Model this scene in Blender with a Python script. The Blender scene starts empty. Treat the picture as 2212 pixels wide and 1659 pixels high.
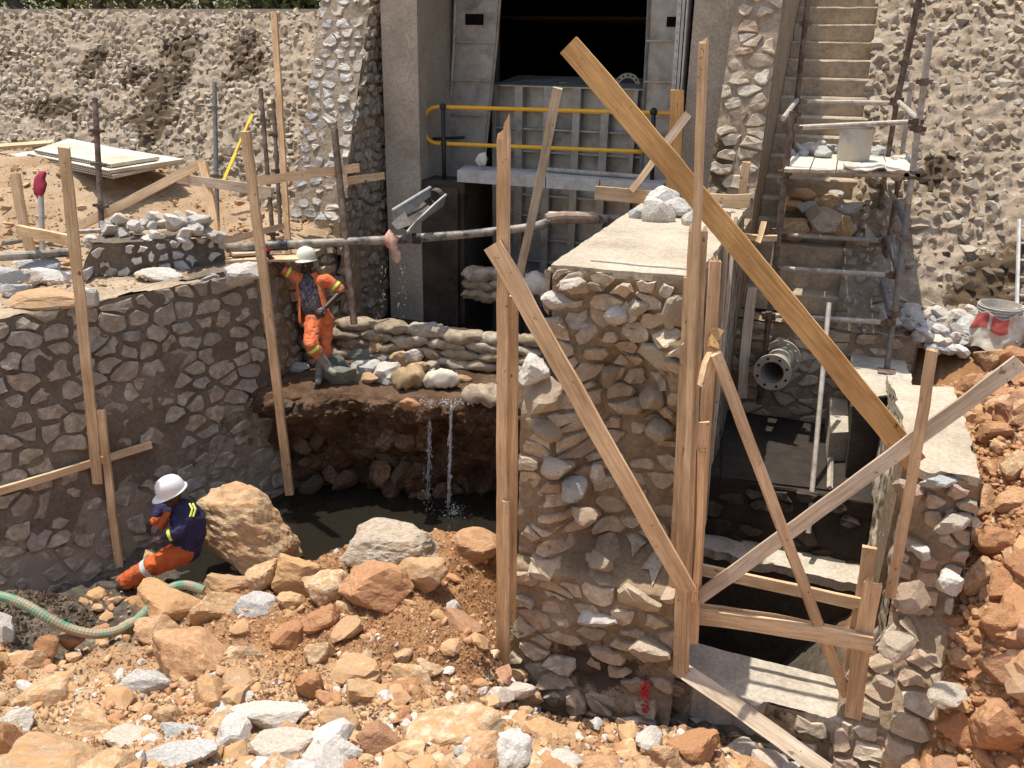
import bpy, bmesh, math, random
import numpy as np
from math import sin, cos, radians, pi
from mathutils import Vector, Matrix
SC = bpy.context.scene
COL = SC.collection
# ---------------------------------------------------------------- camera, sky, sun
FL, IW, IH = 1850.0, 2212.0, 1659.0
PITCH, ROLL, HEAD = radians(21), radians(1.05), radians(20)
CAMP = np.array([0, 0, 3.9])
CF = np.array([-sin(HEAD) * cos(PITCH), cos(HEAD) * cos(PITCH), -sin(PITCH)])
_r0 = np.array([cos(HEAD), sin(HEAD), 0]); _u0 = np.cross(_r0, CF)
CR = cos(ROLL) * _r0 + sin(ROLL) * _u0
CU = -sin(ROLL) * _r0 + cos(ROLL) * _u0
cd = bpy.data.cameras.new('camera'); cam = bpy.data.objects.new('camera', cd); COL.objects.link(cam)
cam.matrix_world = Matrix(((CR[0], CU[0], -CF[0], CAMP[0]), (CR[1], CU[1], -CF[1], CAMP[1]), (CR[2], CU[2], -CF[2], CAMP[2]), (0, 0, 0, 1)))
cd.sensor_width = 36; cd.lens = FL / IW * 36; cd.clip_end = 2000; cd.clip_start = .05
SC.camera = cam
SUN = Vector((-.215, .07, .965)).normalized()
W = bpy.data.worlds.new('World'); SC.world = W; W.use_nodes = True
nt = W.node_tree; nt.nodes.clear()
sky = nt.nodes.new('ShaderNodeTexSky'); sky.sky_type = 'NISHITA'; sky.sun_disc = False
sky.sun_elevation = math.asin(SUN.z); sky.sun_rotation = math.atan2(SUN.x, SUN.y); sky.air_density = 1.3; sky.dust_density = 3
bg = nt.nodes.new('ShaderNodeBackground'); bg.inputs[1].default_value = .14
wo = nt.nodes.new('ShaderNodeOutputWorld'); nt.links.new(sky.outputs[0], bg.inputs[0]); nt.links.new(bg.outputs[0], wo.inputs[0])
sl = bpy.data.lights.new('sun', 'SUN'); sl.energy = 4.0; sl.angle = radians(.53); sl.color = (1, .93, .82)
so = bpy.data.objects.new('sun', sl); COL.objects.link(so); so.rotation_euler = SUN.to_track_quat('Z', 'Y').to_euler(); so.location = (0, 0, 30)
SC.view_settings.view_transform = 'Standard'; SC.view_settings.look = 'None'; SC.view_settings.gamma = 1
SC.view_settings.exposure = .38; SC.view_settings.use_curve_mapping = False
# ---------------------------------------------------------------- rays: where a sight line meets a plane of the place
def ray(u, v): return CF + (u - IW / 2) / FL * CR + (IH / 2 - v) / FL * CU
def az(u, v, z): d = ray(u, v); return CAMP + d * (z - CAMP[2]) / d[2]
def ay(u, v, y): d = ray(u, v); return CAMP + d * y / d[1]
def ax(u, v, x): d = ray(u, v); return CAMP + d * x / d[0]
def ad(u, v, D): return CAMP + ray(u, v) * D
def apl(u, v, P, N):
    d = ray(u, v); N = np.array(N, float); return CAMP + d * np.dot(np.array(P) - CAMP, N) / np.dot(d, N)
EP, EN = (0, 10.4, 1.1), (0, -.9, 1.)
def aemb(u, v): return apl(u, v, EP, EN)
def proj(P):
    q = np.asarray(P, float) - CAMP; D = q @ CF; return (IW / 2 + FL * (q @ CR) / D, IH / 2 - FL * (q @ CU) / D, D)
# ---------------------------------------------------------------- noise
def _h(ix, iy, iz, s):
    n = (ix * 374761393 + iy * 668265263 + iz * 2147483647 % 1013904223 + s * 974634777) & 0xffffffff
    n = (n + iz * 1274126177) & 0xffffffff
    n = ((n ^ (n >> 13)) * 1274126177) & 0xffffffff
    n = ((n ^ (n >> 15)) * 2246822519) & 0xffffffff
    return ((n ^ (n >> 16)) & 0xffffff) / float(0xffffff)
def noise(P, s=0):
    P = np.asarray(P, float); I = np.floor(P).astype(np.int64); f = P - I; f = f * f * (3 - 2 * f)
    x, y, z = I[..., 0], I[..., 1], I[..., 2]; a, b, c = f[..., 0], f[..., 1], f[..., 2]; r = 0
    for i in (0, 1):
        for j in (0, 1):
            for k in (0, 1):
                r = r + _h(x + i, y + j, z + k, s) * (a if i else 1 - a) * (b if j else 1 - b) * (c if k else 1 - c)
    return r * 2 - 1
def fbm(P, o=4, s=0, g=.5):
    P = np.asarray(P, float); r = 0; a = 1
    for i in range(o): r = r + a * noise(P * 2.03 ** i + 7.3 * i, s + i); a *= g
    return r
def xyz(x, y, z=0): x = np.asarray(x, float); return np.stack([x, np.asarray(y, float) + 0 * x, np.asarray(z, float) + 0 * x], -1)
def sstep(a, b, x): t = np.clip((x - a) / (b - a), 0, 1); return t * t * (3 - 2 * t)
# ---------------------------------------------------------------- mesh builder
class MB:
    def __init__(s): s.v = []; s.f = []; s.n = 0; s.r = []; s.m = []
    def add(s, v, f, rnd=0., mi=0):
        v = np.asarray(v, float); s.v.append(v); n = s.n
        s.f.extend([tuple(int(i) + n for i in q) for q in f]); s.m.extend([mi] * len(f)); s.n += len(v)
        s.r.append(np.full(len(v), float(rnd)) if np.isscalar(rnd) else np.asarray(rnd)); return s
    def box(s, a, b, rnd=0., mi=0):
        x0, y0, z0 = a; x1, y1, z1 = b
        v = [(x, y, z) for x in (x0, x1) for y in (y0, y1) for z in (z0, z1)]
        return s.add(v, [(0, 1, 3, 2), (4, 6, 7, 5), (0, 4, 5, 1), (2, 3, 7, 6), (0, 2, 6, 4), (1, 5, 7, 3)], rnd, mi)
    def hexa(s, bot, top, rnd=0., mi=0):
        n = len(bot); v = list(bot) + list(top)
        f = [tuple(range(n - 1, -1, -1)), tuple(range(n, 2 * n))] + [(i, (i + 1) % n, n + (i + 1) % n, n + i) for i in range(n)]
        return s.add(v, f, rnd, mi)
    def tube(s, pts, r, n=10, caps=True, rnd=0., mi=0, ell=None):
        pts = [np.asarray(p, float) for p in pts]; r = [r] * len(pts) if np.isscalar(r) else r
        v = []; up = None
        for i, p in enumerate(pts):
            t = pts[min(i + 1, len(pts) - 1)] - pts[max(i - 1, 0)]; t = t / (np.linalg.norm(t) + 1e-9)
            if up is None: up = np.array([0, 0, 1.]) if abs(t[2]) < .9 else np.array([0, 1., 0])
            a = np.cross(t, up); a /= np.linalg.norm(a) + 1e-9; b = np.cross(a, t); up = b
            for k in range(n):
                w = 2 * pi * k / n; v.append(p + r[i] * (cos(w) * a + sin(w) * b))
        f = [(i * n + k, i * n + (k + 1) % n, (i + 1) * n + (k + 1) % n, (i + 1) * n + k) for i in range(len(pts) - 1) for k in range(n)]
        if caps: f += [tuple(range(n - 1, -1, -1)), tuple(range((len(pts) - 1) * n, len(pts) * n))]
        return s.add(v, f, rnd, mi)
    def grid(s, V, rnd=0., mi=0):      # V (a,b,3)
        a, b = V.shape[:2]; i = (np.arange(a - 1)[:, None] * b + np.arange(b - 1)[None]).ravel()
        f = np.stack([i, i + b, i + b + 1, i + 1], 1)
        rr = rnd if np.isscalar(rnd) else np.asarray(rnd).ravel()
        return s.add(V.reshape(-1, 3), f, rr, mi)
    def ell(s, c, r, n=8, R=None, rnd=0.):
        v = []; 
        for i in range(n + 1):
            th = pi * i / n
            for k in range(2 * n): w = pi * k / n; v.append((sin(th) * cos(w), sin(th) * sin(w), cos(th)))
        v = np.array(v) * np.array(r)
        if R is not None: v = v @ np.array(R).T
        f = [(i * 2 * n + k, (i + 1) * 2 * n + k, (i + 1) * 2 * n + (k + 1) % (2 * n), i * 2 * n + (k + 1) % (2 * n)) for i in range(n) for k in range(2 * n)]
        return s.add(v + np.array(c), f, rnd)
    def mesh(s, name, mats, smooth=False, center=None):
        V = np.concatenate(s.v); c = V.mean(0) if center is None else np.array(center, float)
        me = bpy.data.meshes.new(name); me.from_pydata((V - c).tolist(), [], s.f)
        for m in (mats if isinstance(mats, (list, tuple)) else [mats]): me.materials.append(m)
        if any(s.m): me.polygons.foreach_set('material_index', s.m)
        at = me.attributes.new('rnd', 'FLOAT', 'POINT'); at.data.foreach_set('value', np.concatenate(s.r))
        if smooth: me.polygons.foreach_set('use_smooth', [True] * len(s.f))
        me.update(); return me, c
    def build(s, name, mats, parent=None, smooth=False, center=None):
        me, c = s.mesh(name, mats, smooth, center)
        return link(name, me, Matrix.Translation(Vector(c)), parent)
def link(name, me, M=None, parent=None):
    o = bpy.data.objects.new(name, me); COL.objects.link(o)
    if M is not None: o['_p'] = list(M.translation)
    if parent is not None:
        o.parent = parent; M = Matrix.Translation(-Vector(parent['_p'])) @ (M or Matrix())
    if M is not None: o.matrix_basis = M
    if M is not None: o.matrix_basis = M
    return o
def tag(o, label=None, cat=None, group=None, kind=None):
    if label: o['label'] = label
    if cat: o['category'] = cat
    if group: o['group'] = group
    if kind: o['kind'] = kind
    return o
ROOTS = []
def thing(name, loc, label, cat, group=None):
    o = bpy.data.objects.new(name, None); COL.objects.link(o); o.location = [float(x) for x in loc]; o['_p'] = [float(x) for x in loc]
    o.empty_display_size = .2; tag(o, label, cat, group); ROOTS.append(o); return o
# ---------------------------------------------------------------- materials
def lin(c): return tuple(((x / 255) / 12.92 if x / 255 <= .04045 else ((x / 255 + .055) / 1.055) ** 2.4) for x in c)
class NT:
    def __init__(s, name):
        s.m = bpy.data.materials.new(name); s.m.use_nodes = True; s.t = s.m.node_tree; s.t.nodes.clear()
        s.o = s.n('ShaderNodeOutputMaterial'); s.b = s.n('ShaderNodeBsdfPrincipled'); s.l(s.b.outputs[0], s.o.inputs[0]); s.tc = None
    def n(s, k, **a):
        x = s.t.nodes.new(k)
        for i, j in a.items(): setattr(x, i, j)
        return x
    def l(s, a, b): s.t.links.new(a, b)
    def co(s, scale=(1, 1, 1)):
        if s.tc is None: s.tc = s.n('ShaderNodeTexCoord')
        m = s.n('ShaderNodeMapping'); m.inputs['Scale'].default_value = scale
        oi = s.n('ShaderNodeObjectInfo'); k = s.n('ShaderNodeMath', operation='MULTIPLY'); k.inputs[1].default_value = 37.
        s.l(oi.outputs['Random'], k.inputs[0]); cb = s.n('ShaderNodeCombineXYZ'); s.l(k.outputs[0], cb.inputs[0]); s.l(k.outputs[0], cb.inputs[2])
        s.l(cb.outputs[0], m.inputs['Location']); s.l(s.tc.outputs['Object'], m.inputs['Vector']); return m.outputs[0]
    def noise(s, sc, det=4, co=None, rough=.55, dist=0):
        x = s.n('ShaderNodeTexNoise'); x.inputs['Scale'].default_value = sc; x.inputs['Detail'].default_value = det
        x.inputs['Roughness'].default_value = rough; x.inputs['Distortion'].default_value = dist
        s.l(co if co is not None else s.co(), x.inputs['Vector']); return x.outputs['Fac']
    def ramp(s, fac, stops, interp='LINEAR'):
        x = s.n('ShaderNodeValToRGB'); x.color_ramp.interpolation = interp; e = x.color_ramp.elements
        while len(e) < len(stops): e.new(.5)
        for a, (p, c) in zip(e, stops): a.position = p; a.color = (*c, 1) if len(c) == 3 else c
        s.l(fac, x.inputs[0]); return x.outputs[0]
    def mix(s, f, a, b, t='MIX'):
        x = s.n('ShaderNodeMix', data_type='RGBA', blend_type=t)
        for i, q in ((0, f), (6, a), (7, b)):
            if isinstance(q, (int, float)): x.inputs[i].default_value = q
            elif isinstance(q, tuple): x.inputs[i].default_value = (*q, 1)
            else: s.l(q, x.inputs[i])
        return x.outputs[2]
    def rnd(s):
        oi = s.n('ShaderNodeObjectInfo'); at = s.n('ShaderNodeAttribute', attribute_name='rnd')
        a = s.n('ShaderNodeMath', operation='ADD'); s.l(oi.outputs['Random'], a.inputs[0]); s.l(at.outputs['Fac'], a.inputs[1])
        f = s.n('ShaderNodeMath', operation='FRACT'); s.l(a.outputs[0], f.inputs[0]); return f.outputs[0]
    def attr(s, nm): return s.n('ShaderNodeAttribute', attribute_name=nm).outputs['Fac']
    def math(s, op, a, b=0.):
        x = s.n('ShaderNodeMath', operation=op)
        for i, q in ((0, a), (1, b)):
            if isinstance(q, (int, float)): x.inputs[i].default_value = q
            else: s.l(q, x.inputs[i])
        return x.outputs[0]
    def fin(s, col, rough=.85, bump=None, bs=.5, bd=.01, metal=0., spec=.3):
        b = s.b
        if isinstance(col, tuple): b.inputs['Base Color'].default_value = (*col, 1)
        else: s.l(col, b.inputs['Base Color'])
        if isinstance(rough, (int, float)): b.inputs['Roughness'].default_value = rough
        else: s.l(rough, b.inputs['Roughness'])
        b.inputs['Metallic'].default_value = metal; b.inputs['Specular IOR Level'].default_value = spec
        if bump is not None:
            x = s.n('ShaderNodeBump'); x.inputs['Strength'].default_value = bs; x.inputs['Distance'].default_value = bd
            s.l(bump, x.inputs['Height']); s.l(x.outputs[0], b.inputs['Normal'])
        return s.m
def stone_mat(name, cols, rough=.85, sc=9, dirt=None, dfac=.5, bd=.012, spec=.25):
    """cols: list of albedos picked per stone; mottled, fine relief; dirt = dusty coat in patches"""
    t = NT(name); k = len(cols)
    base = t.ramp(t.rnd(), [((i + .0) / k, c) for i, c in enumerate(cols)], 'CONSTANT')
    n1 = t.noise(sc, 6, rough=.65); n2 = t.noise(sc * 5, 4)
    c = t.mix(1., base, t.ramp(n1, [(.25, (.62, .58, .55)), (.5, (1, 1, 1)), (.75, (1.3, 1.25, 1.2))]), 'MULTIPLY')
    c = t.mix(1., c, t.ramp(n2, [(.3, (.8, .8, .8)), (.7, (1.15, 1.15, 1.15))]), 'MULTIPLY')
    if dirt is not None:
        n3 = t.noise(sc * .6, 5, rough=.7); c = t.mix(t.ramp(n3, [(.62 - dfac * .4, (0, 0, 0)), (.78 - dfac * .4, (1, 1, 1))]), c, dirt)
    h = t.math('ADD', n1, t.math('MULTIPLY', n2, .35)); return t.fin(c, rough, h, .9, bd, spec=spec)
def ground_mat(name, cols, sc=3, bd=.02, fine=40, rough=.95, wet=None, spec=.15):
    t = NT(name); n = t.noise(sc, 7, rough=.65); f = t.noise(fine, 5, rough=.7); m = t.noise(sc * 4, 5, rough=.7)
    c = t.ramp(n, [(.3 + .4 * i / max(1, len(cols) - 1), x) for i, x in enumerate(cols)])
    c = t.mix(1., c, t.ramp(f, [(.3, (.72, .7, .68)), (.7, (1.2, 1.2, 1.2))]), 'MULTIPLY')
    if wet is not None:
        a = t.attr('wet'); j = t.math('ADD', a, t.math('MULTIPLY', t.math('SUBTRACT', m, .5), 2.0))
        w = t.ramp(j, [(.4, (0, 0, 0)), (.6, (1, 1, 1))]); c = t.mix(w, c, wet)
    h = t.math('ADD', t.math('MULTIPLY', m, .8), t.math('MULTIPLY', f, .5)); return t.fin(c, rough, h, .8, bd, spec=spec)
def wood_mat(name, a, b, dark, cement=.25):
    t = NT(name); g = t.noise(1, 6, t.co((1.2, 26, 26)), .6, .6); g2 = t.noise(1, 3, t.co((5, 90, 90)))
    c = t.ramp(g, [(.3, b), (.5, a), (.72, tuple(x * 1.15 for x in a))])
    c = t.mix(1., c, t.ramp(g2, [(.3, (.8, .78, .76)), (.7, (1.12, 1.12, 1.12))]), 'MULTIPLY')
    tint = t.ramp(t.rnd(), [(0, (.82, .8, .78)), (.35, (1.05, 1, .94)), (.7, (.92, .94, .95)), (1, (1.12, 1.02, .9))]); c = t.mix(1., c, tint, 'MULTIPLY')
    k = t.noise(16, 2, t.co((.7, 1, 1))); c = t.mix(t.ramp(k, [(.69, (0, 0, 0)), (.75, (.85, .85, .85))]), c, dark); kk = t.noise(48, 2, t.co((1, 1, 1))); c = t.mix(t.ramp(kk, [(.74, (0, 0, 0)), (.78, (.8, .8, .8))]), c, dark)
    s = t.noise(5, 5, t.co((.6, 1, 1)), .7); c = t.mix(t.ramp(s, [(.74 - cement * .5, (0, 0, 0)), (.95 - cement * .3, (.8, .8, .8))]), c, (.36, .33, .29))
    d = t.noise(3, 4, t.co((.5, 1, 1)), .6); c = t.mix(1., c, t.ramp(d, [(.35, (.7, .66, .62)), (.6, (1, 1, 1))]), 'MULTIPLY')
    return t.fin(c, .82, t.math('ADD', g, g2), .5, .004, spec=.2)
def plain(name, c, rough=.6, metal=0., var=.25, sc=8, bd=.003, spec=.3, dirt=None, dlev=.6):
    t = NT(name); n = t.noise(sc, 6, rough=.65)
    q = t.mix(1., c, t.ramp(n, [(.3, (1 - var,) * 3), (.7, (1 + var * .6,) * 3)]), 'MULTIPLY')
    if dirt is not None: q = t.mix(t.ramp(t.noise(sc * .45, 6, rough=.7), [(dlev - .08, (0, 0, 0)), (dlev + .08, (1, 1, 1))]), q, dirt)
    return t.fin(q, rough, n, .5, bd, metal, spec)
M_wood = wood_mat('sawn_timber', (.76, .56, .355), (.61, .42, .25), (.16, .09, .05), .2)
M_woodgrey = wood_mat('weathered_timber', (.62, .52, .41), (.46, .375, .285), (.15, .105, .07), .4)
M_woodgold = wood_mat('stained_plank', (.60, .38, .17), (.47, .27, .10), (.08, .045, .02), .02)
M_concrete = ground_mat('gate_concrete', [(.33, .285, .225), (.43, .37, .295), (.50, .435, .35)], 1.6, .006, 30, .9)
M_screed = ground_mat('screed_top', [(.33, .28, .21), (.46, .395, .305), (.54, .475, .38)], 1.5, .008, 35, .9)
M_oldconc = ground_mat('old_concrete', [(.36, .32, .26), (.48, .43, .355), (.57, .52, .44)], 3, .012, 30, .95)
M_mortdark = ground_mat('fresh_mortar', [(.115, .09, .067), (.165, .132, .10), (.225, .185, .143)], 2.2, .02, 26, .9, wet=(.27, .23, .18))
M_mortbrown = ground_mat('brown_mortar', [(.25, .185, .12), (.32, .245, .165), (.38, .30, .215)], 2.4, .025, 24, .95, wet=(.09, .065, .048))
M_mortpale = ground_mat('pale_mortar', [(.27, .215, .155), (.335, .27, .20), (.39, .32, .245)], 1.2, .035, 22, .95, wet=(.10, .07, .042))
M_mortchamber = ground_mat('chamber_render', [(.05, .040, .031), (.075, .062, .049), (.11, .093, .075)], 2, .015, 25, .9)  # albedo lowered so the colour holds the shade of the sunless chamber
M_soil = ground_mat('orange_soil', [(.26, .135, .065), (.36, .20, .10), (.42, .27, .15)], 1.3, .02, 45, 1.)
M_soiltan = ground_mat('sandy_soil', [(.31, .21, .125), (.39, .285, .185), (.44, .345, .24)], .9, .02, 45, 1.)
M_mud = ground_mat('wet_mud', [(.06, .048, .036), (.10, .08, .06), (.17, .145, .115)], 2.2, .02, 30, .6, spec=.4)
M_ledge = ground_mat('dug_earth', [(.05, .032, .02), (.11, .066, .04), (.17, .115, .075)], 2.5, .03, 28, .9)
M_st_left = stone_mat('left_wall_stone', [(.38, .33, .265), (.43, .375, .30), (.34, .30, .245), (.43, .35, .27), (.37, .345, .305), (.47, .405, .32)], dirt=(.27, .225, .175), dfac=.5, sc=15)
M_st_pillar = stone_mat('pier_stone', [(.54, .46, .35), (.47, .385, .285), (.57, .48, .37), (.43, .355, .27), (.50, .40, .29), (.55, .50, .42), (.46, .345, .255)], dirt=(.42, .33, .235), dfac=.38, sc=15)
M_st_emb = stone_mat('facing_stone', [(.44, .365, .27), (.41, .34, .25), (.47, .39, .295), (.38, .315, .235), (.51, .455, .375), (.44, .38, .305)], dirt=(.37, .305, .225), dfac=.35, sc=10)
M_st_embwet = stone_mat('wet_facing_stone', [(.10, .07, .04), (.15, .105, .065), (.08, .055, .035), (.22, .17, .12)], rough=.6, sc=10)
M_st_white = stone_mat('white_quarry_stone', [(.58, .54, .475), (.52, .49, .445), (.64, .61, .56), (.47, .465, .445), (.55, .48, .40), (.44, .45, .44)], dirt=(.48, .42, .34), dfac=.1, sc=8)
M_st_tan = stone_mat('tan_rubble', [(.54, .36, .20), (.56, .41, .255), (.49, .30, .155), (.55, .44, .30), (.46, .33, .215), (.58, .48, .34), (.52, .33, .17), (.40, .28, .18)], dirt=(.46, .28, .14), dfac=.55, sc=6)
M_st_orange = stone_mat('orange_rubble', [(.46, .255, .14), (.50, .31, .175), (.41, .215, .11), (.52, .35, .21), (.44, .24, .125), (.37, .215, .135)], dirt=(.40, .215, .105), dfac=.4, sc=7)
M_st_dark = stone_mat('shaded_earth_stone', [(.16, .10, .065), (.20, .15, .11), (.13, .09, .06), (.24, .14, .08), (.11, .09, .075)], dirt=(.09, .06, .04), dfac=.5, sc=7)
M_crumb = stone_mat('soil_clod', [(.30, .155, .075), (.36, .20, .10), (.24, .12, .06), (.40, .24, .13)], sc=9)
M_silt = ground_mat('grey_silt', [(.10, .085, .068), (.19, .16, .125), (.30, .255, .20)], 5, .06, 22, .9)
M_st_void = stone_mat('shade_toned_stone', [(.075, .058, .045), (.06, .045, .035), (.09, .07, .055)], sc=12)  # shelf-front stones darkened in colour to deepen the shade of the chamber
M_boulder = stone_mat('boulder_rock', [(.50, .36, .22)], sc=3.2, dirt=(.44, .26, .13), dfac=.42, bd=.03)
M_boulder2 = stone_mat('conglomerate', [(.62, .54, .43)], sc=12, dirt=(.48, .32, .19), dfac=.3, bd=.05)
M_boulder3 = stone_mat('orange_boulder', [(.48, .29, .16)], sc=4, dirt=(.42, .23, .12), dfac=.4, bd=.03)
M_steel = plain('galvanised_pole', (.44, .40, .345), .6, .15, .35, 14, dirt=(.22, .13, .08), dlev=.62)
M_rust = plain('rusty_pole', (.13, .085, .06), .7, .2, .5, 14, dirt=(.22, .18, .15), dlev=.55)
M_bluepole = plain('blue_grey_pole', (.20, .205, .20), .55, .2, .4, 14, dirt=(.24, .19, .14), dlev=.55)
M_gate = plain('gate_steel', (.45, .425, .385), .45, .35, .25, 5, dirt=(.24, .23, .22), dlev=.57)
M_gatelow = plain('stained_gate_steel', (.13, .12, .115), .55, .3, .35, 5, dirt=(.06, .05, .04), dlev=.52)
M_slab = plain('aluminium_tread', (.50, .49, .47), .6, .1, .22, 9, dirt=(.36, .33, .29), dlev=.6)
M_level = plain('level_yellow', (.80, .62, .06), .4, 0, .1, 12)
M_yellow = plain('yellow_paint', (.80, .42, .03), .4, 0, .1, 12)
M_black = plain('black_pipe', (.05, .055, .065), .5, 0, .4, 8, dirt=(.36, .31, .25), dlev=.5)
M_blackm = plain('black_paint', (.03, .03, .035), .45)
M_dark2 = plain('shelf_shade_tone', (.035, .028, .022), .9, 0, .4, 6, bd=.02)  # near-black colour carries the chamber's shade on the concrete shelf
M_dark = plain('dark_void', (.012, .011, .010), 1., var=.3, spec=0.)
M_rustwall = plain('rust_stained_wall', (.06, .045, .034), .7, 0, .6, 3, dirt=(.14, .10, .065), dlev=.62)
t = NT('woven_sack'); n = t.noise(7, 6, rough=.7); wv = t.noise(1, 2, t.co((260, 260, 60)))
c = t.mix(1., t.ramp(t.rnd(), [(0, (.40, .33, .25)), (.3, (.30, .245, .175)), (.55, (.46, .41, .34)), (.8, (.34, .27, .19)), (1, (.42, .35, .27))]), t.ramp(n, [(.3, (.5, .47, .43)), (.6, (1.1, 1.08, 1.05))]), 'MULTIPLY')
M_sack = t.fin(c, .9, t.math('ADD', n, t.math('MULTIPLY', wv, .25)), .9, .02, spec=.15)
M_sackw = plain('white_sack', (.62, .57, .48), .8, 0, .2, 9, bd=.01, dirt=(.40, .33, .24), dlev=.6)
M_red = plain('red_print', (.48, .11, .09), .8, 0, .25, 14)
M_redcap = plain('red_cap', (.80, .03, .03), .35)
M_cloth = plain('maroon_cloth', (.32, .03, .06), .85, var=.3)
M_hose = plain('green_hose', (.05, .30, .19), .55, 0, .3, 10, dirt=(.33, .28, .19), dlev=.47)
M_flange = plain('cast_flange', (.46, .40, .31), .6, .1, .25, 8)
M_sheet = plain('form_panel', (.62, .56, .46), .8, 0, .2, 3, dirt=(.45, .37, .27), dlev=.56)
M_bucket = plain('galvanised_bucket', (.42, .41, .38), .55, .3, .25, 6, dirt=(.52, .46, .36), dlev=.52)
M_orange = plain('orange_overall', (.74, .17, .06), .9, 0, .35, 9, bd=.03, dirt=(.46, .19, .10), dlev=.53)
M_orange2 = plain('deep_orange_overall', (.55, .115, .03), .9, 0, .35, 9, bd=.03, dirt=(.30, .11, .05), dlev=.56)
M_navy = plain('navy_jacket', (.030, .028, .085), .85, 0, .3, 8, bd=.02)
M_skin = plain('dark_skin', (.045, .025, .018), .5, 0, .15, 12, spec=.4)
M_helm = plain('cream_helmet', (.74, .76, .60), .35, 0, .06, 6)
M_helmw = plain('white_helmet', (.78, .79, .80), .3, 0, .06, 6)
M_band = plain('reflective_lime', (.72, .85, .12), .5)
M_silver = plain('silver_band', (.60, .62, .62), .4)
M_boot = plain('grey_boot', (.20, .21, .20), .6, 0, .35, 9, dirt=(.30, .28, .23), dlev=.55)
M_rope = plain('string', (.55, .48, .36), .9)
t = NT('camouflage'); n = t.noise(22, 2); M_camo = t.fin(t.ramp(n, [(.0, (.035, .03, .04)), (.45, (.12, .10, .11)), (.55, (.05, .045, .055)), (.62, (.20, .17, .18))], 'CONSTANT'), .9)
t = NT('red_spray'); t.l(t.n('ShaderNodeTexCoord').outputs['Object'], t.n('ShaderNodeMapping').inputs[0])
t = NT('water'); t.b.inputs['Transmission Weight'].default_value = .0
M_water = t.fin((.018, .016, .012), .04, t.noise(14, 4), .25, .01, spec=.6)
t = NT('falling_water'); t.b.inputs['Transmission Weight'].default_value = .75; t.b.inputs['IOR'].default_value = 1.33
M_fall = t.fin((.85, .9, .95), .05, spec=.8)
t = NT('leaves'); at = t.rnd(); M_leaf = t.fin(t.ramp(at, [(0, (.06, .09, .03)), (.4, (.14, .17, .06)), (.75, (.24, .25, .11)), (1, (.32, .29, .16))]), .7, spec=.2)
M_trunk = plain('bark', (.11, .085, .065), .95, 0, .4, 6, bd=.02)
M_grass = plain('dry_grass', (.34, .30, .10), .9)
# rough board-marked render with dark pock marks
def pocked(name, light, darkc, sx=1., thr=.5):
    t = NT(name); a = t.noise(9, 6, t.co((1, 1.4, .45)), .7); b = t.noise(2, 4)
    c = t.ramp(a, [(thr - .07, darkc), (thr + .03, light), (.8, tuple(x * 1.2 for x in light))])
    c = t.mix(1., c, t.ramp(b, [(.35, (.75, .73, .7)), (.65, (1.1, 1.1, 1.1))]), 'MULTIPLY'); return t.fin(c, .95, a, 1., .03, spec=.15)
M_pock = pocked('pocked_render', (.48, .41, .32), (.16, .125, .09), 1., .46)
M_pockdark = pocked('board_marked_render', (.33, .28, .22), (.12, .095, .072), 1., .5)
# ---------------------------------------------------------------- rocks
def _ico(sub):
    b = bmesh.new(); bmesh.ops.create_icosphere(b, subdivisions=sub, radius=1)
    v = np.array([x.co[:] for x in b.verts]); f = [tuple(q.index for q in p.verts) for p in b.faces]; b.free(); return v, f
ICO = {i: _ico(i) for i in (1, 2, 3, 4, 5)}
def rock_vf(seed, sub=2, npl=14, rough=.06, ex=44):
    g = np.random.RandomState(seed); v, f = ICO[sub]
    N = g.normal(size=(npl, 3)); N /= np.linalg.norm(N, axis=1)[:, None]; d = g.uniform(.58, .95, npl)
    q = np.maximum(v @ N.T, 1e-3) / d; r = (np.sum(q ** ex, 1)) ** (-1 / ex); r = np.minimum(r, 1.25)
    V = v * r[:, None]
    if rough and sub > 1:
        V = V * (1 + rough * fbm(V * 2.3 + seed, 4, seed % 97))[:, None]
        if sub >= 4: V = V * (1 + rough * .35 * np.abs(fbm(V * 7 + seed, 3, seed % 89)))[:, None]
    return V, f
def hull_rock(seed, n=13):
    g = np.random.RandomState(seed); b = bmesh.new()
    P = g.normal(size=(n, 3)); P /= np.linalg.norm(P, axis=1)[:, None]; P *= g.uniform(.8, 1.1, (n, 1))
    for p in P: b.verts.new(p)
    r = bmesh.ops.convex_hull(b, input=b.verts); bmesh.ops.delete(b, geom=[x for x in r['geom_interior'] if isinstance(x, bmesh.types.BMVert)], context='VERTS')
    b.verts.index_update(); v = np.array([x.co[:] for x in b.verts]); f = [tuple(q.index for q in p.verts) for p in b.faces]; b.free(); return v, f
HULLS = [hull_rock(i) for i in range(40)]
ROCKS = [rock_vf(100 + i, 3, 13 + i % 6, .07) for i in range(26)]
ROCKLO = [rock_vf(200 + i, 2, 12 + i % 5, .0) for i in range(16)]
def me_of(vf, mat, name='rock'):
    m = MB(); m.add(*vf); return m.mesh(name, mat, False, (0, 0, 0))[0]
def rotm(g, tilt=pi):
    a, b, c = g.uniform(0, 2 * pi), g.uniform(-tilt, tilt), g.uniform(-tilt, tilt)
    return np.array((Matrix.Rotation(a, 3, 'Z') @ Matrix.Rotation(b, 3, 'X') @ Matrix.Rotation(c, 3, 'Y')))
def M4(R, s, p):
    m = Matrix.Identity(4); A = np.array(R) * np.array(s)[None, :]
    for i in range(3):
        for j in range(3): m[i][j] = float(A[i][j])
        m[i][3] = float(p[i])
    return m
_cache = {}
def shared(kind, i, mat):
    k = (kind, i, mat.name)
    if k not in _cache: _cache[k] = me_of({'r': ROCKS, 'h': HULLS, 'l': ROCKLO}[kind][i], mat)
    return _cache[k]
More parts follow.
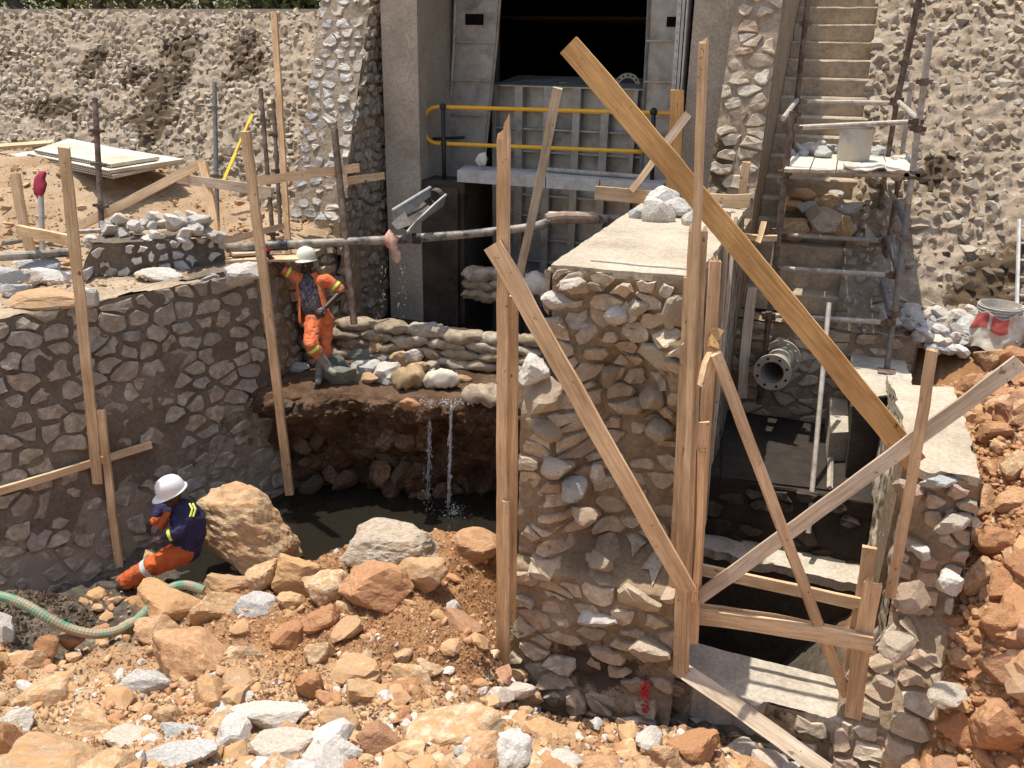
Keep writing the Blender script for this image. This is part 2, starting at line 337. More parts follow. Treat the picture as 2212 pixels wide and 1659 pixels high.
# ---------------------------------------------------------------- terrain
CTRL = [(1080,1128,-.70),(950,1148,-.76),(760,1180,-.95),(640,1235,-1.15),(480,1275,-1.15),(400,1310,-1.15),(300,1345,-1.2),(220,1400,-1.25),
 (900,1300,-.74),(750,1300,-.9),(600,1350,-.95),(300,1450,-1.0),(100,1450,-1.1),(0,1440,-1.1),(0,1550,-.9),(250,1550,-.8),(500,1480,-.75),(900,1450,-.75),(1040,1400,-.74),
 (0,1659,-.55),(250,1659,-.5),(500,1659,-.45),(750,1620,-.45),(1000,1659,-.4),(1060,1560,-.75),(1130,1640,-.6),(1250,1659,-.6),(1350,1640,-.65),(1480,1600,-.75),(1560,1659,-.9),(1700,1659,-1.25),
 (1150,1530,-1.5),(1300,1560,-1.55),(1220,1580,-1.45),(1450,1585,-1.45),(1800,1640,-1.5),
 (1950,1640,-1.2),(2080,1640,-.9),(2212,1640,-.7),(2150,1500,-.35),(2212,1400,-.1),(2110,1400,-.25),(2100,1250,0.),(2212,1200,.25),(2120,1100,.25),(2110,950,.5),(2212,900,.75),(2070,850,.65),(2212,780,.95),(2100,780,.85),(2000,720,.95),(2212,700,1.15),(1950,700,.95)]
CW = [tuple(az(*c)) for c in CTRL]
CW += [(-5.5, 6.9, -1.7), (-4.2, 7.6, -1.75), (-5.9, 6.0, -1.36), (-6.3, 5.6, -1.33), (-6.6, 5.0, -1.3), (-4.8, 7.0, -1.6), (-3.2, 7.8, -1.7), (-5.2, 8.4, -1.8), (-2.6, 8.6, -1.7), (-2.6, 7.2, -1.4),
       (-6.9, 4.4, -1.2), (-7.3, 3.6, -1.1), (-7.6, 3., -.6), (-3, 1.5, .6), (0, 2, .6), (-6, 1.5, .5), (3, 2, .3), (-3, 0, 2.2), (0, 0, 2.3), (3, 0, 2.2), (6, 2, 1.6), (5, 6, 1.), (6, 9, 1.3), (-9, 0, 2.),
       (0, 7.5, -2.2), (0, 9, -2.2), (-1.5, 8, -2), (1, 11, 1.1), (4, 11, 1.3), (-8, 6, -1.4), (-6.3, 6.6, -1.38), (2.6, 5.2, -.2), (3.2, 4.2, -.2), (3.5, 7.5, .8),(-.4,3.,.0),(-2,2.8,.1),(-4,2.8,.0),(-5.5,3.2,-.3)]
CW = np.array(CW); _k = np.array([.35] * len(CW))
def _tps(r2): return r2 * np.log(r2 + 1e-9)
_A = CW[:, :2]; _D = ((_A[:, None] - _A[None]) ** 2).sum(-1); _n = len(CW)
_K = np.zeros((_n + 3, _n + 3)); _K[:_n, :_n] = _tps(_D) + np.eye(_n) * .25; _K[:_n, _n] = 1; _K[_n, :_n] = 1; _K[:_n, _n + 1:] = _A; _K[_n + 1:, :_n] = _A.T
_w = np.linalg.solve(_K, np.concatenate([CW[:, 2], [0, 0, 0]]))
def tz0(X, Y):
    X = np.asarray(X, float); Y = np.asarray(Y, float); r = _w[_n] + _w[_n + 1] * X + _w[_n + 2] * Y
    for i in range(_n): r = r + _w[i] * _tps((X - _A[i, 0]) ** 2 + (Y - _A[i, 1]) ** 2)
    far = 1.9; k = sstep(4, 9, np.sqrt(((X + 2) * .75) ** 2 + (Y - 5.) ** 2) - 2.5)
    return np.clip(r, -2.3, 2.6) * (1 - k) + far * k
def tz(X, Y, rough=1):
    z = tz0(X, Y); P = xyz(X, Y, 0)
    n = .09 * fbm(P * 2.2, 3, 5) + .055 * np.abs(fbm(P * 6.5, 3, 9)) + .022 * fbm(P * 20, 3, 3)
    return z + n * rough
def gnd(u, v):      # sight line on the ground
    d = ray(u, v); t0, p = 1.5, None
    ts = np.arange(1.5, 16, .03); P = CAMP + ts[:, None] * d; h = tz0(P[:, 0], P[:, 1]); i = np.argmax(P[:, 2] < h)
    return P[i] if P[i, 2] < h[i] else P[-1]
def gnd2(u, v):     # the ground or the bank, whichever the sight line meets first
    a, e = gnd(u, v), aemb(u, v); return a if proj(a)[2] < proj(e)[2] else e + np.array([0, -.03, .04])
def axis(lo, hi, step, far=150):
    a = list(np.arange(lo, hi, step)); s = step; x = lo; L = []
    while x > -far: s *= 1.35; x -= s; L.append(x)
    x = a[-1]; s = step; Rr = []
    while x < far: s *= 1.35; x += s; Rr.append(x)
    return np.array(L[::-1] + a + Rr)
gx = axis(-7.2, 2.9, .026); gy = axis(2.4, 9.2, .026); gy = gy[gy < 12.5]
GX, GY = np.meshgrid(gx, gy, indexing='ij'); GZ = tz(GX, GY)
w_mud = np.maximum(1 - sstep(-1.32, -1.12, GZ + .1 * fbm(xyz(GX, GY) * 1.5, 3, 4)), sstep(-5.0, -5.5, GX + .25 * fbm(xyz(GX, GY) * 1.5, 3, 41)) * sstep(4.35, 4.7, GY + .2 * fbm(xyz(GX, GY) * 1.5, 3, 42)))
m = MB(); m.grid(np.stack([GX, GY, GZ], -1))
def soil_mat():
    t = NT('excavation_soil'); at = t.attr('mud'); ri = t.attr('tan'); n = t.noise(1.3, 7, rough=.65); f = t.noise(45, 5, rough=.7); g = t.noise(9, 5, rough=.7)
    a = t.ramp(n, [(.3, (.20, .10, .045)), (.5, (.31, .165, .078)), (.7, (.40, .245, .13))]); b = t.ramp(n, [(.3, (.38, .25, .14)), (.5, (.47, .34, .21)), (.7, (.54, .42, .29))])
    c = t.mix(ri, a, b); c = t.mix(at, c, t.ramp(g, [(.3, (.05, .042, .034)), (.5, (.10, .085, .068)), (.7, (.16, .14, .115))]))
    c = t.mix(1., c, t.ramp(f, [(.3, (.72, .7, .68)), (.7, (1.2, 1.2, 1.2))]), 'MULTIPLY')
    return t.fin(c, .95, t.math('ADD', t.math('MULTIPLY', g, .8), t.math('MULTIPLY', f, .5)), .8, .025, spec=.2)
M_ground = soil_mat(); g_o = m.build('ground', M_ground, smooth=True, center=(0, 0, 0)); tag(g_o, kind='structure')
a_ = g_o.data.attributes.new('mud', 'FLOAT', 'POINT'); a_.data.foreach_set('value', (w_mud * sstep(1.9, .3, GX)).ravel())
tanw = sstep(5.3, 4.2, GY + .25 * GX * 0 + .4 * fbm(xyz(GX, GY) * 1.1, 3, 12)) * sstep(1.2, .2, GX)
a_ = g_o.data.attributes.new('tan', 'FLOAT', 'POINT'); a_.data.foreach_set('value', tanw.ravel())
# ---------------------------------------------------------------- masonry of separate stones over any surface
def clip(poly, a, b, c):      # keep a*x+b*y<=c
    out = []; n = len(poly)
    for i in range(n):
        p, q = poly[i], poly[(i + 1) % n]; dp = a * p[0] + b * p[1] - c; dq = a * q[0] + b * q[1] - c
        if dp <= 0: out.append(p)
        if (dp < 0 < dq) or (dq < 0 < dp): k = dp / (dp - dq); out.append((p[0] + (q[0] - p[0]) * k, p[1] + (q[1] - p[1]) * k))
    return out
def cells(L, H, cw, ch, g, jit=.38):
    pts = []; rows = max(1, int(round(H / ch)))
    for r in range(-1, rows + 1):
        x = -cw + g.uniform(0, cw)
        while x < L + cw: pts.append((x + g.uniform(-jit, jit) * cw, (r + .5 + g.uniform(-jit, jit)) * H / rows)); x += cw * g.uniform(.75, 1.3)
    P = np.array(pts); S = P * np.array([1 / cw, 1 / ch]); out = []
    for i in range(len(P)):
        if not (0 < P[i, 0] < L and 0 < P[i, 1] < H): continue
        d = ((S - S[i]) ** 2).sum(1); nb = np.argsort(d)[1:13]; poly = [(S[i, 0] - 1.3, S[i, 1] - 1.3), (S[i, 0] + 1.3, S[i, 1] - 1.3), (S[i, 0] + 1.3, S[i, 1] + 1.3), (S[i, 0] - 1.3, S[i, 1] + 1.3)]
        for j in nb:
            a, b = S[j] - S[i]; mx, my = (S[j] + S[i]) / 2; poly = clip(poly, a, b, a * mx + b * my)
            if len(poly) < 3: break
        if len(poly) >= 3: out.append(np.array(poly) * np.array([cw, ch]))
    return out
class Surf:
    """a surface S(s,t) in metres, with outward normals and an optional displacement"""
    def __init__(s, fn, L, H, amp=.012, seed=1, fr=5): s.fn, s.L, s.H, s.amp, s.seed, s.fr = fn, L, H, amp, seed, fr
    def base(s, a, b): return s.fn(np.asarray(a, float) / s.L, np.asarray(b, float) / s.H)
    def nrm(s, a, b):
        e = .05; du = s.base(a + e, b) - s.base(a - e, b); dv = s.base(a, b + e) - s.base(a, b - e); n = np.cross(du, dv); return n / np.linalg.norm(n, axis=-1, keepdims=True)
    def at(s, a, b, off=0):
        P = s.base(a, b); N = s.nrm(a, b); d = s.amp * fbm(P * s.fr, 4, s.seed); return P + N * (np.asarray(off + d)[..., None])
    def sheet(s, step, extra=None):
        A, B = np.meshgrid(np.linspace(0, s.L, max(3, int(s.L / step))), np.linspace(0, s.H, max(3, int(s.H / step))), indexing='ij')
        return A, B, s.at(A, B, 0 if extra is None else extra(A, B))
def masonry(root, S, cw, ch, gap, proud, mat, mortar, seed, keep=1., limit=300, mask=None, step=.035, minr=.0, bed='mortar_bed', wetfn=None, jit=.38, bedfn=None, sizes=(.7, 1.0)):
    g = np.random.RandomState(seed); polys = cells(S.L, S.H, cw, ch, g, jit); items = []
    for P in polys:
        c = P.mean(0)
        if g.rand() > keep: continue
        if mask is not None and not mask(c[0], c[1]): continue
        P = c + (P - c) * g.uniform(*sizes); q = []
        for i in range(len(P)):
            a, b = P[i], P[(i + 1) % len(P)]; l = np.linalg.norm(b - a)
            if l < .02: continue
            q.append(a + (c - a) * g.uniform(0, .12))
            if l > .09: q.append((a + b) / 2 + g.normal(size=2) * l * .07)
        if len(q) < 4: continue
        q = np.array(q); d = q - c; ln = np.linalg.norm(d, axis=1, keepdims=True); q = c + d * np.maximum(.35, (ln - gap / 2) / ln)
        q[:, 0] = np.clip(q[:, 0], 0.005, S.L - .005); q[:, 1] = np.clip(q[:, 1], .005, S.H - .005)
        n = len(q); pr = proud * g.uniform(.35, 1.3); tl = g.normal(size=2) * .12
        def ring(k, off): z = c + (q - c) * k; o = off + (z - c) @ tl * (1 if off > 0 else 0); return S.base(z[:, 0], z[:, 1]) + S.nrm(z[:, 0], z[:, 1]) * np.atleast_1d(o)[:, None]
        V = np.concatenate([ring(1., -.05), ring(.985, pr * .62), ring(.87, pr), ring(0.001, pr * 1.0)[:1]])
        V[n:] += g.normal(size=V[n:].shape) * .005
        f = [(i + k * n, (i + 1) % n + k * n, (i + 1) % n + (k + 1) * n, i + (k + 1) * n) for k in (0, 1) for i in range(n)] + [(2 * n + i, 2 * n + (i + 1) % n, 3 * n) for i in range(n)]
        u, v, D = proj(V[-1]); area = np.prod(q.max(0) - q.min(0)) / D ** 2 if D > 0 else 0
        if not (-100 < u < IW + 100 and -150 < v < IH + 150) or D < 0: area *= .01
        items.append((area, V, f, g.rand()))
    items.sort(key=lambda x: -x[0]); fill = MB()
    for k, (a, V, f, r) in enumerate(items):
        if k < limit: m = MB(); m.add(V, f, 0); m.build('stone', mat, root)
        else: fill.add(V, f, r)
    if fill.n: o = fill.build('stone_fill', mat, root); tag(o, kind='stuff')
    A, B, V = S.sheet(step, bedfn); m = MB(); m.grid(V); o = m.build(bed, mortar, root, smooth=True)
    if wetfn is not None: at = o.data.attributes.new('wet', 'FLOAT', 'POINT'); at.data.foreach_set('value', wetfn(A, B).ravel())
    return o
def quadfn(a, b, c, d):      # bottom start, bottom end, top start, top end
    a, b, c, d = [np.array(x, float) for x in (a, b, c, d)]
    def fn(s, t): s = np.asarray(s)[..., None]; t = np.asarray(t)[..., None]; return (a * (1 - s) + b * s) * (1 - t) + (c * (1 - s) + d * s) * t
    return fn
# ================================================================ STRUCTURE
def rimwet(a, b): return 0 * a
# ---- left retaining wall (the long masonry wall of the pit)
LB0, LB1, LT0, LT1 = (-7.55, 3.2, -1.7), (-6.02, 8.3, -1.9), (-8.55, 3.3, 1.38), (-6.38, 8.4, 1.42)
lw = thing('retaining_wall', (-6.8, 6, -1.6), 'long dark mortared stone wall along the left side of the pit', 'stone wall')
Sl = Surf(quadfn(LB0, LB1, LT0, LT1), 5.32, 3.2, .014, 3, 4)
def lwet(a, b): return .95 * sstep(2.0, 1.1, b + .25 * (5.3 - a) * .2 + .5 * fbm(xyz(a, b) * 1.3, 3, 8)) * sstep(.2, .6, b)
def lmask(a, b): return not (1.0 < b < 1.75 and 2.7 < a < 4.2 and (b * 7 + a * 3) % 1 < .6)
masonry(lw, Sl, .26, .18, .026, .024, M_st_left, M_mortdark, 11, keep=.97, wetfn=lwet, mask=lmask, sizes=(.74, 1.1), bedfn=lambda A, B: .004 * sstep(1.9, .7, B))
def topstrip(front, w, dx, z, root, name, mat, step=.04, amp=.02, seed=1, drop=0):
    a, b = [np.array(p, float) for p in front]; n = int(np.linalg.norm(b - a) / step); k = max(3, int(w / step))
    s = np.linspace(0, 1, n)[:, None, None]; t = np.linspace(0, 1, k)[None, :, None]; V = a * (1 - s) + b * s + t * np.array([dx[0], dx[1], drop])
    V = V + np.array([0, 0, 1.]) * (amp * fbm(V * 5, 4, seed))[..., None] + np.array([0, 0, z]); m = MB(); m.grid(V[:, ::-1] if name else V); return m.build(name, mat, root, smooth=True)
M_cap = ground_mat('wall_cap_mortar', [(.22, .17, .12), (.38, .30, .21), (.50, .41, .30)], 2.2, .02, 26, .95)
topstrip((LT0, LT1), 1.1, (-1.1, .45), .0, lw, 'wall_top', M_cap, amp=.035, seed=5)
m = MB(); m.hexa([(-7.6, 3.2, -2.4), (-6.06, 8.3, -2.4), (-6.1, 9.3, -2.4), (-9.7, 3.6, -2.4)], [(-8.62, 3.3, 1.32), (-6.45, 8.38, 1.36), (-7.4, 9.2, 1.3), (-9.7, 3.7, 1.3)]); m.build('wall_core', M_mortdark, lw)
# wall end return facing the ledge
Se = Surf(quadfn((-6.02, 8.3, -1.9), (-6.25, 9.6, -1.9), (-6.38, 8.4, 1.42), (-6.45, 9.5, 1.40)), 1.3, 3.2, .03, 8, 4)
masonry(lw, Se, .26, .17, .05, .04, M_st_left, M_mortbrown, 12, keep=.85, limit=40, bed='end_mortar_bed')
# upper tier, freshly laid, stepped back
t1 = [apl(u, v, (-7.75, 7.42, 1.45), (.78, -.62, 0)) for u, v in ((165, 612), (490, 580), (200, 528), (480, 512))]
ut = thing('stone_course', t1[0], 'freshly laid upper course of white stones in black mortar on the left wall', 'stone wall')
St = Surf(quadfn(*t1), np.linalg.norm(t1[1] - t1[0]), .36, .03, 4, 6)
masonry(ut, St, .17, .13, .04, .05, M_st_white, M_mortdark, 21, keep=.85, step=.025)
topstrip((t1[2], t1[3]), .5, (-.42, .3), 0, ut, 'course_top', M_mortdark, amp=.03, seed=8)
# front lip tier (right part)
t2 = [apl(u, v, (-6.6, 8.0, 1.4), (.80, -.45, .0)) for u, v in ((372, 652), (545, 612), (385, 610), (545, 572))]
lt = thing('stone_course', t2[0], 'low raised course of pale stones at the far end of the left wall', 'stone wall')
masonry(lt, Surf(quadfn(*t2), np.linalg.norm(t2[1] - t2[0]), .2, .02, 4, 6), .2, .15, .03, .05, M_st_white, M_mortdark, 22, keep=.9, step=.025)
topstrip((t2[2], t2[3]), .5, (-.5, .35), 0, lt, 'course_top', M_mortdark, amp=.035, seed=18)
# ---- terrace behind the left wall
def wallx(Y): return np.where(Y < 8.4, -6.42 - .4286 * (8.4 - Y), -6.42)
ty = np.concatenate([np.arange(-20, 2.5, 1.5), np.arange(2.5, 12.3, .06)]); tt = np.concatenate([np.arange(0, 8.5, .06), 8.5 + 1.25 ** np.arange(0, 22)])
TY, TT = np.meshgrid(ty, tt, indexing='ij'); TX = wallx(TY) - TT; P = xyz(TX, TY)
TZ = 1.36 + .2 * TT.clip(0, 4) * sstep(5, 10, TY) + .10 * TT.clip(0, 2) * sstep(9, 5, TY) - .1 * sstep(8.6, 8.0, TY) + .05 * fbm(P * 1.8, 3, 6) + .03 * fbm(P * 8, 3, 7) + .012 * fbm(P * 28, 2, 7)
TZ += .22 * np.exp(-(((TX + 10.6) / 1.3) ** 2 + ((TY - 9.8) / .9) ** 2))
m = MB(); m.grid(np.stack([TX, TY, TZ], -1)[::-1]); ter = tag(m.build('terrace_ground', M_soiltan, smooth=True), kind='structure')
def terz(X, Y):
    T = float(wallx(np.array(Y))) - X; return 1.36 + .2 * min(max(T, 0), 4) * float(sstep(5, 10, Y)) + .10 * min(max(T, 0), 2) * float(sstep(9, 5, Y)) + .22 * math.exp(-(((X + 10.6) / 1.3) ** 2 + ((Y - 9.8) / .9) ** 2))
# ---- embankment faces: stone pitching on a 42 degree slope
nE = np.array([0, -.9, 1.]); nE /= np.linalg.norm(nE); uE = np.array([0, 1., .9]); uE /= np.linalg.norm(uE)
def embank(name, label, x0, x1, d0, d1, nst, seed, stains, xfar=None):
    root = thing(name, ((x0 + x1) / 2, 10.4 + d0 * uE[1], 1.1 + d0 * uE[2]), label, 'embankment')
    g = np.random.RandomState(seed); L = x1 - x0; H = d1 - d0; step = .035
    A, B = np.meshgrid(np.linspace(0, L, int(L / step)), np.linspace(0, H, int(H / step)), indexing='ij')
    hgt = .03 * fbm(xyz(A, B) * 1.6, 3, seed) + 0.018 * fbm(xyz(A, B) * 7, 4, seed + 1) + .018 * fbm(xyz(A, B) * 20, 3, seed + 2)
    # stone sites: jittered rows
    cw, ch = .138, .112; S = []
    for r in range(int(H / ch)):
        x = g.uniform(0, cw)
        while x < L: S.append((x + g.normal() * .02, (r + .5) * ch + g.normal() * .028)); x += cw * g.uniform(.7, 1.45)
    S = np.array([s for s in S if 0 < s[0] < L and .05 < s[1] < H - .08])
    R = g.uniform(.05, .095, len(S)) * np.where(g.rand(len(S)) < .12, 1.35, 1)
    for (sx, sy), r in zip(S, R):      # mortar pushed up round each stone
        i0, i1 = int((sx - .2) / L * A.shape[0]), int((sx + .2) / L * A.shape[0]) + 2; j0, j1 = int((sy - .2) / H * A.shape[1]), int((sy + .2) / H * A.shape[1]) + 2
        sl_ = (slice(max(i0, 0), max(i1, 0)), slice(max(j0, 0), max(j1, 0))); hgt[sl_] += .045 * np.exp(-((A[sl_] - sx) ** 2 + (B[sl_] - sy) ** 2) / (r * .95) ** 2)
    O = np.array([x0, 10.4, 1.1]) + uE * d0
    V = O + A[..., None] * np.array([1., 0, 0]) + B[..., None] * uE + hgt[..., None] * nE
    m = MB(); m.grid(V); o = m.build('mortar_bed', M_mortpale, root, smooth=True)
    def wet(a, b):
        w = 0 * a
        for (cx_, cy_, rx, ry, k) in stains: w = np.maximum(w, k * np.exp(-(((a - cx_) / rx) ** 2 + ((b - cy_) / ry) ** 2)))
        return w
    at = o.data.attributes.new('wet', 'FLOAT', 'POINT'); at.data.foreach_set('value', wet(A, B).ravel())
    # ragged, half-buried stones
    its = []
    for (sx, sy), r in zip(S, R):
        i = g.randint(40); p = O + np.array([1., 0, 0]) * sx + uE * sy + nE * (.045 + g.uniform(-.03, .028))
        s = np.array([r * g.uniform(.9, 1.35), r * g.uniform(.65, 1.05), r * g.uniform(.7, 1.05)]) * (.95 if x0 < 0 else .93)
        Rm = np.array(Matrix.Rotation(g.uniform(-.5, .5), 3, Vector(nE)) @ Matrix.Rotation(g.uniform(-.6, .3) - .25, 3, 'X')) @ np.array(Matrix.Rotation(g.uniform(0, 6.28), 3, 'Z'))
        u, v, D = proj(p); w_ = float(wet(np.array(sx), np.array(sy))) + g.normal() * .12 > .45; vis = -60 < u < IW + 60 and -60 < v < IH
        its.append((r * r / D / D * (1 if vis else .01), i, p, s, Rm, w_, g.rand()))
    its.sort(key=lambda q: -q[0]); fill = [MB(), MB()]
    for k, (a, i, p, s, Rm, w_, rr) in enumerate(its):
        mt = M_st_embwet if w_ else M_st_emb
        if k < 300: link('stone', shared('h', i, mt), M4(Rm, s, p), root)
        else: v, f = HULLS[i]; fill[w_].add((v * s) @ Rm.T + p, f, rr)
    for k in (0, 1):
        if fill[k].n: tag(fill[k].build('stone_fill', (M_st_emb, M_st_embwet)[k], root), kind='stuff')
    return root
def estain(x0, d0, u, v, rx, ry, k=1.): p = aemb(u, v); return (p[0] - x0, (p[1] - 10.4) / uE[1] - d0, rx, ry, k)
st_l = [estain(-19.5, .3, *q) for q in ((395, 110, .5, .35), (360, 190, .55, .6), (335, 260, .5, .5), (300, 170, .3, .3), (395, 140, .35, .5), (530, 110, .3, .45), (540, 150, .35, .3), (120, 240, .6, .35), (205, 140, .3, .5), (20, 130, .4, .3, .6), (330, 300, .35, .3), (500, 170, .3, .3, .7))]
embank('embankment', 'sloping stone-pitched embankment behind the left terrace with dark seepage stains', -19.5, -6.75, .3, 5.16, 0, 31, st_l)
st_r = [estain(.22, -.3, *q) for q in ((2020, 365, .22, .22), (2150, 590, .5, .3), (2060, 300, .05, .05), (2110, 640, .5, .25), (2000, 400, .2, .2, .7), (2212, 560, .4, .3))]
embank('embankment', 'sloping stone-pitched embankment on the right beside the concrete stairs', .24, 7.2, -.3, 6.2, 0, 32, st_r)
M_emplain = ground_mat('bank_face', [(.36, .285, .205), (.44, .36, .265), (.50, .42, .32)], 1.2, .05, 12, .95)
m = MB()      # the bank goes on beyond the pitched part, and its core
for (xa, xb) in ((-150, -19.4), (7.1, 150)): m.hexa([(xa, 10.3, .9), (xb, 10.3, .9), (xb, 40, .9), (xa, 40, .9)], [(xa, 14.3, 4.5), (xb, 14.3, 4.5), (xb, 40, 4.5), (xa, 40, 4.5)])
tag(m.build('embankment_terrain', M_emplain), kind='structure')
m = MB(); m.hexa([(-19.5, 10.4, .7), (-6.9, 10.4, .7), (-6.9, 40, .7), (-19.5, 40, .7)], [(-19.5, 14.32, 4.48), (-6.9, 14.32, 4.48), (-6.9, 40, 4.48), (-19.5, 40, 4.48)])
m.hexa([(.26, 10.3, .5), (7.1, 10.3, .5), (7.1, 40, .5), (.26, 40, .5)], [(.26, 15.2, 5.2), (7.1, 15.2, 5.2), (7.1, 40, 5.2), (.26, 40, 5.2)])
tag(m.build('embankment_core', M_emplain), kind='structure')
a0, a1 = aemb(-60, 30), aemb(700, 17)
m = MB(); m.hexa([(-40, 14.16, 4.42), (-6.7, 14.16, 4.42), (-6.7, 14.62, 4.42), (-40, 14.62, 4.42)], [(-40, 14.18, 4.60), (-6.7, 14.18, 4.60), (-6.7, 14.62, 4.60), (-40, 14.62, 4.60)])
tag(m.build('kerb', M_concrete), 'low concrete kerb running along the crest of the left embankment', 'kerb')
m = MB(); m.add([(-300, 14.5, 4.5), (300, 14.5, 4.5), (300, 900, 4.5), (-300, 900, 4.5)], [(0, 1, 2, 3)]); tag(m.build('far_ground', M_soiltan), kind='structure')
# ---- left buttress beside the gate
BX0, BX1 = -7.05, -6.27
Rp = [ax(u, v, BX1) for u, v in ((803, -40), (800, 0), (745, 300), (735, 480))]; Lp = [ax(u, v, BX0) for u, v in ((694, -40), (690, 0), (645, 250), (622, 430))]
print('butt', np.round(Rp, 2).tolist(), np.round(Lp, 2).tolist())
bt = thing('buttress_wall', (-6.6, 10, 1.4), 'pale sloping stone buttress standing left of the tall gate pier', 'stone wall')
P3, P0 = Rp[3], Rp[1]; sl3 = (P0[2] - P3[2]) / (P0[1] - P3[1]); yb, zb = P3[1], P3[2]; yt = yb + (5.6 - zb) / sl3
bf = quadfn((BX0, yb, zb), (BX1, yb, zb), (BX0, yt, 5.6), (BX1, yt, 5.6)); Hb = math.hypot(yt - yb, 5.6 - zb)
masonry(bt, Surf(bf, BX1 - BX0, Hb, .012, 9, 5), .22, .15, .02, .016, M_st_white, M_mortpale, 41, keep=.92, sizes=(.6, 1.0), step=.03)
sd = quadfn((BX1, yb - .2, -.15), (BX1, 11.5, -.15), (BX1, yb, zb), (BX1, 11.5, zb)); masonry(bt, Surf(sd, 11.5 - yb + .1, zb + .15, .04, 19, 5), .2, .16, .04, .04, M_st_left, M_mortbrown, 42, keep=.9, limit=150, bed='side_mortar_bed')
sd2 = quadfn((BX1, yb, zb), (BX1, 11.5, zb), (BX1, yt, 5.6), (BX1, yt + 1, 5.6)); masonry(bt, Surf(sd2, 1.6, 5.6 - zb, .04, 20, 5), .15, .15, .02, .06, M_st_left, M_mortbrown, 43, keep=.95, limit=120, bed='side_mortar_bed')
m = MB(); m.hexa([(BX0, yb + .06, -.5), (BX1 - .06, yb + .06, -.5), (BX1 - .06, 14.5, -.5), (BX0, 14.5, -.5)], [(BX0, yt + .06, 5.55), (BX1 - .06, yt + .06, 5.55), (BX1 - .06, 14.5, 5.55), (BX0, 14.5, 5.55)]); m.build('wall_core', M_mortbrown, bt)
# corner rubble wall under the terrace edge behind the man
cw_ = thing('rubble_wall', (-6.3, 9, 0), 'rough low rubble wall behind the standing man at the terrace corner', 'stone wall')
masonry(cw_, Surf(quadfn((-6.12, 9.1, -.2), (-6.3, yb + .1, -.2), (-6.42, 9.1, 1.42), (-6.42, yb + .1, 1.42)), max(.5, yb - 9.), 1.6, .05, 14, 4), .24, .13, .03, .07, M_st_pillar, M_mortbrown, 44, keep=.95)
# ---- gate piers
def block(name, label, cat, boxes, mat, group=None, parts=()):
    m = MB()
    for b in boxes: m.box(*b)
    o = m.build(name, mat); tag(o, label, cat, group); ROOTS.append(o); return o
PY = 11.3
def prism(m, xy, z0, z1): m.hexa([(x, y, z0) for x, y in xy], [(x, y, z1) for x, y in xy])
m = MB(); prism(m, [(-6.12, PY), (-5.57, PY), (-5.68, 12.75), (-5.8, 15), (-6.3, 15), (-6.25, 12)], -.6, 7.2)
tag(m.build('concrete_pier', M_concrete), 'tall grey concrete pier on the left side of the gate opening', 'concrete pier')
m = MB(); prism(m, [(-1.87, PY), (-1.36, PY), (-1.3, 12), (-1.2, 15), (-1.9, 15), (-2.02, 12.75)], -.6, 7.2)
tag(m.build('concrete_pier', M_concrete), 'tall grey concrete pier on the right side of the gate opening', 'concrete pier')
# culvert: lower stained wall, roof, dark chamber
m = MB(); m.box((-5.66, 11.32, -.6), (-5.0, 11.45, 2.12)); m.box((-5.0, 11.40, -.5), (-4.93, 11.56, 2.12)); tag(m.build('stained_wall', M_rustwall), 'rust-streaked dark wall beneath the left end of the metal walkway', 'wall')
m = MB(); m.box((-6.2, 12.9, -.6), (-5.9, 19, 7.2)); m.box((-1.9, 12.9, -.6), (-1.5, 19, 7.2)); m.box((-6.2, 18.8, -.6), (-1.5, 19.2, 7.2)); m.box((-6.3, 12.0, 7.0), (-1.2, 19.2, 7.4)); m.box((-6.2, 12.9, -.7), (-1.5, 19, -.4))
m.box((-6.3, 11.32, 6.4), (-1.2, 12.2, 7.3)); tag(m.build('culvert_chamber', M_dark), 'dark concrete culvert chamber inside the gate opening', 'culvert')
# pool floor between the piers
m = MB(); A, B = np.meshgrid(np.linspace(-6.3, -1.2, 120), np.linspace(9.9, 13, 80), indexing='ij'); m.grid(np.stack([A, B, .02 + .012 * fbm(xyz(A, B) * 3, 3, 2)], -1)); tag(m.build('apron_floor', M_rustwall, smooth=True), kind='structure')
m = MB(); m.box((-6.25, 10.0, .0), (-1.95, 13, .09)); tag(m.build('pool_water', M_water), kind='structure')
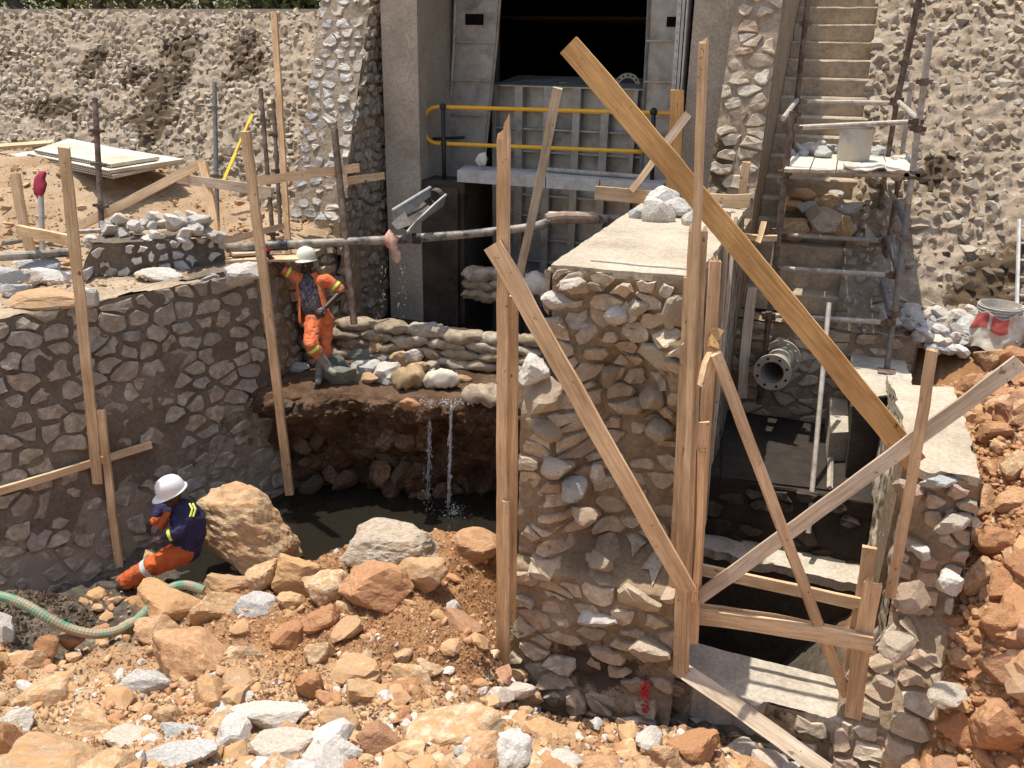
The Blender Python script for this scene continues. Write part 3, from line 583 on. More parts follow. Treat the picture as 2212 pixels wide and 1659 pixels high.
# joints of the apron seen through the water
# ---- steel side panels and gate leaf
GY_ = 12.6
def gp(u, v, d=0): return ay(u, v, GY_ - d)
for lab, out, inn, ribs, win in (('left', [(985, -60), (980, 100), (972, 230), (964, 385)], [(1084, -60), (1072, 100), (1058, 230), (1042, 385)], (90, 172, 245), (1005, 30, 1044, 54)),
                                 ('right', [(1404, -60), (1397, 100), (1390, 230), (1384, 395)], [(1472, -60), (1465, 100), (1458, 230), (1450, 400)], (88, 176, 250), (1441, 36, 1462, 58))):
    r = thing('gate_cheek', gp(*out[3]), f'curved grey steel side panel on the {lab} of the dark gate opening', 'metal panel')
    m = MB(); V = [gp(*p) for p in out]; V2 = [gp(*p) for p in inn]; n = 4
    vv = V + V2; vv = vv + [p + np.array([0, .06, 0]) for p in vv]; f = []
    for i in range(3): f += [(i, i + 1, n + i + 1, n + i), (2 * n + i, 3 * n + i, 3 * n + i + 1, 2 * n + i + 1), (i, 2 * n + i, 2 * n + i + 1, i + 1), (n + i, n + i + 1, 3 * n + i + 1, 3 * n + i)]
    m.add(vv, f); m.build('face_plate', M_gate, r)
    for v in ribs:
        a = [np.interp(v, [q[1] for q in out], [q[0] for q in out]), v + 0]; b = [np.interp(v, [q[1] for q in inn], [q[0] for q in inn]), v + 2]
        m = MB(); A, B = gp(*a), gp(*b); m.box((A[0], GY_ - .05, A[2] - .012), (B[0], GY_ + .0, A[2] + .012)); m.build('rib', M_gate, r)
    for side in (out, inn):
        m = MB(); pp = [gp(*q, .025) for q in side]; m.tube(pp, .022, 4); m.build('edge_flange', M_gate, r)
    w0, w1 = gp(win[0], win[1], .012), gp(win[2], win[3], .012); m = MB(); m.box((w0[0], GY_ - .014, w1[2]), (w1[0], GY_ + .005, w0[2])); m.build('slot', M_dark, r)
# vertical guide with bolts by the right pier
r = thing('gate_guide', ay(1475, 300, 12.2), 'riveted light steel guide rail fixed along the inner edge of the right pier', 'rail')
a, b = ay(1484, -60, PY - .04), ay(1462, 250, PY - .04)
for k, (dx, w, mt) in enumerate(((-.09, .05, M_slab), (-.03, .035, M_gate), (.02, .02, M_slab))):
    m = MB(); m.hexa([(b[0] + dx, b[1], b[2]), (b[0] + dx + w, b[1], b[2]), (b[0] + dx + w, b[1] + .3, b[2]), (b[0] + dx, b[1] + .3, b[2])], [(a[0] + dx, a[1], a[2]), (a[0] + dx + w, a[1], a[2]), (a[0] + dx + w, a[1] + .3, a[2]), (a[0] + dx, a[1] + .3, a[2])]); m.build('rail_bar', mt, r)
for i in range(16):
    c = b + (a - b) * (i + .5) / 16; m = MB(); m.tube([c + np.array([-.065, -.0, 0]), c + np.array([-.065, -.015, 0])], .012, 6); m.build('bolt', M_steel, r)
# the radial gate leaf
gl = thing('sluice_gate', (-3.9, 12.9, .1), 'ribbed grey steel gate leaf closing the lower half of the dark opening', 'sluice gate')
def gz(v): return ay(1200, v, 12.9)[2]
zT, zM = 3.46, ay(1200, 380, 12.9)[2]
xl, xr = -5.05, -2.62
m = MB(); m.box((xl, 12.98, .0), (xr, 13.04, zT)); m.build('skin_plate', M_gate, gl)
m = MB(); m.hexa([(xl, 12.80, zT), (xr, 12.80, zT), (xr, 13.9, zT), (xl, 13.9, zT)], [(xl, 12.80, zT + .02), (xr, 12.80, zT + .02), (xr, 13.9, zT + .14), (xl, 13.9, zT + .14)]); m.build('top_plate', M_gate, gl)
for i, (ua, ub) in enumerate(((1062, 1070), (1111, 1128), (1174, 1190), (1237, 1253), (1299, 1316), (1367, 1376))):
    A, B = ay(ua, 240, 12.8)[0], ay(ub, 240, 12.8)[0]; k = .05 * (A + 3.85) / 1.2
    m = MB(); m.hexa([(A - k, 12.8, .05), (B - k, 12.8, .05), (B - k, 12.98, .05), (A - k, 12.98, .05)], [(A, 12.8, zT), (B, 12.8, zT), (B, 12.98, zT), (A, 12.98, zT)]); m.build('vertical_rib', M_gate, gl)
for v in (241, 281, 330, 372, 425, 470, 520, 568):
    z_ = ay(1200, v, 12.85)[2]; m = MB(); m.box((xl + .01, 12.84, z_ - .012), (xr - .01, 12.985, z_ + .012)); m.build('shelf_plate', M_gate, gl)
def ringflange(parent, c, R0_, R1_, axis_, th, mat, bolts=12, name='flange_ring', n=28, arc=2 * pi):
    axis_ = np.array(axis_, float) / np.linalg.norm(axis_); u = np.cross(axis_, [0, 0, 1.]); u /= np.linalg.norm(u); w = np.cross(u, axis_); m = MB(); v = []
    for i in range(n):
        a = 2 * pi * i / n; d = cos(a) * u + sin(a) * w
        for rr, k in ((R0_, 0), (R1_, 0), (R1_, th), (R0_, th)): v.append(c + d * rr + axis_ * k)
    f = [(4 * i + j, 4 * i + (j + 1) % 4, 4 * ((i + 1) % n) + (j + 1) % 4, 4 * ((i + 1) % n) + j) for i in range(n) for j in range(4)]
    m.add(v, f); o = m.build(name, mat, parent)
    for i in range(bolts):
        a = 2 * pi * (i + .5) / bolts; p = c + (cos(a) * u + sin(a) * w) * (R0_ + R1_) / 2; m = MB(); m.tube([p - axis_ * .012, p + axis_ * (th + .012)], .014, 6); m.build('bolt_hole', M_dark, parent)
    return o
fr = thing('flange_ring', ay(1355, 185, 13.3), 'pale ring flange with bolt holes on top of the steel gate', 'flange'); ringflange(fr, ay(1355, 188, 13.3), .13, .20, (0, 1, 0), .03, M_flange, 14, 'ring')
for u in (1066, 1142, 1217): c = ay(u, 187, 13.2); m = MB(); m.box((c[0] - .02, 13.18, zT), (c[0] + .02, 13.22, c[2] + .05)); m.box((c[0] - .06, 13.17, c[2] + .03), (c[0] + .06, 13.23, c[2] + .06)); m.build('lifting_lug', M_gate, gl)
# ---- walkway slab, its pipe, the yellow railing
wk = thing('walkway_slab', (-3.7, 11.2, 2.3), 'pale metal footbridge slab spanning the gate between the concrete piers', 'walkway')
m = MB(); m.hexa([(-4.95, 11.2, 2.23), (-2.05, 11.2, 2.23), (-2.05, 11.85, 2.23), (-5.1, 11.85, 2.23)], [(-4.95, 11.2, 2.385), (-2.05, 11.2, 2.385), (-2.05, 11.85, 2.385), (-5.1, 11.85, 2.385)]); m.build('slab', M_slab, wk)
for x in (-4.3, -3.65, -2.9): m = MB(); m.box((x, 11.192, 2.235), (x + .008, 11.199, 2.38)); m.build('joint', M_dark, wk)
m = MB(); m.tube([(-3.75, 11.6, 2.425), (-2.35, 11.45, 2.425)], .032, 10); tag(m.build('scaffold_tube', M_steel), 'dull steel tube lying along the metal footbridge slab', 'tube')
m = MB(); m.box((-5.7, 11.35, 2.05), (-4.9, 11.9, 2.2)); tag(m.build('rusty_beam', M_rustwall), 'dark rusty landing plate at the foot of the left railing post', 'beam')
rl = thing('guard_rail', ay(958, 400, 11.9), 'yellow tubular guard rail with black posts across the gate walkway', 'railing')
Q = [(1500, 247), (1455, 245), (1200, 238), (960, 231), (940, 231), (926, 236), (919, 248), (917, 265), (918, 285), (923, 300), (934, 308), (950, 310), (1200, 320), (1390, 328)]
Qp = np.array([ay(u, v, 11.6) for u, v in Q]); tq = np.linspace(0, len(Q) - 1, 90); Cq = np.stack([np.interp(tq, range(len(Q)), Qp[:, i]) for i in range(3)], 1)
for _ in range(6): Cq[1:-1] = (Cq[:-2] + Cq[2:] + 2 * Cq[1:-1]) / 4
m = MB(); m.tube(list(Cq), .028, 10); m.build('yellow_rail', M_yellow, rl, smooth=True)
for u0, v0, u1, v1 in ((957, 228, 960, 398), (1412, 238, 1408, 410)): m = MB(); m.tube([ay(u0, v0, 11.56), ay(u1, v1, 11.56)], .030, 10); m.build('post', M_blackm, rl, smooth=True); m = MB(); m.ell(ay(u0, v0 + 3, 11.57), (.05, .05, .05)); m.ell(ay((u0 + u1) / 2, 311 + (13 if u0 > 1300 else 0), 11.57), (.045, .045, .045)); m.build('ball_joint', M_blackm, rl, smooth=True)
m = MB(); m.tube([ay(1470, 290, 11.6), ay(935, 300, 11.8)][1:] + [ay(1002, 297, 12.5)], .022, 8); m.build('wall_bracket', M_blackm, rl)
# ---- pillar (the tall broken pier in the middle)
pr = thing('stone_pier', (-1.4, 6.4, -1.5), 'tall unfinished stone pier with a smooth pale screeded top in the middle', 'stone pier')
def pxl(z): return -2.10 + .17 * sstep(1.3, 1.75, z)
def pxr(z): return -.86 + .20 * sstep(1.6, -1.2, z)
def pyf(x, z):
    L = sstep(-1.45, -1.85, x + .05 * np.sin(z * 3)); up = 6.22 + .08 * sstep(2.4, 1.9, z)
    rec = 6.52 - .22 * sstep(-1.12, -.95, x) * sstep(.9, 1.5, z)
    Y = np.where(z > 1.95, up, rec - .25 * sstep(1.55, 1.95, z))
    step = 5.9 + .0 * x; k = sstep(-.02, -.14, z); Y = Y * (1 - k) + step * k
    lc = 5.97 + .25 * sstep(1.1, 1.6, z); Y = np.where(z > -.1, Y * (1 - L) + np.minimum(Y, lc) * L, Y)
    return Y - .05 * sstep(-.2, -1.4, z)
def pfn(s, t):
    s = np.asarray(s); t = np.asarray(t); z = -1.75 + t * 4.13; x = pxl(z) * (1 - s) + pxr(z) * s; y = pyf(x, z); return np.stack([x, y + .05 * fbm(xyz(x * 3, z * 3, 2.), 3, 6), z + 0 * s], -1)
class PS(Surf):
    def nrm(s, a, b):
        n = super().nrm(a, b); n = n * np.array([.5, 1, .35]); n[..., 1] -= .8; return n / np.linalg.norm(n, axis=-1, keepdims=True)
Sp = PS(pfn, 1.35, 4.13, .03, 6, 5)
def pmask(a, b): return not (.5 < b < .95 and .45 < a < 1.05 and (a * 5 + b * 3) % 1 < .75)
def pwet(a, b): return 1.1 * np.exp(-(((a - .75) / .45) ** 2 + ((b - .78) / .22) ** 2)) + .6 * sstep(.35, .05, b)
masonry(pr, Sp, .25, .14, .012, .046, M_st_pillar, M_mortbrown, 51, keep=.93, step=.022, wetfn=pwet, mask=pmask, sizes=(.62, 1.02), jit=.44)
zt = 2.4
def slabtop(root, pts, z, mat, thick=.05, name='screeded_top', seed=3, ragged=.02, step=.04):
    a, b, c, d = [np.array(p, float) for p in pts]; n = 60; s = np.linspace(0, 1, 50)[:, None, None]; t = np.linspace(0, 1, 120)[None, :, None]
    V = ((a * (1 - s) + b * s) * (1 - t) + (d * (1 - s) + c * s) * t); V = np.concatenate([V, np.full(V.shape[:2] + (1,), z)], 2) if V.shape[2] == 2 else V
    V[..., 2] += .006 * fbm(V * 3, 3, seed) + .003 * fbm(V * 14, 2, seed); r = ragged * fbm(V * 6, 3, seed + 5)
    V[:, 0, 1] += r[:, 0] * 2; V[0, :, 0] += r[0] * .6; V[-1, :, 0] += r[-1] * .6
    m = MB(); m.grid(V); E = [V[:, 0], V[-1, :], V[::-1, -1], V[0, ::-1]]
    for e in E: lo = e.copy(); lo[:, 2] -= thick; m.grid(np.stack([lo, e], 1)[:, :])
    return m.build(name, mat, root)
slabtop(pr, [(-1.96, 6.19), (-.845, 6.26), (-.845, 9.75), (-1.96, 9.75)], zt, M_screed, .06)
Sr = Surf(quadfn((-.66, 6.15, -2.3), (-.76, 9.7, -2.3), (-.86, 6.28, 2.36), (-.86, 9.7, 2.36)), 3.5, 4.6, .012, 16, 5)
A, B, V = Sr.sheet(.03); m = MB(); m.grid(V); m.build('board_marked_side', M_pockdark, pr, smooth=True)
Sll = Surf(quadfn((-2.1, 9.7, -1.9), (-2.1, 5.9, -1.9), (-1.96, 9.7, 2.36), (-1.96, 6.2, 2.36)), 3.6, 4.2, .02, 17, 5)
masonry(pr, Sll, .3, .2, .03, .03, M_st_left, M_mortbrown, 52, keep=.9, limit=60, step=.06, bed='side_mortar_bed')
m = MB(); m.hexa([(-2.08, 6.6, -2.4), (-.70, 6.6, -2.4), (-.80, 9.7, -2.4), (-2.08, 9.7, -2.4)], [(-1.94, 6.62, 2.35), (-.88, 6.62, 2.35), (-.88, 9.7, 2.35), (-1.94, 9.7, 2.35)]); m.build('pier_core', M_mortbrown, pr)
# ---- footing wall with the sill under the timber frame
fw = thing('footing_wall', (0, 5.9, -1.7), 'low mortared stone footing wall carrying the dusty sill in the lower right', 'stone wall')
def ffn(s, t):
    s = np.asarray(s); t = np.asarray(t); x = -.70 + 1.95 * s; z = -2.1 + 1.08 * t; return np.stack([x + 0 * t, 5.93 - .05 * s + .10 * t - .0 * x, z + 0 * s], -1)
masonry(fw, Surf(ffn, 1.95, 1.08, .02, 61, 5), .27, .17, .03, .022, M_st_pillar, M_mortbrown, 61, keep=.85, sizes=(.65, .95), step=.03, wetfn=lambda a, b: .35 + 0 * a)
slabtop(fw, [(-.72, 6.03), (.74, 6.0), (.74, 6.52), (-.66, 6.56)], -1.0, M_oldconc, .3, 'sill_top', 13, .04)
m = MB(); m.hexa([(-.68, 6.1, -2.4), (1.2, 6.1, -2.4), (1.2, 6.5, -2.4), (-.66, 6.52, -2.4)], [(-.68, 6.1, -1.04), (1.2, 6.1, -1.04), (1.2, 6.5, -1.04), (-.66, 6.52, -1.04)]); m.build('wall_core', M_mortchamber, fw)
# cross wall inside the chamber
xw = thing('cross_wall', (0, 8.2, -2), 'short concrete cross wall inside the right-hand chamber, half in shadow', 'wall')
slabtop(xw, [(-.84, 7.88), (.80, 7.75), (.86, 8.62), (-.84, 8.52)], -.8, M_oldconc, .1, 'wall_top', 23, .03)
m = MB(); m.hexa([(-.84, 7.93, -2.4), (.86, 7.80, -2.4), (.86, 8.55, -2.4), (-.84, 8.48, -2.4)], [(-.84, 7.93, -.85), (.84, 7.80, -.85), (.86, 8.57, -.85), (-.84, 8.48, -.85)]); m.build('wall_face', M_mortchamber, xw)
m = MB(); m.box((-1.0, 6.4, -2.5), (1.3, 10.3, -2.2)); tag(m.build('chamber_floor', M_mud), kind='structure')
# ---- right block wall
rb = thing('block_wall', (1.1, 7.5, -1), 'stepped stone wall with a flat pale top on the right of the chamber', 'stone wall')
zr = 1.0; c1, c2, c3, c4 = [az(u, v, zr) for u, v in ((1985, 1012), (2117, 1032), (2062, 838), (1925, 828))]
slabtop(rb, [tuple(c1[:2]), tuple(c2[:2]), tuple(c3[:2]), tuple(c4[:2])], zr, M_screed, .07, 'wall_top', 33, .04)
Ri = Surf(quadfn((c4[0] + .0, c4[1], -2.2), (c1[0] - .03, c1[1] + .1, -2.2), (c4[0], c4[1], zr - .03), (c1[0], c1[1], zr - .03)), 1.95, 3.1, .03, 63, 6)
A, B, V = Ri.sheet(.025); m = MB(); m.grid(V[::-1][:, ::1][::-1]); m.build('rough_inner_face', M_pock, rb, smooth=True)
def rfn(s, t):
    s = np.asarray(s); t = np.asarray(t); z = -1.9 + t * 2.85; x0 = c1[0] + .0 * z - .30 * sstep(-.35, -.9, z); x1 = c2[0] + .04 - .06 * sstep(.6, -1, z)
    x = x0 * (1 - s) + x1 * s; y = c1[1] + .02 - .85 * sstep(.15, -1.35, z + .25 * (1 - s)) + .04 * fbm(xyz(x * 3, z * 3, 5.), 3, 66); return np.stack([x, y, z + 0 * s], -1)
masonry(rb, PS(rfn, .62, 3.1, .03, 64, 6), .25, .15, .016, .05, M_st_pillar, M_mortbrown, 62, keep=.95, step=.022, sizes=(.7, 1.))
m = MB(); m.hexa([(c4[0] + .05, c1[1] + .5, -2.4), (c3[0], c1[1] + .5, -2.4), (c3[0], c3[1], -2.4), (c4[0] + .05, c4[1], -2.4)], [(c4[0] + .05, c1[1] + .3, zr - .06), (c3[0] - .02, c1[1] + .3, zr - .06), (c3[0], c3[1], zr - .06), (c4[0] + .05, c4[1], zr - .06)])
m.hexa([(c1[0] + .05, c1[1] + .05, -2.4), (c2[0] - .05, c1[1] + .05, -2.4), (c2[0], c1[1] + .6, -2.4), (c1[0] + .05, c1[1] + .6, -2.4)], [(c1[0] + .05, c1[1] + .12, zr - .06), (c2[0] - .05, c1[1] + .12, zr - .06), (c2[0], c1[1] + .6, zr - .06), (c1[0] + .05, c1[1] + .6, zr - .06)]); m.build('wall_core', M_mortbrown, rb)
Ro = Surf(quadfn((c2[0] + .0, c1[1] - .2, -1.9), (c3[0] + .02, c3[1], -1.9), (c2[0] + .02, c2[1], zr - .04), (c3[0] + .02, c3[1], zr - .04)), 2.1, 2.9, .03, 65, 5)
A, B, V = Ro.sheet(.05); m = MB(); m.grid(V); m.build('outer_face', M_mortbrown, rb, smooth=True)
# lower blocks behind it
for q, (pts, z_, lab) in enumerate((([(1884, 876), (1975, 880), (1968, 806), (1878, 806)], .88, 'flat concrete block between the tall wall and the scaffold foot'), ([(1842, 858), (1975, 850), (1948, 752), (1838, 756)], .75, 'flat concrete block carrying the scaffold foot plate'))):
    P = [az(u, v, z_) for u, v in pts]; P = [np.array([max(p[0], .80 if (q == 0 and p[1] < 9.2) else p[0]), max(p[1], 8.58), p[2]]) for p in P]; r = thing('concrete_block', P[0], lab, 'concrete block'); slabtop(r, [tuple(p[:2]) for p in P], z_, M_oldconc, .1, 'block_top', 70 + q, .02)
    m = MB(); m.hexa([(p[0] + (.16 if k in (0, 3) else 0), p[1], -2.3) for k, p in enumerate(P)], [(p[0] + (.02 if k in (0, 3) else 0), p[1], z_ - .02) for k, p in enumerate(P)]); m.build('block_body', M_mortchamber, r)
# chamber back: landing, back wall, inner ledge
lb = thing('landing_wall', (.3, 10.2, -1), 'dark stone wall below the stair landing at the back of the chamber', 'stone wall')
masonry(lb, Surf(quadfn((-1.1, 10.05, -2.2), (1.12, 10.05, -2.2), (-1.1, 10.15, 1.02), (1.12, 10.15, 1.02)), 2.2, 3.2, .02, 71, 5), .27, .14, .02, .03, M_st_pillar, M_mortbrown, 71, keep=.95, step=.04)
m = MB(); A, B = np.meshgrid(np.linspace(-1.1, 1.15, 60), np.linspace(10.12, 11.0, 30), indexing='ij'); m.grid(np.stack([A, B, 1.03 + .03 * fbm(xyz(A, B) * 7, 3, 5)], -1)); m.build('landing_top', M_mortbrown, lb, smooth=True)
m = MB(); m.box((-1.1, 10.2, -2.3), (1.15, 11.5, .98)); m.build('wall_core', M_mortbrown, lb)
P = [az(u, v, -.12) for u, v in ((1558, 1030), (1792, 1058), (1795, 935), (1560, 930))]
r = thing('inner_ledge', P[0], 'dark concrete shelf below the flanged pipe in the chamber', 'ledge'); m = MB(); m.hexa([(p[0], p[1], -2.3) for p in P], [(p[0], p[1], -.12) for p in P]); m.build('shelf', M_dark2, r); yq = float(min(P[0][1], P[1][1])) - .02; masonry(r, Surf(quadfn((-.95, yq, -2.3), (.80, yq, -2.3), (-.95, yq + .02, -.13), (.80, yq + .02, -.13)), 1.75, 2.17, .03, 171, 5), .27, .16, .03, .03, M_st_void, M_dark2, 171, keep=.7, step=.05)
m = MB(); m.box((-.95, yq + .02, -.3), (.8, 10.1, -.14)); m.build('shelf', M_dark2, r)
m = MB(); m.tube([P[1] + np.array([0, 0, .02]), P[2] + np.array([0, 0, .02])], .03, 4); m.build('raised_lip', M_oldconc, r)
P = [az(u, v, .2) for u, v in ((1795, 935), (1885, 930), (1885, 850), (1790, 850))]
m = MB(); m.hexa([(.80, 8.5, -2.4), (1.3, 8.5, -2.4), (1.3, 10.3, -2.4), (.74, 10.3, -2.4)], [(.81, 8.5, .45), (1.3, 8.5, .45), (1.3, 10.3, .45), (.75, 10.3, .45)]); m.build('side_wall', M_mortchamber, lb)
r = thing('inner_ledge', P[0], 'small higher concrete shelf right of the flanged pipe', 'ledge'); m = MB(); m.hexa([(p[0], p[1], -2.3) for p in P], [(p[0], p[1], .2) for p in P]); m.build('shelf', M_oldconc, r)
# ---- stairs
sr = thing('concrete_stairs', (-.3, 10.6, 1.1), 'steep flight of stone and mortar steps climbing the embankment on the right', 'stairs')
M_step = stone_mat('step_render', [(.42, .34, .24)], sc=5, dirt=(.50, .43, .34), dfac=.22, bd=.012)
n = 19; rise, run = .238, .2645
for i in range(n):
    y0, z0 = 10.55 + i * run, 1.06 + i * rise; g = np.random.RandomState(i); x1 = .345 - .0065 * i + g.uniform(-.02, .02)
    xs = np.linspace(-.84, x1, 22); top = []; bot = []
    m = MB(); A = np.stack([np.stack([xs, y0 + .012 * fbm(xyz(xs * 4, i), 2, 3) - .01, np.full(22, z0)], -1), np.stack([xs, y0 + .012 * fbm(xyz(xs * 4, i), 2, 3) - .02, z0 + rise - .02 + .006 * noise(xyz(xs * 6, i))], -1), np.stack([xs, y0 + .0 * xs, z0 + rise + .006 * noise(xyz(xs * 6, i))], -1), np.stack([xs, np.full(22, y0 + run + .03), np.full(22, z0 + rise + .005)], -1)], 1)
    m.grid(A); m.add([A[-1, 0], A[-1, 1], A[-1, 2], A[-1, 3], (x1, y0 + run + .03, z0 - .1)], [(0, 4, 3, 2, 1)]); m.build('step', M_step, sr)
m = MB(); m.hexa([(-.84, 10.75, .6), (.26, 10.75, .6), (.26, 17, .6), (-.84, 17, .6)], [(-.84, 15.75, 5.0), (.1, 15.75, 5.0), (.1, 17, 5.0), (-.84, 17, 5.0)]); m.build('stair_core', M_mortbrown, sr)
# ---- stair cheek wall (sloping stone face between the pier and the stairs)
cb = thing('cheek_wall', (-1.1, 10.4, 1), 'sloping stone cheek wall with taut string lines between gate pier and stairs', 'stone wall')
F0, F1, zb_, zt_ = 10.25, 11.2, .9, 5.5
yt_ = F0 + (zt_ - 1.5) * (F1 - F0) / 3.1; yb_ = F0 + (zb_ - 1.5) * (F1 - F0) / 3.1
def cwet(a, b): return .9 * np.exp(-(((a - .12) / .16) ** 2 + ((b - 1.9) / .5) ** 2)) + .8 * sstep(1.0, .5, b)
masonry(cb, Surf(quadfn((-1.42, yb_, zb_), (-.84, yb_, zb_), (-1.36, yt_, zt_), (-.84, yt_, zt_)), .56, 4.75, .02, 81, 5), .25, .15, .014, .03, M_st_pillar, M_mortpale, 81, keep=.95, step=.025, wetfn=cwet, sizes=(.7, 1))
m = MB(); m.hexa([(-1.41, yb_ + .03, -.5), (-.845, yb_ + .03, -.5), (-.845, 16, -.5), (-1.2, 16, -.5)], [(-1.35, yt_ + .04, zt_), (-.845, yt_ + .04, zt_), (-.845, 16, zt_), (-1.2, 16, zt_)]); m.build('wall_core', M_mortbrown, cb)
for (u0, v0, u1, v1) in ((1640, -20, 1612, 430), (1675, -20, 1655, 250)):
    m = MB(); m.tube([ad(u0, v0, 11.4), ad(u1, v1, 10.6)], .004, 4); tag(m.build('string_line', M_rope), f"thin taut string line in front of the cheek wall, the {'left' if u0 < 1650 else 'right'} one", 'string')
# infill between pillar far end and gate pier
m = MB(); m.hexa([(-1.95, 9.7, -2), (-.82, 9.7, -2), (-.84, 11.35, -2), (-1.9, 11.35, -2)], [(-1.95, 9.7, 2.15), (-.85, 9.7, 2.15), (-.86, 11.35, 2.15), (-1.9, 11.35, 2.15)]); tag(m.build('stone_infill', M_mortbrown), 'brown mortared infill behind the far end of the tall stone pier', 'wall')
# ================================================================ LEDGE
def ledge_edge(x): return np.interp(x, [-6.6, -5.81, -5.2, -4.6, -4.1, -3.39, -2.6, -1.9], [7.95, 8.08, 8.45, 8.5, 8.72, 8.92, 9.0, 9.05])
xs = np.linspace(-6.45, -1.95, 190); prof = [(1.6, .02), (1.2, .015), (.9, .01), (.6, .01), (.35, .0), (.18, .0), (.05, -.01), (-.02, -.08), (-.02, -.2), (.06, -.32), (.14, -.45), (.16, -.6), (.2, -.8), (.24, -1.0), (.26, -1.25), (.26, -1.5), (.25, -1.9)]
pk = np.array(prof); tt_ = np.linspace(0, len(prof) - 1, 110); py_ = np.interp(tt_, range(len(prof)), pk[:, 0]); pz_ = np.interp(tt_, range(len(prof)), pk[:, 1])
A = np.repeat(xs[:, None], 110, 1); Yb = ledge_edge(A) + py_[None] * np.where(pz_[None] < -.25, 1.6, 1.); Z = np.repeat(pz_[None], len(xs), 0)
V = np.stack([A, Yb, Z], -1); d1 = fbm(V * 2.6, 4, 91); d2 = np.abs(fbm(V * 7, 4, 92)); low = sstep(.0, -.15, Z)
V[..., 1] -= low * (.20 * d1 + .10 * d2); V[..., 2] += (1 - low) * (.035 * d1 + .02 * d2) + low * .05 * d2
m = MB(); m.grid(V); lg = tag(m.build('ledge_ground', M_ledge), kind='structure')
m = MB(); m.hexa([(-6.5, 9.9, -2.4), (-1.9, 9.9, -2.4), (-1.9, 13, -2.4), (-6.5, 13, -2.4)], [(-6.5, 9.7, -.05), (-1.9, 9.7, -.05), (-1.9, 13, -.05), (-6.5, 13, -.05)]); tag(m.build('bedrock', M_ledge), kind='structure')
g = np.random.RandomState(5)
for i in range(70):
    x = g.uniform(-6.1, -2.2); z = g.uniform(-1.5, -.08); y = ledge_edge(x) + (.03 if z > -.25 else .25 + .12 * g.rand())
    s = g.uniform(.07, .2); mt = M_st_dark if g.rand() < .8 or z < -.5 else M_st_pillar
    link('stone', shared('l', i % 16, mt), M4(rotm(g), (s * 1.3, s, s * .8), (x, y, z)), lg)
m = MB(); m.add([(-7.6, 3.6, -1.42), (-1.9, 3.6, -1.42), (-1.9, 10, -1.42), (-7.6, 10, -1.42)], [(0, 1, 2, 3)])
tag(m.build('pit_water', M_water), kind='structure')
# ================================================================ ROCK HELPERS
def rock(p, s, mat, label, group=None, kind='r', i=None, seed=None, R=None, name='rock', sink=.36, cat='rock'):
    g = np.random.RandomState(seed if seed is not None else int(abs(p[0] * 911 + p[1] * 353 + p[2] * 77) * 10) % 99999)
    if i is None: i = g.randint(26 if kind == 'r' else 16)
    if R is None: R = rotm(g, .5)
    o = link(name, shared(kind, i, mat), M4(R, s, (p[0], p[1], p[2] + s[2] * (1 - 2 * sink) * .75))); tag(o, label, cat, group); return o
def bigrock(c, s, mat, label, seed, R=None, sub=4, rough=.09, npl=16, name='boulder', cat='boulder'):
    v, f = rock_vf(seed, sub, npl, rough); R = np.eye(3) if R is None else np.array(R); m = MB(); m.add((v * np.array(s)) @ R.T, f)
    me, _ = m.mesh(name, mat, False, (0, 0, 0)); o = link(name, me, Matrix.Translation(Vector([float(x) for x in c]))); return tag(o, label, cat)
def rz(a, b=0, c=0): return np.array(Matrix.Rotation(radians(a), 3, 'Z') @ Matrix.Rotation(radians(b), 3, 'X') @ Matrix.Rotation(radians(c), 3, 'Y'))
VIEWZ = degrees_ = math.degrees(HEAD)
def prock(u, v, w, h, mat, label, D=None, seed=1, depth=.8, roll=0, tip=0, sub=4, rough=.08, npl=15, ex=44, dz=-.02, name='rock', cat='rock', group=None, p=None):
    """rock whose outline spans about w x h picture points round (u, v); stands on the ground"""
    if p is None: p = gnd(u, v + h * .42) if D is None else ad(u, v, D)
    dd = proj(p)[2]; W_ = w / FL * dd / 2 * 1.2; H_ = h / FL * dd / 2 * 1.16
    c = np.array(p) + np.array([0, 0, (H_ * .7 if D is None else 0) + dz])
    v_, f = rock_vf(seed, sub, npl, rough, ex); R = rz(20, tip) @ np.array(Matrix.Rotation(radians(-roll), 3, 'Y')); m = MB(); m.add(v_, f)
    me, _ = m.mesh(name, mat, False, (0, 0, 0)); o = link(name, me, M4(R, (W_, (W_ + H_) / 2 * depth, H_), c)); return tag(o, label, cat, group)
def where(u, v, LM):
    best = sorted(((u - a) ** 2 + (v - b) ** 2, a, b, n) for a, b, n in LM)[0]; d = best[0] ** .5; a, b = u - best[1], v - best[2]
    side = ('right of' if a > 0 else 'left of') if abs(a) > abs(b) * 1.3 else ('below' if b > 0 else 'above') if abs(b) > abs(a) * 1.3 else (('lower ' if b > 0 else 'upper ') + ('right of' if a > 0 else 'left of'))
    return ('just ' if d < 60 else '') + side + ' ' + best[3]
used_labels = set()
def uniq(opts):
    for o in opts:
        o = ' '.join(o.split()[:16])
        if o not in used_labels: used_labels.add(o); return o, True
    return ' '.join(opts[0].split()[:16]), False
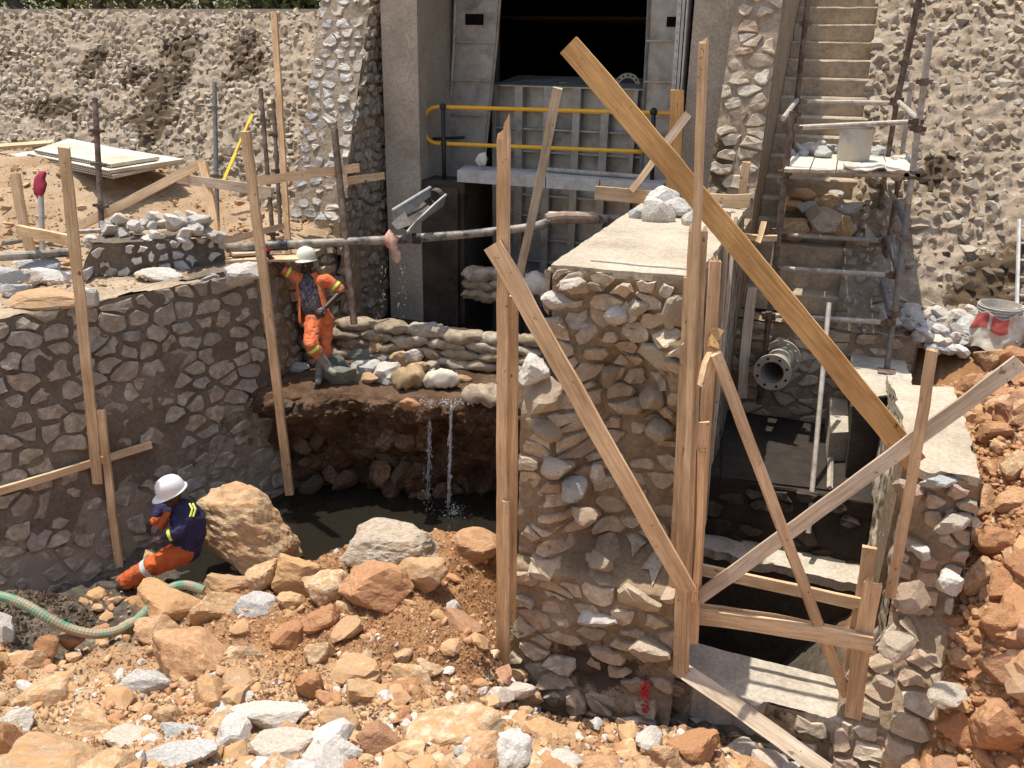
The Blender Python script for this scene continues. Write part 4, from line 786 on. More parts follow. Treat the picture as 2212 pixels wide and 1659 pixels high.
# named boulders of the pit and the heap
prock(540, 1152, 262, 165, M_boulder, 'huge tan boulder beside the seated man in the pit', D=9.3, seed=19, depth=.75, roll=-24, sub=5, rough=.12, npl=24, ex=18, name='boulder', cat='boulder')
prock(858, 1172, 210, 120, M_boulder2, 'pale knobbly boulder at the water edge, left of the smooth orange one', seed=23, sub=5, rough=.12, npl=20, name='boulder', cat='boulder', dz=-.05)
prock(1028, 1168, 120, 72, M_boulder3, 'smooth rounded orange boulder against the tall central posts', seed=29, sub=4, rough=.04, npl=26, name='boulder', cat='boulder')
NR = [(578,1238,62,92,'tan','upright narrow tan rock standing below the huge boulder',-5),(665,1235,115,80,'tan','blocky tan rock between the huge boulder and the pale knobbly one',-15),
 (905,1232,92,82,'tan','flat-faced tan rock just below the pale knobbly boulder',8),(818,1268,150,82,'or','large smooth orange rock in the middle of the heap',-10),(715,1262,85,80,'tan','yellowish angular rock left of the large smooth orange rock',-30),
 (372,1300,135,82,'tan','wide dusty rock where the green hose goes under the heap',-18),(470,1308,80,72,'tan','grey-tan cracked rock right of the wide dusty rock',10),(552,1308,88,56,'wh','split rock with a dark purple and white broken face',0),
 (500,1258,110,50,'tan','flat earth-covered slab behind the cracked rocks',-10),(702,1330,66,66,'or','pointed orange rock below the yellowish angular rock',20),(424,1408,172,98,'or','big tilted orange-brown slab in the left foreground',-24),
 (345,1352,84,54,'or','smaller orange wedge left above the big tilted slab',-18),(298,1345,50,60,'tan','rounded brown rock at the left rim of the heap',0),(322,1466,106,46,'wh','flat pale triangular rock under the big tilted slab',0),
 (196,1556,104,66,'tan','square dusty brown block in the lower left foreground',0),(35,1556,88,42,'wh','whitish flat rock at the left picture edge',5),(366,1538,54,58,'tan','dark tan rounded rock in the lower left heap',0),
 (405,1578,84,52,'wh','bright white rock left of the long pale slab',-12),(285,1592,88,44,'wh','pale wedge rock right of the square dusty block',8),(377,1632,140,48,'wh','long pale flat rock at the bottom edge',5),
 (595,1538,132,42,'wh','long white slab-like rock in the centre left foreground',-8),(620,1602,108,70,'wh','large dusty white rock below the long white slab',-20),(742,1552,80,60,'tan','lumpy brown rock right of the large dusty white rock',-30),
 (690,1402,62,50,'tan','medium tan rock alone on the soil slope',0),(672,1480,60,48,'or','pinkish pointed rock right of the white chips',0),(450,1492,60,66,'tan','standing tan shard in the middle foreground',0),
 (975,1556,176,92,'tan','big earth-caked grey rock sloping down near the central post foot',20),(1100,1612,82,92,'wh','square pale block at the foot of the tall central posts',5),(815,1580,70,60,'or','rough orange rock in the bottom centre',0),
 (140,1625,180,70,'tan','broad earth-covered rock in the bottom left corner',-8),(15,1600,60,90,'or','orange rock cut by the left picture edge',0),(1492,1606,100,66,'or','dark orange-brown rock at the bottom near the leaning plank',18),
 (1398,1592,60,56,'wh','grey pointed rock left of the dark orange-brown one',0),(1440,1626,70,44,'or','orange lump in front of the footing wall',0),(1220,1640,70,40,'wh','pale chip rock at the bottom below the pier',0),
 (1300,1646,110,44,'or','dusty orange mound rock at the bottom edge below the pier',0),(745,1312,40,40,'tan','small brown rock under the large smooth orange rock',0),(980,1308,26,44,'wh','thin upright pale stone on the dark soil slope',0),
 (870,1412,42,28,'tan','small flat tan stone on the dark soil slope',0),(930,1440,60,28,'tan','thin tan sliver leaning on the soil below the pale upright stone',-20),(1180,1575,110,52,'tan','angular brown rock lying at the foot of the pier',0),
 (2150,1560,150,104,'or','very large flat orange rock in the lower right corner',-20),(2158,1435,90,60,'or','dark orange rock above the lower right corner rock',0),(2150,1340,84,80,'or','squat orange rock on the right slope',10),
 (2120,1235,70,90,'or','dark overhanging brown rock beside the block wall',0),(2165,1165,90,56,'or','wide smooth orange rock on the right slope',-8),(2110,1080,70,66,'or','rounded orange rock by the pale wall top',0),
 (2180,1080,66,62,'or','orange rock at the right picture edge',0),(2105,1000,60,44,'or','small orange block right of the pale wall top',0),(2190,1000,60,50,'tan','dusty orange-tan rock at the right edge above the round ones',0),
 (2140,768,66,50,'tan','rounded brown rock under the long diagonal timber tip',0),(2185,770,60,48,'or','orange rock right of the rounded brown rock',0),(2082,830,50,50,'or','orange rock just right of the thin leaning post',0),
 (1500,1640,50,30,'tan','little tan rock in front of the dark orange-brown one',0),(1930,1630,90,60,'tan','brown rock at the bottom under the right wall',0),(1895,1625,60,50,'wh','pale rock touching the base of the right wall',0)]
MM = {'tan': M_st_tan, 'or': M_st_orange, 'wh': M_st_white}
taken = []
for i, (u, v, w, h, c, lab, rl_) in enumerate(NR):
    prock(u, v, w, h, MM[c], lab, seed=300 + i * 7, roll=rl_, sub=4 if w > 60 else 3, depth=.85, rough=.08, npl=11 + i % 6); taken.append((u, v, max(w, h) * .42))
LMH = [(u, v, n) for (u, v, n) in ((540, 1152, 'the huge tan boulder'), (858, 1172, 'the pale knobbly boulder'), (1028, 1168, 'the smooth orange boulder'), (818, 1268, 'the large smooth orange rock'), (424, 1408, 'the big tilted slab'), (372, 1300, 'the wide dusty rock'), (196, 1556, 'the square dusty block'), (595, 1538, 'the long white slab'), (377, 1632, 'the long pale flat rock'), (975, 1556, 'the earth-caked grey rock'), (1100, 1612, 'the square pale block'), (1492, 1606, 'the dark orange-brown rock'), (620, 1602, 'the dusty white rock'), (322, 1466, 'the flat pale triangular rock'), (405, 1578, 'the bright white rock'), (702, 1330, 'the pointed orange rock'), (980, 1308, 'the upright pale stone'), (35, 1556, 'the flat rock at the left edge'), (742, 1552, 'the lumpy brown rock'), (690, 1402, 'the tan rock on the soil slope'), (140, 1625, 'the bottom left corner rock'), (1180, 1575, 'the angular brown rock at the pier foot'), (1395, 1500, 'the red spray mark'), (2150, 1560, 'the very large flat orange rock'), (2165, 1165, 'the wide smooth orange rock'), (2110, 1080, 'the rounded orange rock by the wall top'), (2140, 768, 'the rounded brown rock'), (2105, 1000, 'the small orange block'), (2185, 770, 'the long timber tip'), (2082, 830, 'the orange rock by the thin leaning post'), (2195, 880, 'the upper right slope edge'), (2190, 1000, 'the dusty orange-tan rock'), (2120, 1235, 'the dark overhanging brown rock'), (2200, 1280, 'the right picture edge'), (2150, 1340, 'the squat orange rock'), (2158, 1435, 'the dark orange rock'), (1700, 1640, 'the dusty sliding plank'), (1600, 1650, 'the middle of the footing wall'), (1800, 1640, 'the plank end at the bottom edge'), (1930, 1630, 'the brown rock under the right wall'), (2060, 1620, 'the foot of the block wall'), (1560, 1640, 'the bottom of the leaning plank'), (870, 1640, 'the bottom centre'), (240, 1480, 'the left middle of the heap'))]
# loose rocks: the larger ones each an object
def inpillar(x, y): return (-2.2 < x < 1.35 and y > 5.72)
g = np.random.RandomState(77); cand = []
for _ in range(30000):
    x, y = (g.uniform(-7.4, 3.2), g.uniform(2.6, 9.6)) if g.rand() < .72 else (g.uniform(1.2, 3.2), g.uniform(3.2, 9.8))
    if inpillar(x, y): continue
    z = float(tz0(x, y)); u, v, D = proj((x, y, z))
    if z < -1.34 and g.rand() < .8: continue
    if v < 1470 and x < 1 and g.rand() < (.72 if u > 560 else .5): continue
    if x > LB0[0] - .2 and y > 3 and x < LB1[0] and z < -1.2 and x < -6.4: continue
    cand.append((x, y, z, u, v, D))
sizes = g.pareto(2.0, len(cand)) * .019 + .015; vv_ = np.array([q[4] for q in cand]); xx_ = np.array([q[0] for q in cand]); sizes = np.clip(sizes * np.where((vv_ > 1440) & (xx_ < 1.1), 1.3, np.where(xx_ > 1.1, 1.35, 1.)), 0, .17)
objs = []; small = {k: MB() for k in ('tan', 'or', 'wh')}
for (x, y, z, u, v, D), s in zip(cand, sizes):
    if s > .045 and any((u - a) ** 2 + (v - b) ** 2 < (r + s * 150) ** 2 for a, b, r in taken): continue
    if x > 1.1: c = 'or' if g.rand() < .86 else 'tan'
    else:
        fr_ = float(sstep(1300, 1600, v)); q = g.rand(); c = 'wh' if q < .03 + .17 * fr_ else ('or' if q < .5 - .1 * fr_ else 'tan')
    objs.append((s * (1 if 0 < u < IW and 0 < v < IH + 60 else .01), s, x, y, c, u, v))
objs.sort(key=lambda q: -q[0])
cw3 = {'tan': ('tan', 'sandy'), 'or': ('orange', 'rusty'), 'wh': ('pale', 'whitish')}
for k, (a, s, x, y, c, u, v) in enumerate(objs):
    zz = float(tz(np.array(x), np.array(y)))
    if k < 85:
        w_ = where(u, v, LMH); col = cw3[c]; szw = 'fist-sized' if s < .06 else 'head-sized' if s < .1 else 'large'
        lab, un = uniq([f"{szw} {col[0]} rock lying {w_}"] + [f"{o_}-largest {col[0]} rock lying {w_}" for o_ in ('second', 'third', 'fourth', 'fifth', 'sixth', 'seventh', 'eighth', 'ninth', 'tenth')])
        rock((x, y, zz), (s * g.uniform(.9, 1.4), s * g.uniform(.8, 1.1), s * g.uniform(.55, .9)), MM[c], lab, group='loose rocks of the rubble heaps', kind='r' if s > .03 else 'l', seed=k)
    else:
        vv, ff = ROCKLO[g.randint(16)] if s > .03 else HULLS[g.randint(40)]; sv = np.array([s * g.uniform(.9, 1.4), s * g.uniform(.8, 1.1), s * g.uniform(.5, .9)])
        small[c].add((vv * sv) @ rotm(g, .6).T + np.array([x, y, zz + s * .08]), ff, g.rand())
for c in small: tag(small[c].build({'tan': 'tan_gravel', 'or': 'orange_gravel', 'wh': 'pale_gravel'}[c], MM[c]), {'tan': 'small tan stones strewn over the dug ground', 'or': 'small orange stones strewn over the dug ground', 'wh': 'small pale stones strewn over the dug ground'}[c], 'gravel', kind='stuff')
# crumbs of soil: tens of thousands, three quick meshes
def crumbs(name, mat, label, n, box, seed, smin=.006, smax=.02, zf=None, dens=None):
    g = np.random.RandomState(seed); X = g.uniform(box[0], box[1], n); Y = g.uniform(box[2], box[3], n); keep = ~((X > -2.2) & (X < 1.3) & (Y > 5.85)) if zf is None else np.ones(n, bool)
    if dens is not None: keep &= g.rand(n) < dens(X, Y)
    X, Y = X[keep], Y[keep]; Z = (tz if zf is None else zf)(X, Y); n = len(X); S = g.uniform(smin, smax, n) * g.uniform(.6, 1.2, n)
    base = np.array([(1, 0, 0), (0, 1, 0), (-1, 0, 0), (0, -1, 0), (0, 0, 1), (0, 0, -1)], float); F = np.array([(0, 1, 4), (1, 2, 4), (2, 3, 4), (3, 0, 4), (1, 0, 5), (2, 1, 5), (3, 2, 5), (0, 3, 5)])
    V = base[None] * g.uniform(.6, 1.3, (n, 6, 1)) * S[:, None, None] + g.normal(size=(n, 6, 3)) * (S * .22)[:, None, None]; th = g.uniform(0, 6.28, n)
    c_, s_ = np.cos(th)[:, None], np.sin(th)[:, None]; V = np.stack([V[..., 0] * c_ - V[..., 1] * s_, V[..., 0] * s_ + V[..., 1] * c_, V[..., 2]], -1) + np.stack([X, Y, Z], -1)[:, None]
    FF = (F[None] + (np.arange(n) * 6)[:, None, None]).reshape(-1, 3); me = bpy.data.meshes.new(name); me.from_pydata(V.reshape(-1, 3).tolist(), [], FF.tolist()); me.materials.append(mat)
    at = me.attributes.new('rnd', 'FLOAT', 'POINT'); at.data.foreach_set('value', np.repeat(g.rand(n), 6)); o = link(name, me, Matrix()); tag(o, label, 'gravel', kind='stuff'); return o
crumbs('soil_crumbs', M_crumb, 'crumbs of orange soil all over the dug heap', 40000, (-6.5, -2.1, 3.2, 7.2), 1, .004, .017, dens=lambda X, Y: (1 - sstep(-5.0, -5.5, X) * sstep(4.4, 4.8, Y)) * (.35 + .65 * (fbm(xyz(X, Y) * 1.2, 3, 44) > -.1)))
crumbs('sandy_crumbs', M_st_tan, 'sandy crumbs between the foreground rocks', 30000, (-6.5, 1.2, 3.0, 5.9), 2, .004, .016, dens=lambda X, Y: 1 - sstep(-5.0, -5.5, X) * sstep(4.4, 4.8, Y))
crumbs('slope_crumbs', M_st_orange, 'crumbs of orange soil on the right slope', 12000, (1.3, 3.2, 4.2, 9.6), 3, .008, .026)
crumbs('mud_crumbs', M_st_dark, 'muddy chips at the shaded foot of the pier', 2500, (-2.2, .2, 5.2, 5.9), 4, .008, .03)
# ================================================================ WHITE STONE HEAPS
def heap(spots, mat, labf, group, sd, kind='r', zf=None, LM=None):
    g = np.random.RandomState(sd)
    for i, (p, s) in enumerate(spots):
        u, v, _ = proj(p); lf = labf
        if LM: w_ = where(u, v, LM); lf, _ = uniq([f"{labf} {w_}", f"{labf.replace('stone', 'angular stone')} {w_}", f"another {labf} {w_}", f"smaller {labf} {w_}", f"duller {labf} {w_}"])
        rock(p, (s * g.uniform(1, 1.4), s * g.uniform(.8, 1.1), s * g.uniform(.55, .85)), mat, lf, group=group, seed=sd * 100 + i, kind=kind, sink=.1)
g = np.random.RandomState(9); sp = []
for i in range(38):      # heap on the left terrace
    t_ = g.rand(); r_ = g.uniform(0, 1); u = 335 + g.uniform(-1, 1) * (165 - 70 * t_); v = 525 - 60 * t_ + g.uniform(-5, 5); z_ = 1.74 + .30 * t_; p = az(u, v, z_); sp.append((p - np.array([0, 0, .03]), g.uniform(.06, .125)))
heap(sp, M_st_white, 'white broken stone in the terrace heap', 'white stones heaped behind the left wall', 5, LM=[(215, 500, 'the rusty standard'), (260, 500, 'the middle of the long tube'), (335, 478, 'the heap top'), (400, 500, 'the freshly laid course end'), (470, 495, 'the trestle post'), (300, 530, 'the low front of the heap')])
for q, (u, v, w, h, lab) in enumerate(((20, 600, 90, 50, 'bluish white flat rock stacked at the far left on the wall'), (95, 578, 90, 46, 'smooth oval white rock left of the tall post on the wall'), (62, 602, 60, 40, 'grey white rock under the oval one on the wall'), (105, 598, 80, 40, 'mortar-stained white rock beside the tall post'),
   (30, 625, 70, 30, 'sharp white rock in front of the stack on the wall'), (92, 640, 150, 36, 'long flat tan slab lying on the left wall top'), (190, 645, 60, 40, 'whitish stone bedded just right of the tall post'), (335, 592, 80, 24, 'thin white slab set in the wall mortar'), (520, 590, 80, 50, 'large white stone on the far end of the wall top'), (228, 588, 40, 24, 'small pale stone under the upper course'))):
    prock(u, v, w, h, M_st_white if 'tan' not in lab else M_st_tan, lab, p=apl(u, v + h * .3, (-7.5, 6.5, 1.5), (.25, -.1, 1)) if 0 else az(u, v + h * .35, 1.42), seed=700 + q, sub=3, depth=.8)
sp = []
sp2 = []
for i in range(230):      # pale quarry stone along the foot of the right bank
    u = g.uniform(1905, 2230); v = 680 + (u - 1900) * .02 + g.uniform(0, 1) ** .8 * (70 if u < 2000 else 90 if u < 2080 else 70); p = gnd2(u, v)
    if p[0] < 1.12 and p[1] < 10.3: continue
    (sp if len(sp) < 62 and i % 2 == 0 else sp2).append((p + np.array([0, 0, .02]), g.uniform(.06, .13) if i % 2 == 0 else g.uniform(.03, .07)))
heap(sp, M_st_white, 'pale quarry stone', 'pale quarry stones below the right embankment', 6, LM=[(1935, 740, 'the right front standard'), (1985, 730, 'the pale slope of stones'), (2030, 700, 'the wet bank patch'), (2142, 700, 'the wrapped bucket'), (1915, 795, 'the scaffold foot plate'), (2015, 755, 'the thin leaning post top'), (2180, 745, 'the ladder foot'), (2140, 768, 'the rounded brown rock'), (2060, 690, 'the sandy bank foot'), (1960, 700, 'the scaffold corner'), (2200, 780, 'the long timber tip')])
PQ = MB()
for (p_, s_) in sp2: vv, ff = ROCKLO[g.randint(16)]; PQ.add((vv * np.array([s_ * 1.2, s_, s_ * .75])) @ rotm(g, .6).T + p_ + np.array([0, 0, s_ * .3]), ff, g.rand())
tag(PQ.build('quarry_stone_fill', M_st_white), 'smaller pale quarry stones filling the bank below the right embankment', 'gravel', kind='stuff')
# stones on the pier top
for q, (u, v, w, h, lab) in enumerate(((1435, 425, 80, 62, 'biggest grey-white rock at the back of the pier top'), (1412, 452, 66, 60, 'pale upright rock leaning in front of the biggest one on the pier top'), (1382, 458, 44, 30, 'small white rock at the left corner of the pier top'), (1468, 448, 66, 46, 'smooth pale rock right of the upright one on the pier top'), (1485, 470, 36, 36, 'white cube-like rock behind the tall thin post'), (1550, 440, 60, 14, 'thin flat grey stone on the pier top behind the diagonal plank'), (1572, 455, 34, 10, 'small flat brown stone at the right rear of the pier top'))):
    prock(u, v, w, h, M_st_white, lab, p=az(u, v + h * .42, 2.4), seed=740 + q, sub=3, depth=.8)
# rocks on the ledge
for q, (u, v, w, h, c, lab) in enumerate(((726, 786, 56, 42, 'd', 'dark green-grey rock next to the rubber boots'), (735, 805, 60, 52, 'd', 'dark mossy rock right of the rubber boots'), (806, 790, 46, 44, 'wh', 'round white rock in the middle of the ledge pile'), (822, 762, 62, 40, 'p', 'pinkish flat rock on top of the ledge pile'), (865, 748, 44, 46, 'd', 'green-grey rock leaning on the sandbags'), (873, 776, 64, 40, 'tan', 'tan and white rock under the leaning grey one'), (832, 802, 56, 44, 'wh', 'pale speckled rock at the front of the ledge pile'), (795, 815, 36, 26, 'tan', 'small brown rock at the front left of the ledge pile'), (838, 740, 36, 30, 'wh', 'small whitish rock at the back of the ledge pile'), (885, 868, 40, 26, 'or', 'orange rock at the lip where water spills over'), (780, 785, 44, 36, 'wh', 'greyish rock at the left of the ledge pile'), (790, 700, 46, 22, 'wh', 'crumpled pale lump behind the left sandbags'))):
    mt = {'d': stone_mat('ledge_dark_stone%d' % q, [(.17, .19, .165)], sc=8) if q == 0 else bpy.data.materials['ledge_dark_stone0'], 'wh': M_st_white, 'tan': M_st_tan, 'or': M_st_orange, 'p': M_st_pillar}[c]
    prock(u, v, w, h, mt, lab, p=az(u, v + h * .42, .0 if v > 720 else .35), seed=760 + q, sub=3, depth=.85, npl=10 + q % 5)
for q, (u, v, w, h, c, lab) in enumerate(((762, 812, 40, 30, 'd', 'small green-grey rock in front of the mossy one'), (850, 815, 40, 30, 'wh', 'chalky rock touching the jute sack'), (815, 745, 34, 26, 'tan', 'little brown rock high on the ledge pile'), (895, 762, 36, 30, 'wh', 'pale wedge between the pile and the sandbags'), (775, 762, 34, 26, 'd', 'dark rock half behind the pinkish flat one'), (905, 795, 44, 30, 'tan', 'rusty flat rock behind the jute sack'), (852, 780, 34, 26, 'wh', 'grey-white chip in the heart of the ledge pile'), (935, 790, 30, 24, 'p', 'pinkish chip beside the white plastic sack'), (640, 790, 40, 26, 'wh', 'flat pale rock left of the standing man at the wall end'), (625, 735, 70, 36, 'wh', 'broad white slab sticking out behind the leaning post'), (1000, 815, 30, 18, 'tan', 'wet stone right of the white plastic sack'))):
    mt = {'d': bpy.data.materials['ledge_dark_stone0'], 'wh': M_st_white, 'tan': M_st_tan, 'p': M_st_pillar}[c]; prock(u, v, w, h, mt, lab, p=az(u, v + h * .42, .0 if v > 770 or u < 700 else .16), seed=1760 + q, sub=3, depth=.85, npl=10 + q % 5)
# rocks on the stairs
for q, (u, v, w, h) in enumerate(((1722, 488, 56, 52), (1775, 470, 92, 58), (1820, 490, 46, 42), (1750, 445, 70, 28), (1790, 438, 66, 32), (1830, 448, 58, 30), (1705, 440, 50, 28), (1805, 420, 36, 26), (1725, 420, 50, 26), (1838, 492, 24, 22), (1745, 500, 30, 20))):
    st = [int((v_ - 1) or 0) for v_ in (0,)]; D = 12.3 - (500 - v) * -.004; p = ad(u, v, 11.75 + (500 - v) * .006)
    prock(u, v, w, h, M_st_white if q % 2 else M_st_tan, ['greyish', 'big angular', 'squarish', 'flat', 'long flat', 'flat tan', 'left-hand', 'small white', 'half-hidden', 'tiny', 'little'][q] + ' rock in the pile on the stair steps behind the scaffold', p=apl(u, v + h * .4, (0, 10.55, 1.30), (0, -.9, 1)), seed=790 + q, sub=3, depth=.8)
for q, (u, v, s) in enumerate(((1725, 322, 22), (1745, 318, 26), (1770, 316, 26), (1795, 322, 22), (1758, 328, 30), (1782, 332, 30), (1735, 332, 20), (1810, 328, 18), (1880, 325, 24), (1898, 328, 26), (1770, 306, 24), (1960, 345, 22), (1708, 330, 18))):
    p = az(u, v + s * .3, 2.83); sz = s / FL * proj(p)[2] * .62; rock(p, (sz * 1.2, sz, sz * .8), M_st_white, ['leftmost', 'second left', 'big left', 'flat middle', 'low left', 'low middle', 'tiny left', 'drum-side', 'right-hand', 'second right-hand', 'uppermost', 'far right', 'edge'][q] + ' white stone chip by the tin drum on the scaffold platform', 'white stone chips on the scaffold platform', seed=q + 900, sink=.1)
# big stones standing out of the broken pier front and the block wall
for q, (u, v, w, h, y_) in enumerate(((1152, 800, 78, 66, 5.95), (1452, 668, 52, 84, 6.22), (1428, 765, 76, 62, 6.26), (1205, 652, 72, 40, 6.22), (1312, 812, 52, 58, 6.46), (1180, 860, 90, 62, 5.95), (1338, 680, 46, 52, 6.26), (1378, 660, 44, 40, 6.25), (1195, 700, 66, 40, 6.2), (1255, 700, 56, 46, 6.3), (1415, 860, 62, 50, 6.36), (1290, 620, 44, 24, 6.22), (1240, 610, 70, 26, 6.2), (1370, 880, 40, 48, 6.44), (1265, 1110, 64, 40, 5.98), (1240, 1060, 56, 50, 6.0), (1300, 1215, 60, 36, 5.96), (1420, 930, 60, 50, 6.38), (1290, 1020, 40, 44, 6.1), (1180, 930, 70, 44, 5.93), (1200, 1010, 80, 40, 5.92), (1285, 1330, 76, 34, 5.84), (1400, 1400, 80, 50, 5.84),
      (1960, 1060, 50, 56, 6.62), (2030, 1040, 66, 30, 6.62), (2060, 1130, 70, 44, 6.55), (1975, 1290, 70, 70, 6.2), (2050, 1260, 66, 50, 6.3), (1935, 1395, 76, 46, 5.95), (2040, 1500, 80, 44, 5.9), (1990, 1190, 36, 30, 6.5), (1908, 1480, 36, 60, 5.85))):
    g = np.random.RandomState(q + 60); c = ay(u, v, y_); dd = proj(c)[2]; s = (w / FL * dd * .56, .07 + w / FL * dd * .28, h / FL * dd * .56)
    par = pr if u < 1600 else rb; link('stone', shared('r', g.randint(26), M_st_pillar if q % 3 else M_st_white), M4(rz(g.uniform(-15, 15), g.uniform(-15, 15), g.uniform(-20, 20)), s, c), par)
# ================================================================ TIMBER
def board(p0, p1, w, t, n, label, mat=None, cat='plank', name=None, seed=0, broken=0., group=None, hold=None):
    p0, p1 = np.array(p0, float), np.array(p1, float); L = np.linalg.norm(p1 - p0); X = (p1 - p0) / L; Z = np.array(n, float); Z -= X * (Z @ X); Z /= np.linalg.norm(Z); Y = np.cross(Z, X)
    g = np.random.RandomState(seed * 13 + 5); k = max(4, int(L / .18)); xs = np.linspace(0, L, k); bow = g.normal() * .012; tw = g.normal() * .02; V = []
    for i, x in enumerate(xs):
        q = x / L; yo = bow * sin(pi * q) + .0018 * g.normal(); zo = .010 * g.normal() * sin(pi * q) * .3; ww = w / 2 * (1 + .015 * g.normal()); a = tw * (q - .5); tt2 = t / 2
        for (yy, zz) in ((-ww, -tt2), (ww, -tt2), (ww, tt2), (-ww, tt2)): V.append((x, yo + yy * cos(a) - zz * sin(a), zo + yy * sin(a) + zz * cos(a)))
    V = np.array(V); V[:4, 0] += g.uniform(-.006, .006, 4); V[-4:, 0] += g.uniform(-.006, .006, 4)
    f = [(i * 4 + j, i * 4 + (j + 1) % 4, (i + 1) * 4 + (j + 1) % 4, (i + 1) * 4 + j) for i in range(k - 1) for j in range(4)] + [(3, 2, 1, 0), ((k - 1) * 4, (k - 1) * 4 + 1, (k - 1) * 4 + 2, (k - 1) * 4 + 3)]
    m = MB(); m.add(V, f)
    if broken:      # splintered far end
        b = broken; y0 = -w / 2
        for j in range(4):
            ya, yb = -w / 2 + w * j / 4, -w / 2 + w * (j + 1) / 4; hh = b * (.25, 1., .75, .35)[(j + seed) % 4]
            m.add([(L - .01, ya, -t / 2), (L - .01, yb, -t / 2), (L - .01, yb, t / 2), (L - .01, ya, t / 2), (L + hh, (ya + yb) / 2 - w * .06, -t / 4), (L + hh * .8, (ya + yb) / 2 + w * .07, t / 4)], [(0, 1, 4), (1, 5, 4), (1, 2, 5), (2, 3, 5), (3, 4, 5), (3, 0, 4)])
    for j in range(int(2 + L)):      # nail heads
        x, y = g.uniform(.03, .25) * (1 if g.rand() < .5 else -1) % L, g.uniform(-.35, .35) * w; m.box((x, y, -t / 2 - .004), (x + .006, y + .006, t / 2 + .004), mi=1)
    me, _ = m.mesh('timber', [mat or M_wood, M_rust], False, (0, 0, 0)); M = Matrix.Identity(4)
    for i in range(3): M[i][0], M[i][1], M[i][2], M[i][3] = float(X[i]), float(Y[i]), float(Z[i]), float(p0[i])
    o = link(name or ('timber_post' if cat == 'post' else 'timber_plank'), me, M); return tag(o, label, cat, group)
NF = (-sin(HEAD) * -1, -cos(HEAD), .1)      # roughly towards the viewer's side
FX = (0, -1, 0)
def by(u0, v0, u1, v1, y0, y1=None): return ay(u0, v0, y0), ay(u1, v1, y0 if y1 is None else y1)
# central posts in front of the pier
a, b = by(1084, 1526, 1088, 300, 5.74, 5.66); board(a, b, .088, .04, FX, 'tall central post with a split and splintered top', cat='post', seed=1, broken=.17)
a, b = by(1103, 1340, 1106, 640, 5.80, 5.76); board(a, b, .085, .045, FX, 'shorter post nailed against the right side of the tall splintered post', cat='post', seed=2)
a, b = by(1090, 1522, 1093, 1082, 5.68, 5.66); board(a, b, .06, .04, FX, 'short lower board on the foot of the tall splintered post', cat='post', seed=3)
a, b = by(1064, 528, 1486, 1276, 5.62, 5.64); board(a, b, .132, .04, (0, -1, .15), 'wide nailed plank slanting down across the face of the stone pier', seed=4)
# corner posts right of the pier
a, b = by(1474, 1458, 1520, 92, 5.83, 5.86); board(a, b, .048, .05, (-.2, -1, 0), 'tallest thin post rising beside the pier corner', cat='post', seed=5, broken=.03)
a, b = by(1471, 1455, 1508, 500, 5.84, 5.95); board(a, b, .125, .04, FX, 'wide rough post with a dark knot at the pier corner', cat='post', seed=6, broken=.06)
a, b = by(1446, 1440, 1488, 600, 5.96, 6.1); board(a, b, .07, .03, FX, 'narrow board standing against the corner stones of the pier', cat='post', seed=7)
a, b = by(1497, 1360, 1545, 565, 6.02, 6.2); board(a, b, .085, .03, (.4, -1, 0), 'pinkish board behind the wide knotted post', cat='post', seed=8, broken=.05)
a, b = by(1497, 1390, 1521, 912, 5.93, 5.97); board(a, b, .075, .035, (.3, -1, 0), 'short board with a pale cut end right of the knotted post', cat='post', seed=9)
a, b = by(1499, 1300, 1513, 975, 5.87, 5.9); board(a, b, .05, .03, (.3, -1, 0), 'stub board with an angled top low on the corner posts', cat='post', seed=10, broken=.03)
for j, (u0, v0, u1, v1, x_, lab) in enumerate(((1522, 1130, 1575, 455, -.80, 'long thin board standing against the marked right side of the pier'), (1535, 1000, 1590, 470, -.79, 'rear thin board against the right side of the pier'))):
    board(ax(u0, v0, x_ + .08), ax(u1, v1, x_), .07, .03, (1, 0, 0), lab, mat=M_woodgrey, cat='post', seed=11 + j)
a, b = by(1518, 835, 1540, 762, 5.70, 5.78); board(a, b, .075, .05, (.8, -.5, .2), 'short block nailed across the top of the leaning brace', seed=13)
a, b = by(1541, 752, 1552, 712, 5.86, 5.95); board(a, b, .07, .05, (.5, -1, .2), 'small yellow offcut sticking up above the leaning brace', mat=M_woodgold, seed=14)
# the big diagonal and the crossing braces on the right
a, b = by(1978, 1000, 1228, 96, 6.42, 6.55); board(a, b, .165, .045, (0, -1, .1), 'very long golden-brown plank leaning diagonally over the chamber', mat=M_woodgold, seed=15)
a, b = by(1826, 1500, 1546, 762, 6.1, 5.74); board(a, b, .075, .055, (.5, -1, .1), 'narrow brace leaning from the sill up to the corner posts', seed=16)
a, b = by(1508, 1292, 2204, 782, 5.92, 6.25); board(a, b, .105, .05, (0, -1, .2), 'long weathered timber slanting up to the right over the rubble', mat=M_woodgrey, seed=17)
a, b = by(1923, 1290, 2014, 756, 6.12, 6.05); board(a, b, .07, .035, (-.3, -1, 0), 'thin leaning post in front of the pale block wall', mat=M_wood, cat='post', seed=18, broken=.02)
a, b = by(1504, 1228, 1862, 1306, 6.46); board(a, b, .10, .04, (0, -1, .1), 'upper horizontal rail of the low timber frame', seed=19)
a, b = by(1458, 1326, 1886, 1392, 5.98); board(a, b, .125, .04, (0, -1, .1), 'lower front rail of the low timber frame', seed=20)
a, b = by(1504, 1316, 1850, 1378, 6.44); board(a, b, .11, .04, (0, -1, .1), 'lower rear rail behind the front rail of the timber frame', seed=21)
a, b = by(1838, 1450, 1879, 1182, 6.50, 6.52); board(a, b, .105, .045, (0, -1, 0), 'rear right upright of the low timber frame', cat='post', seed=22)
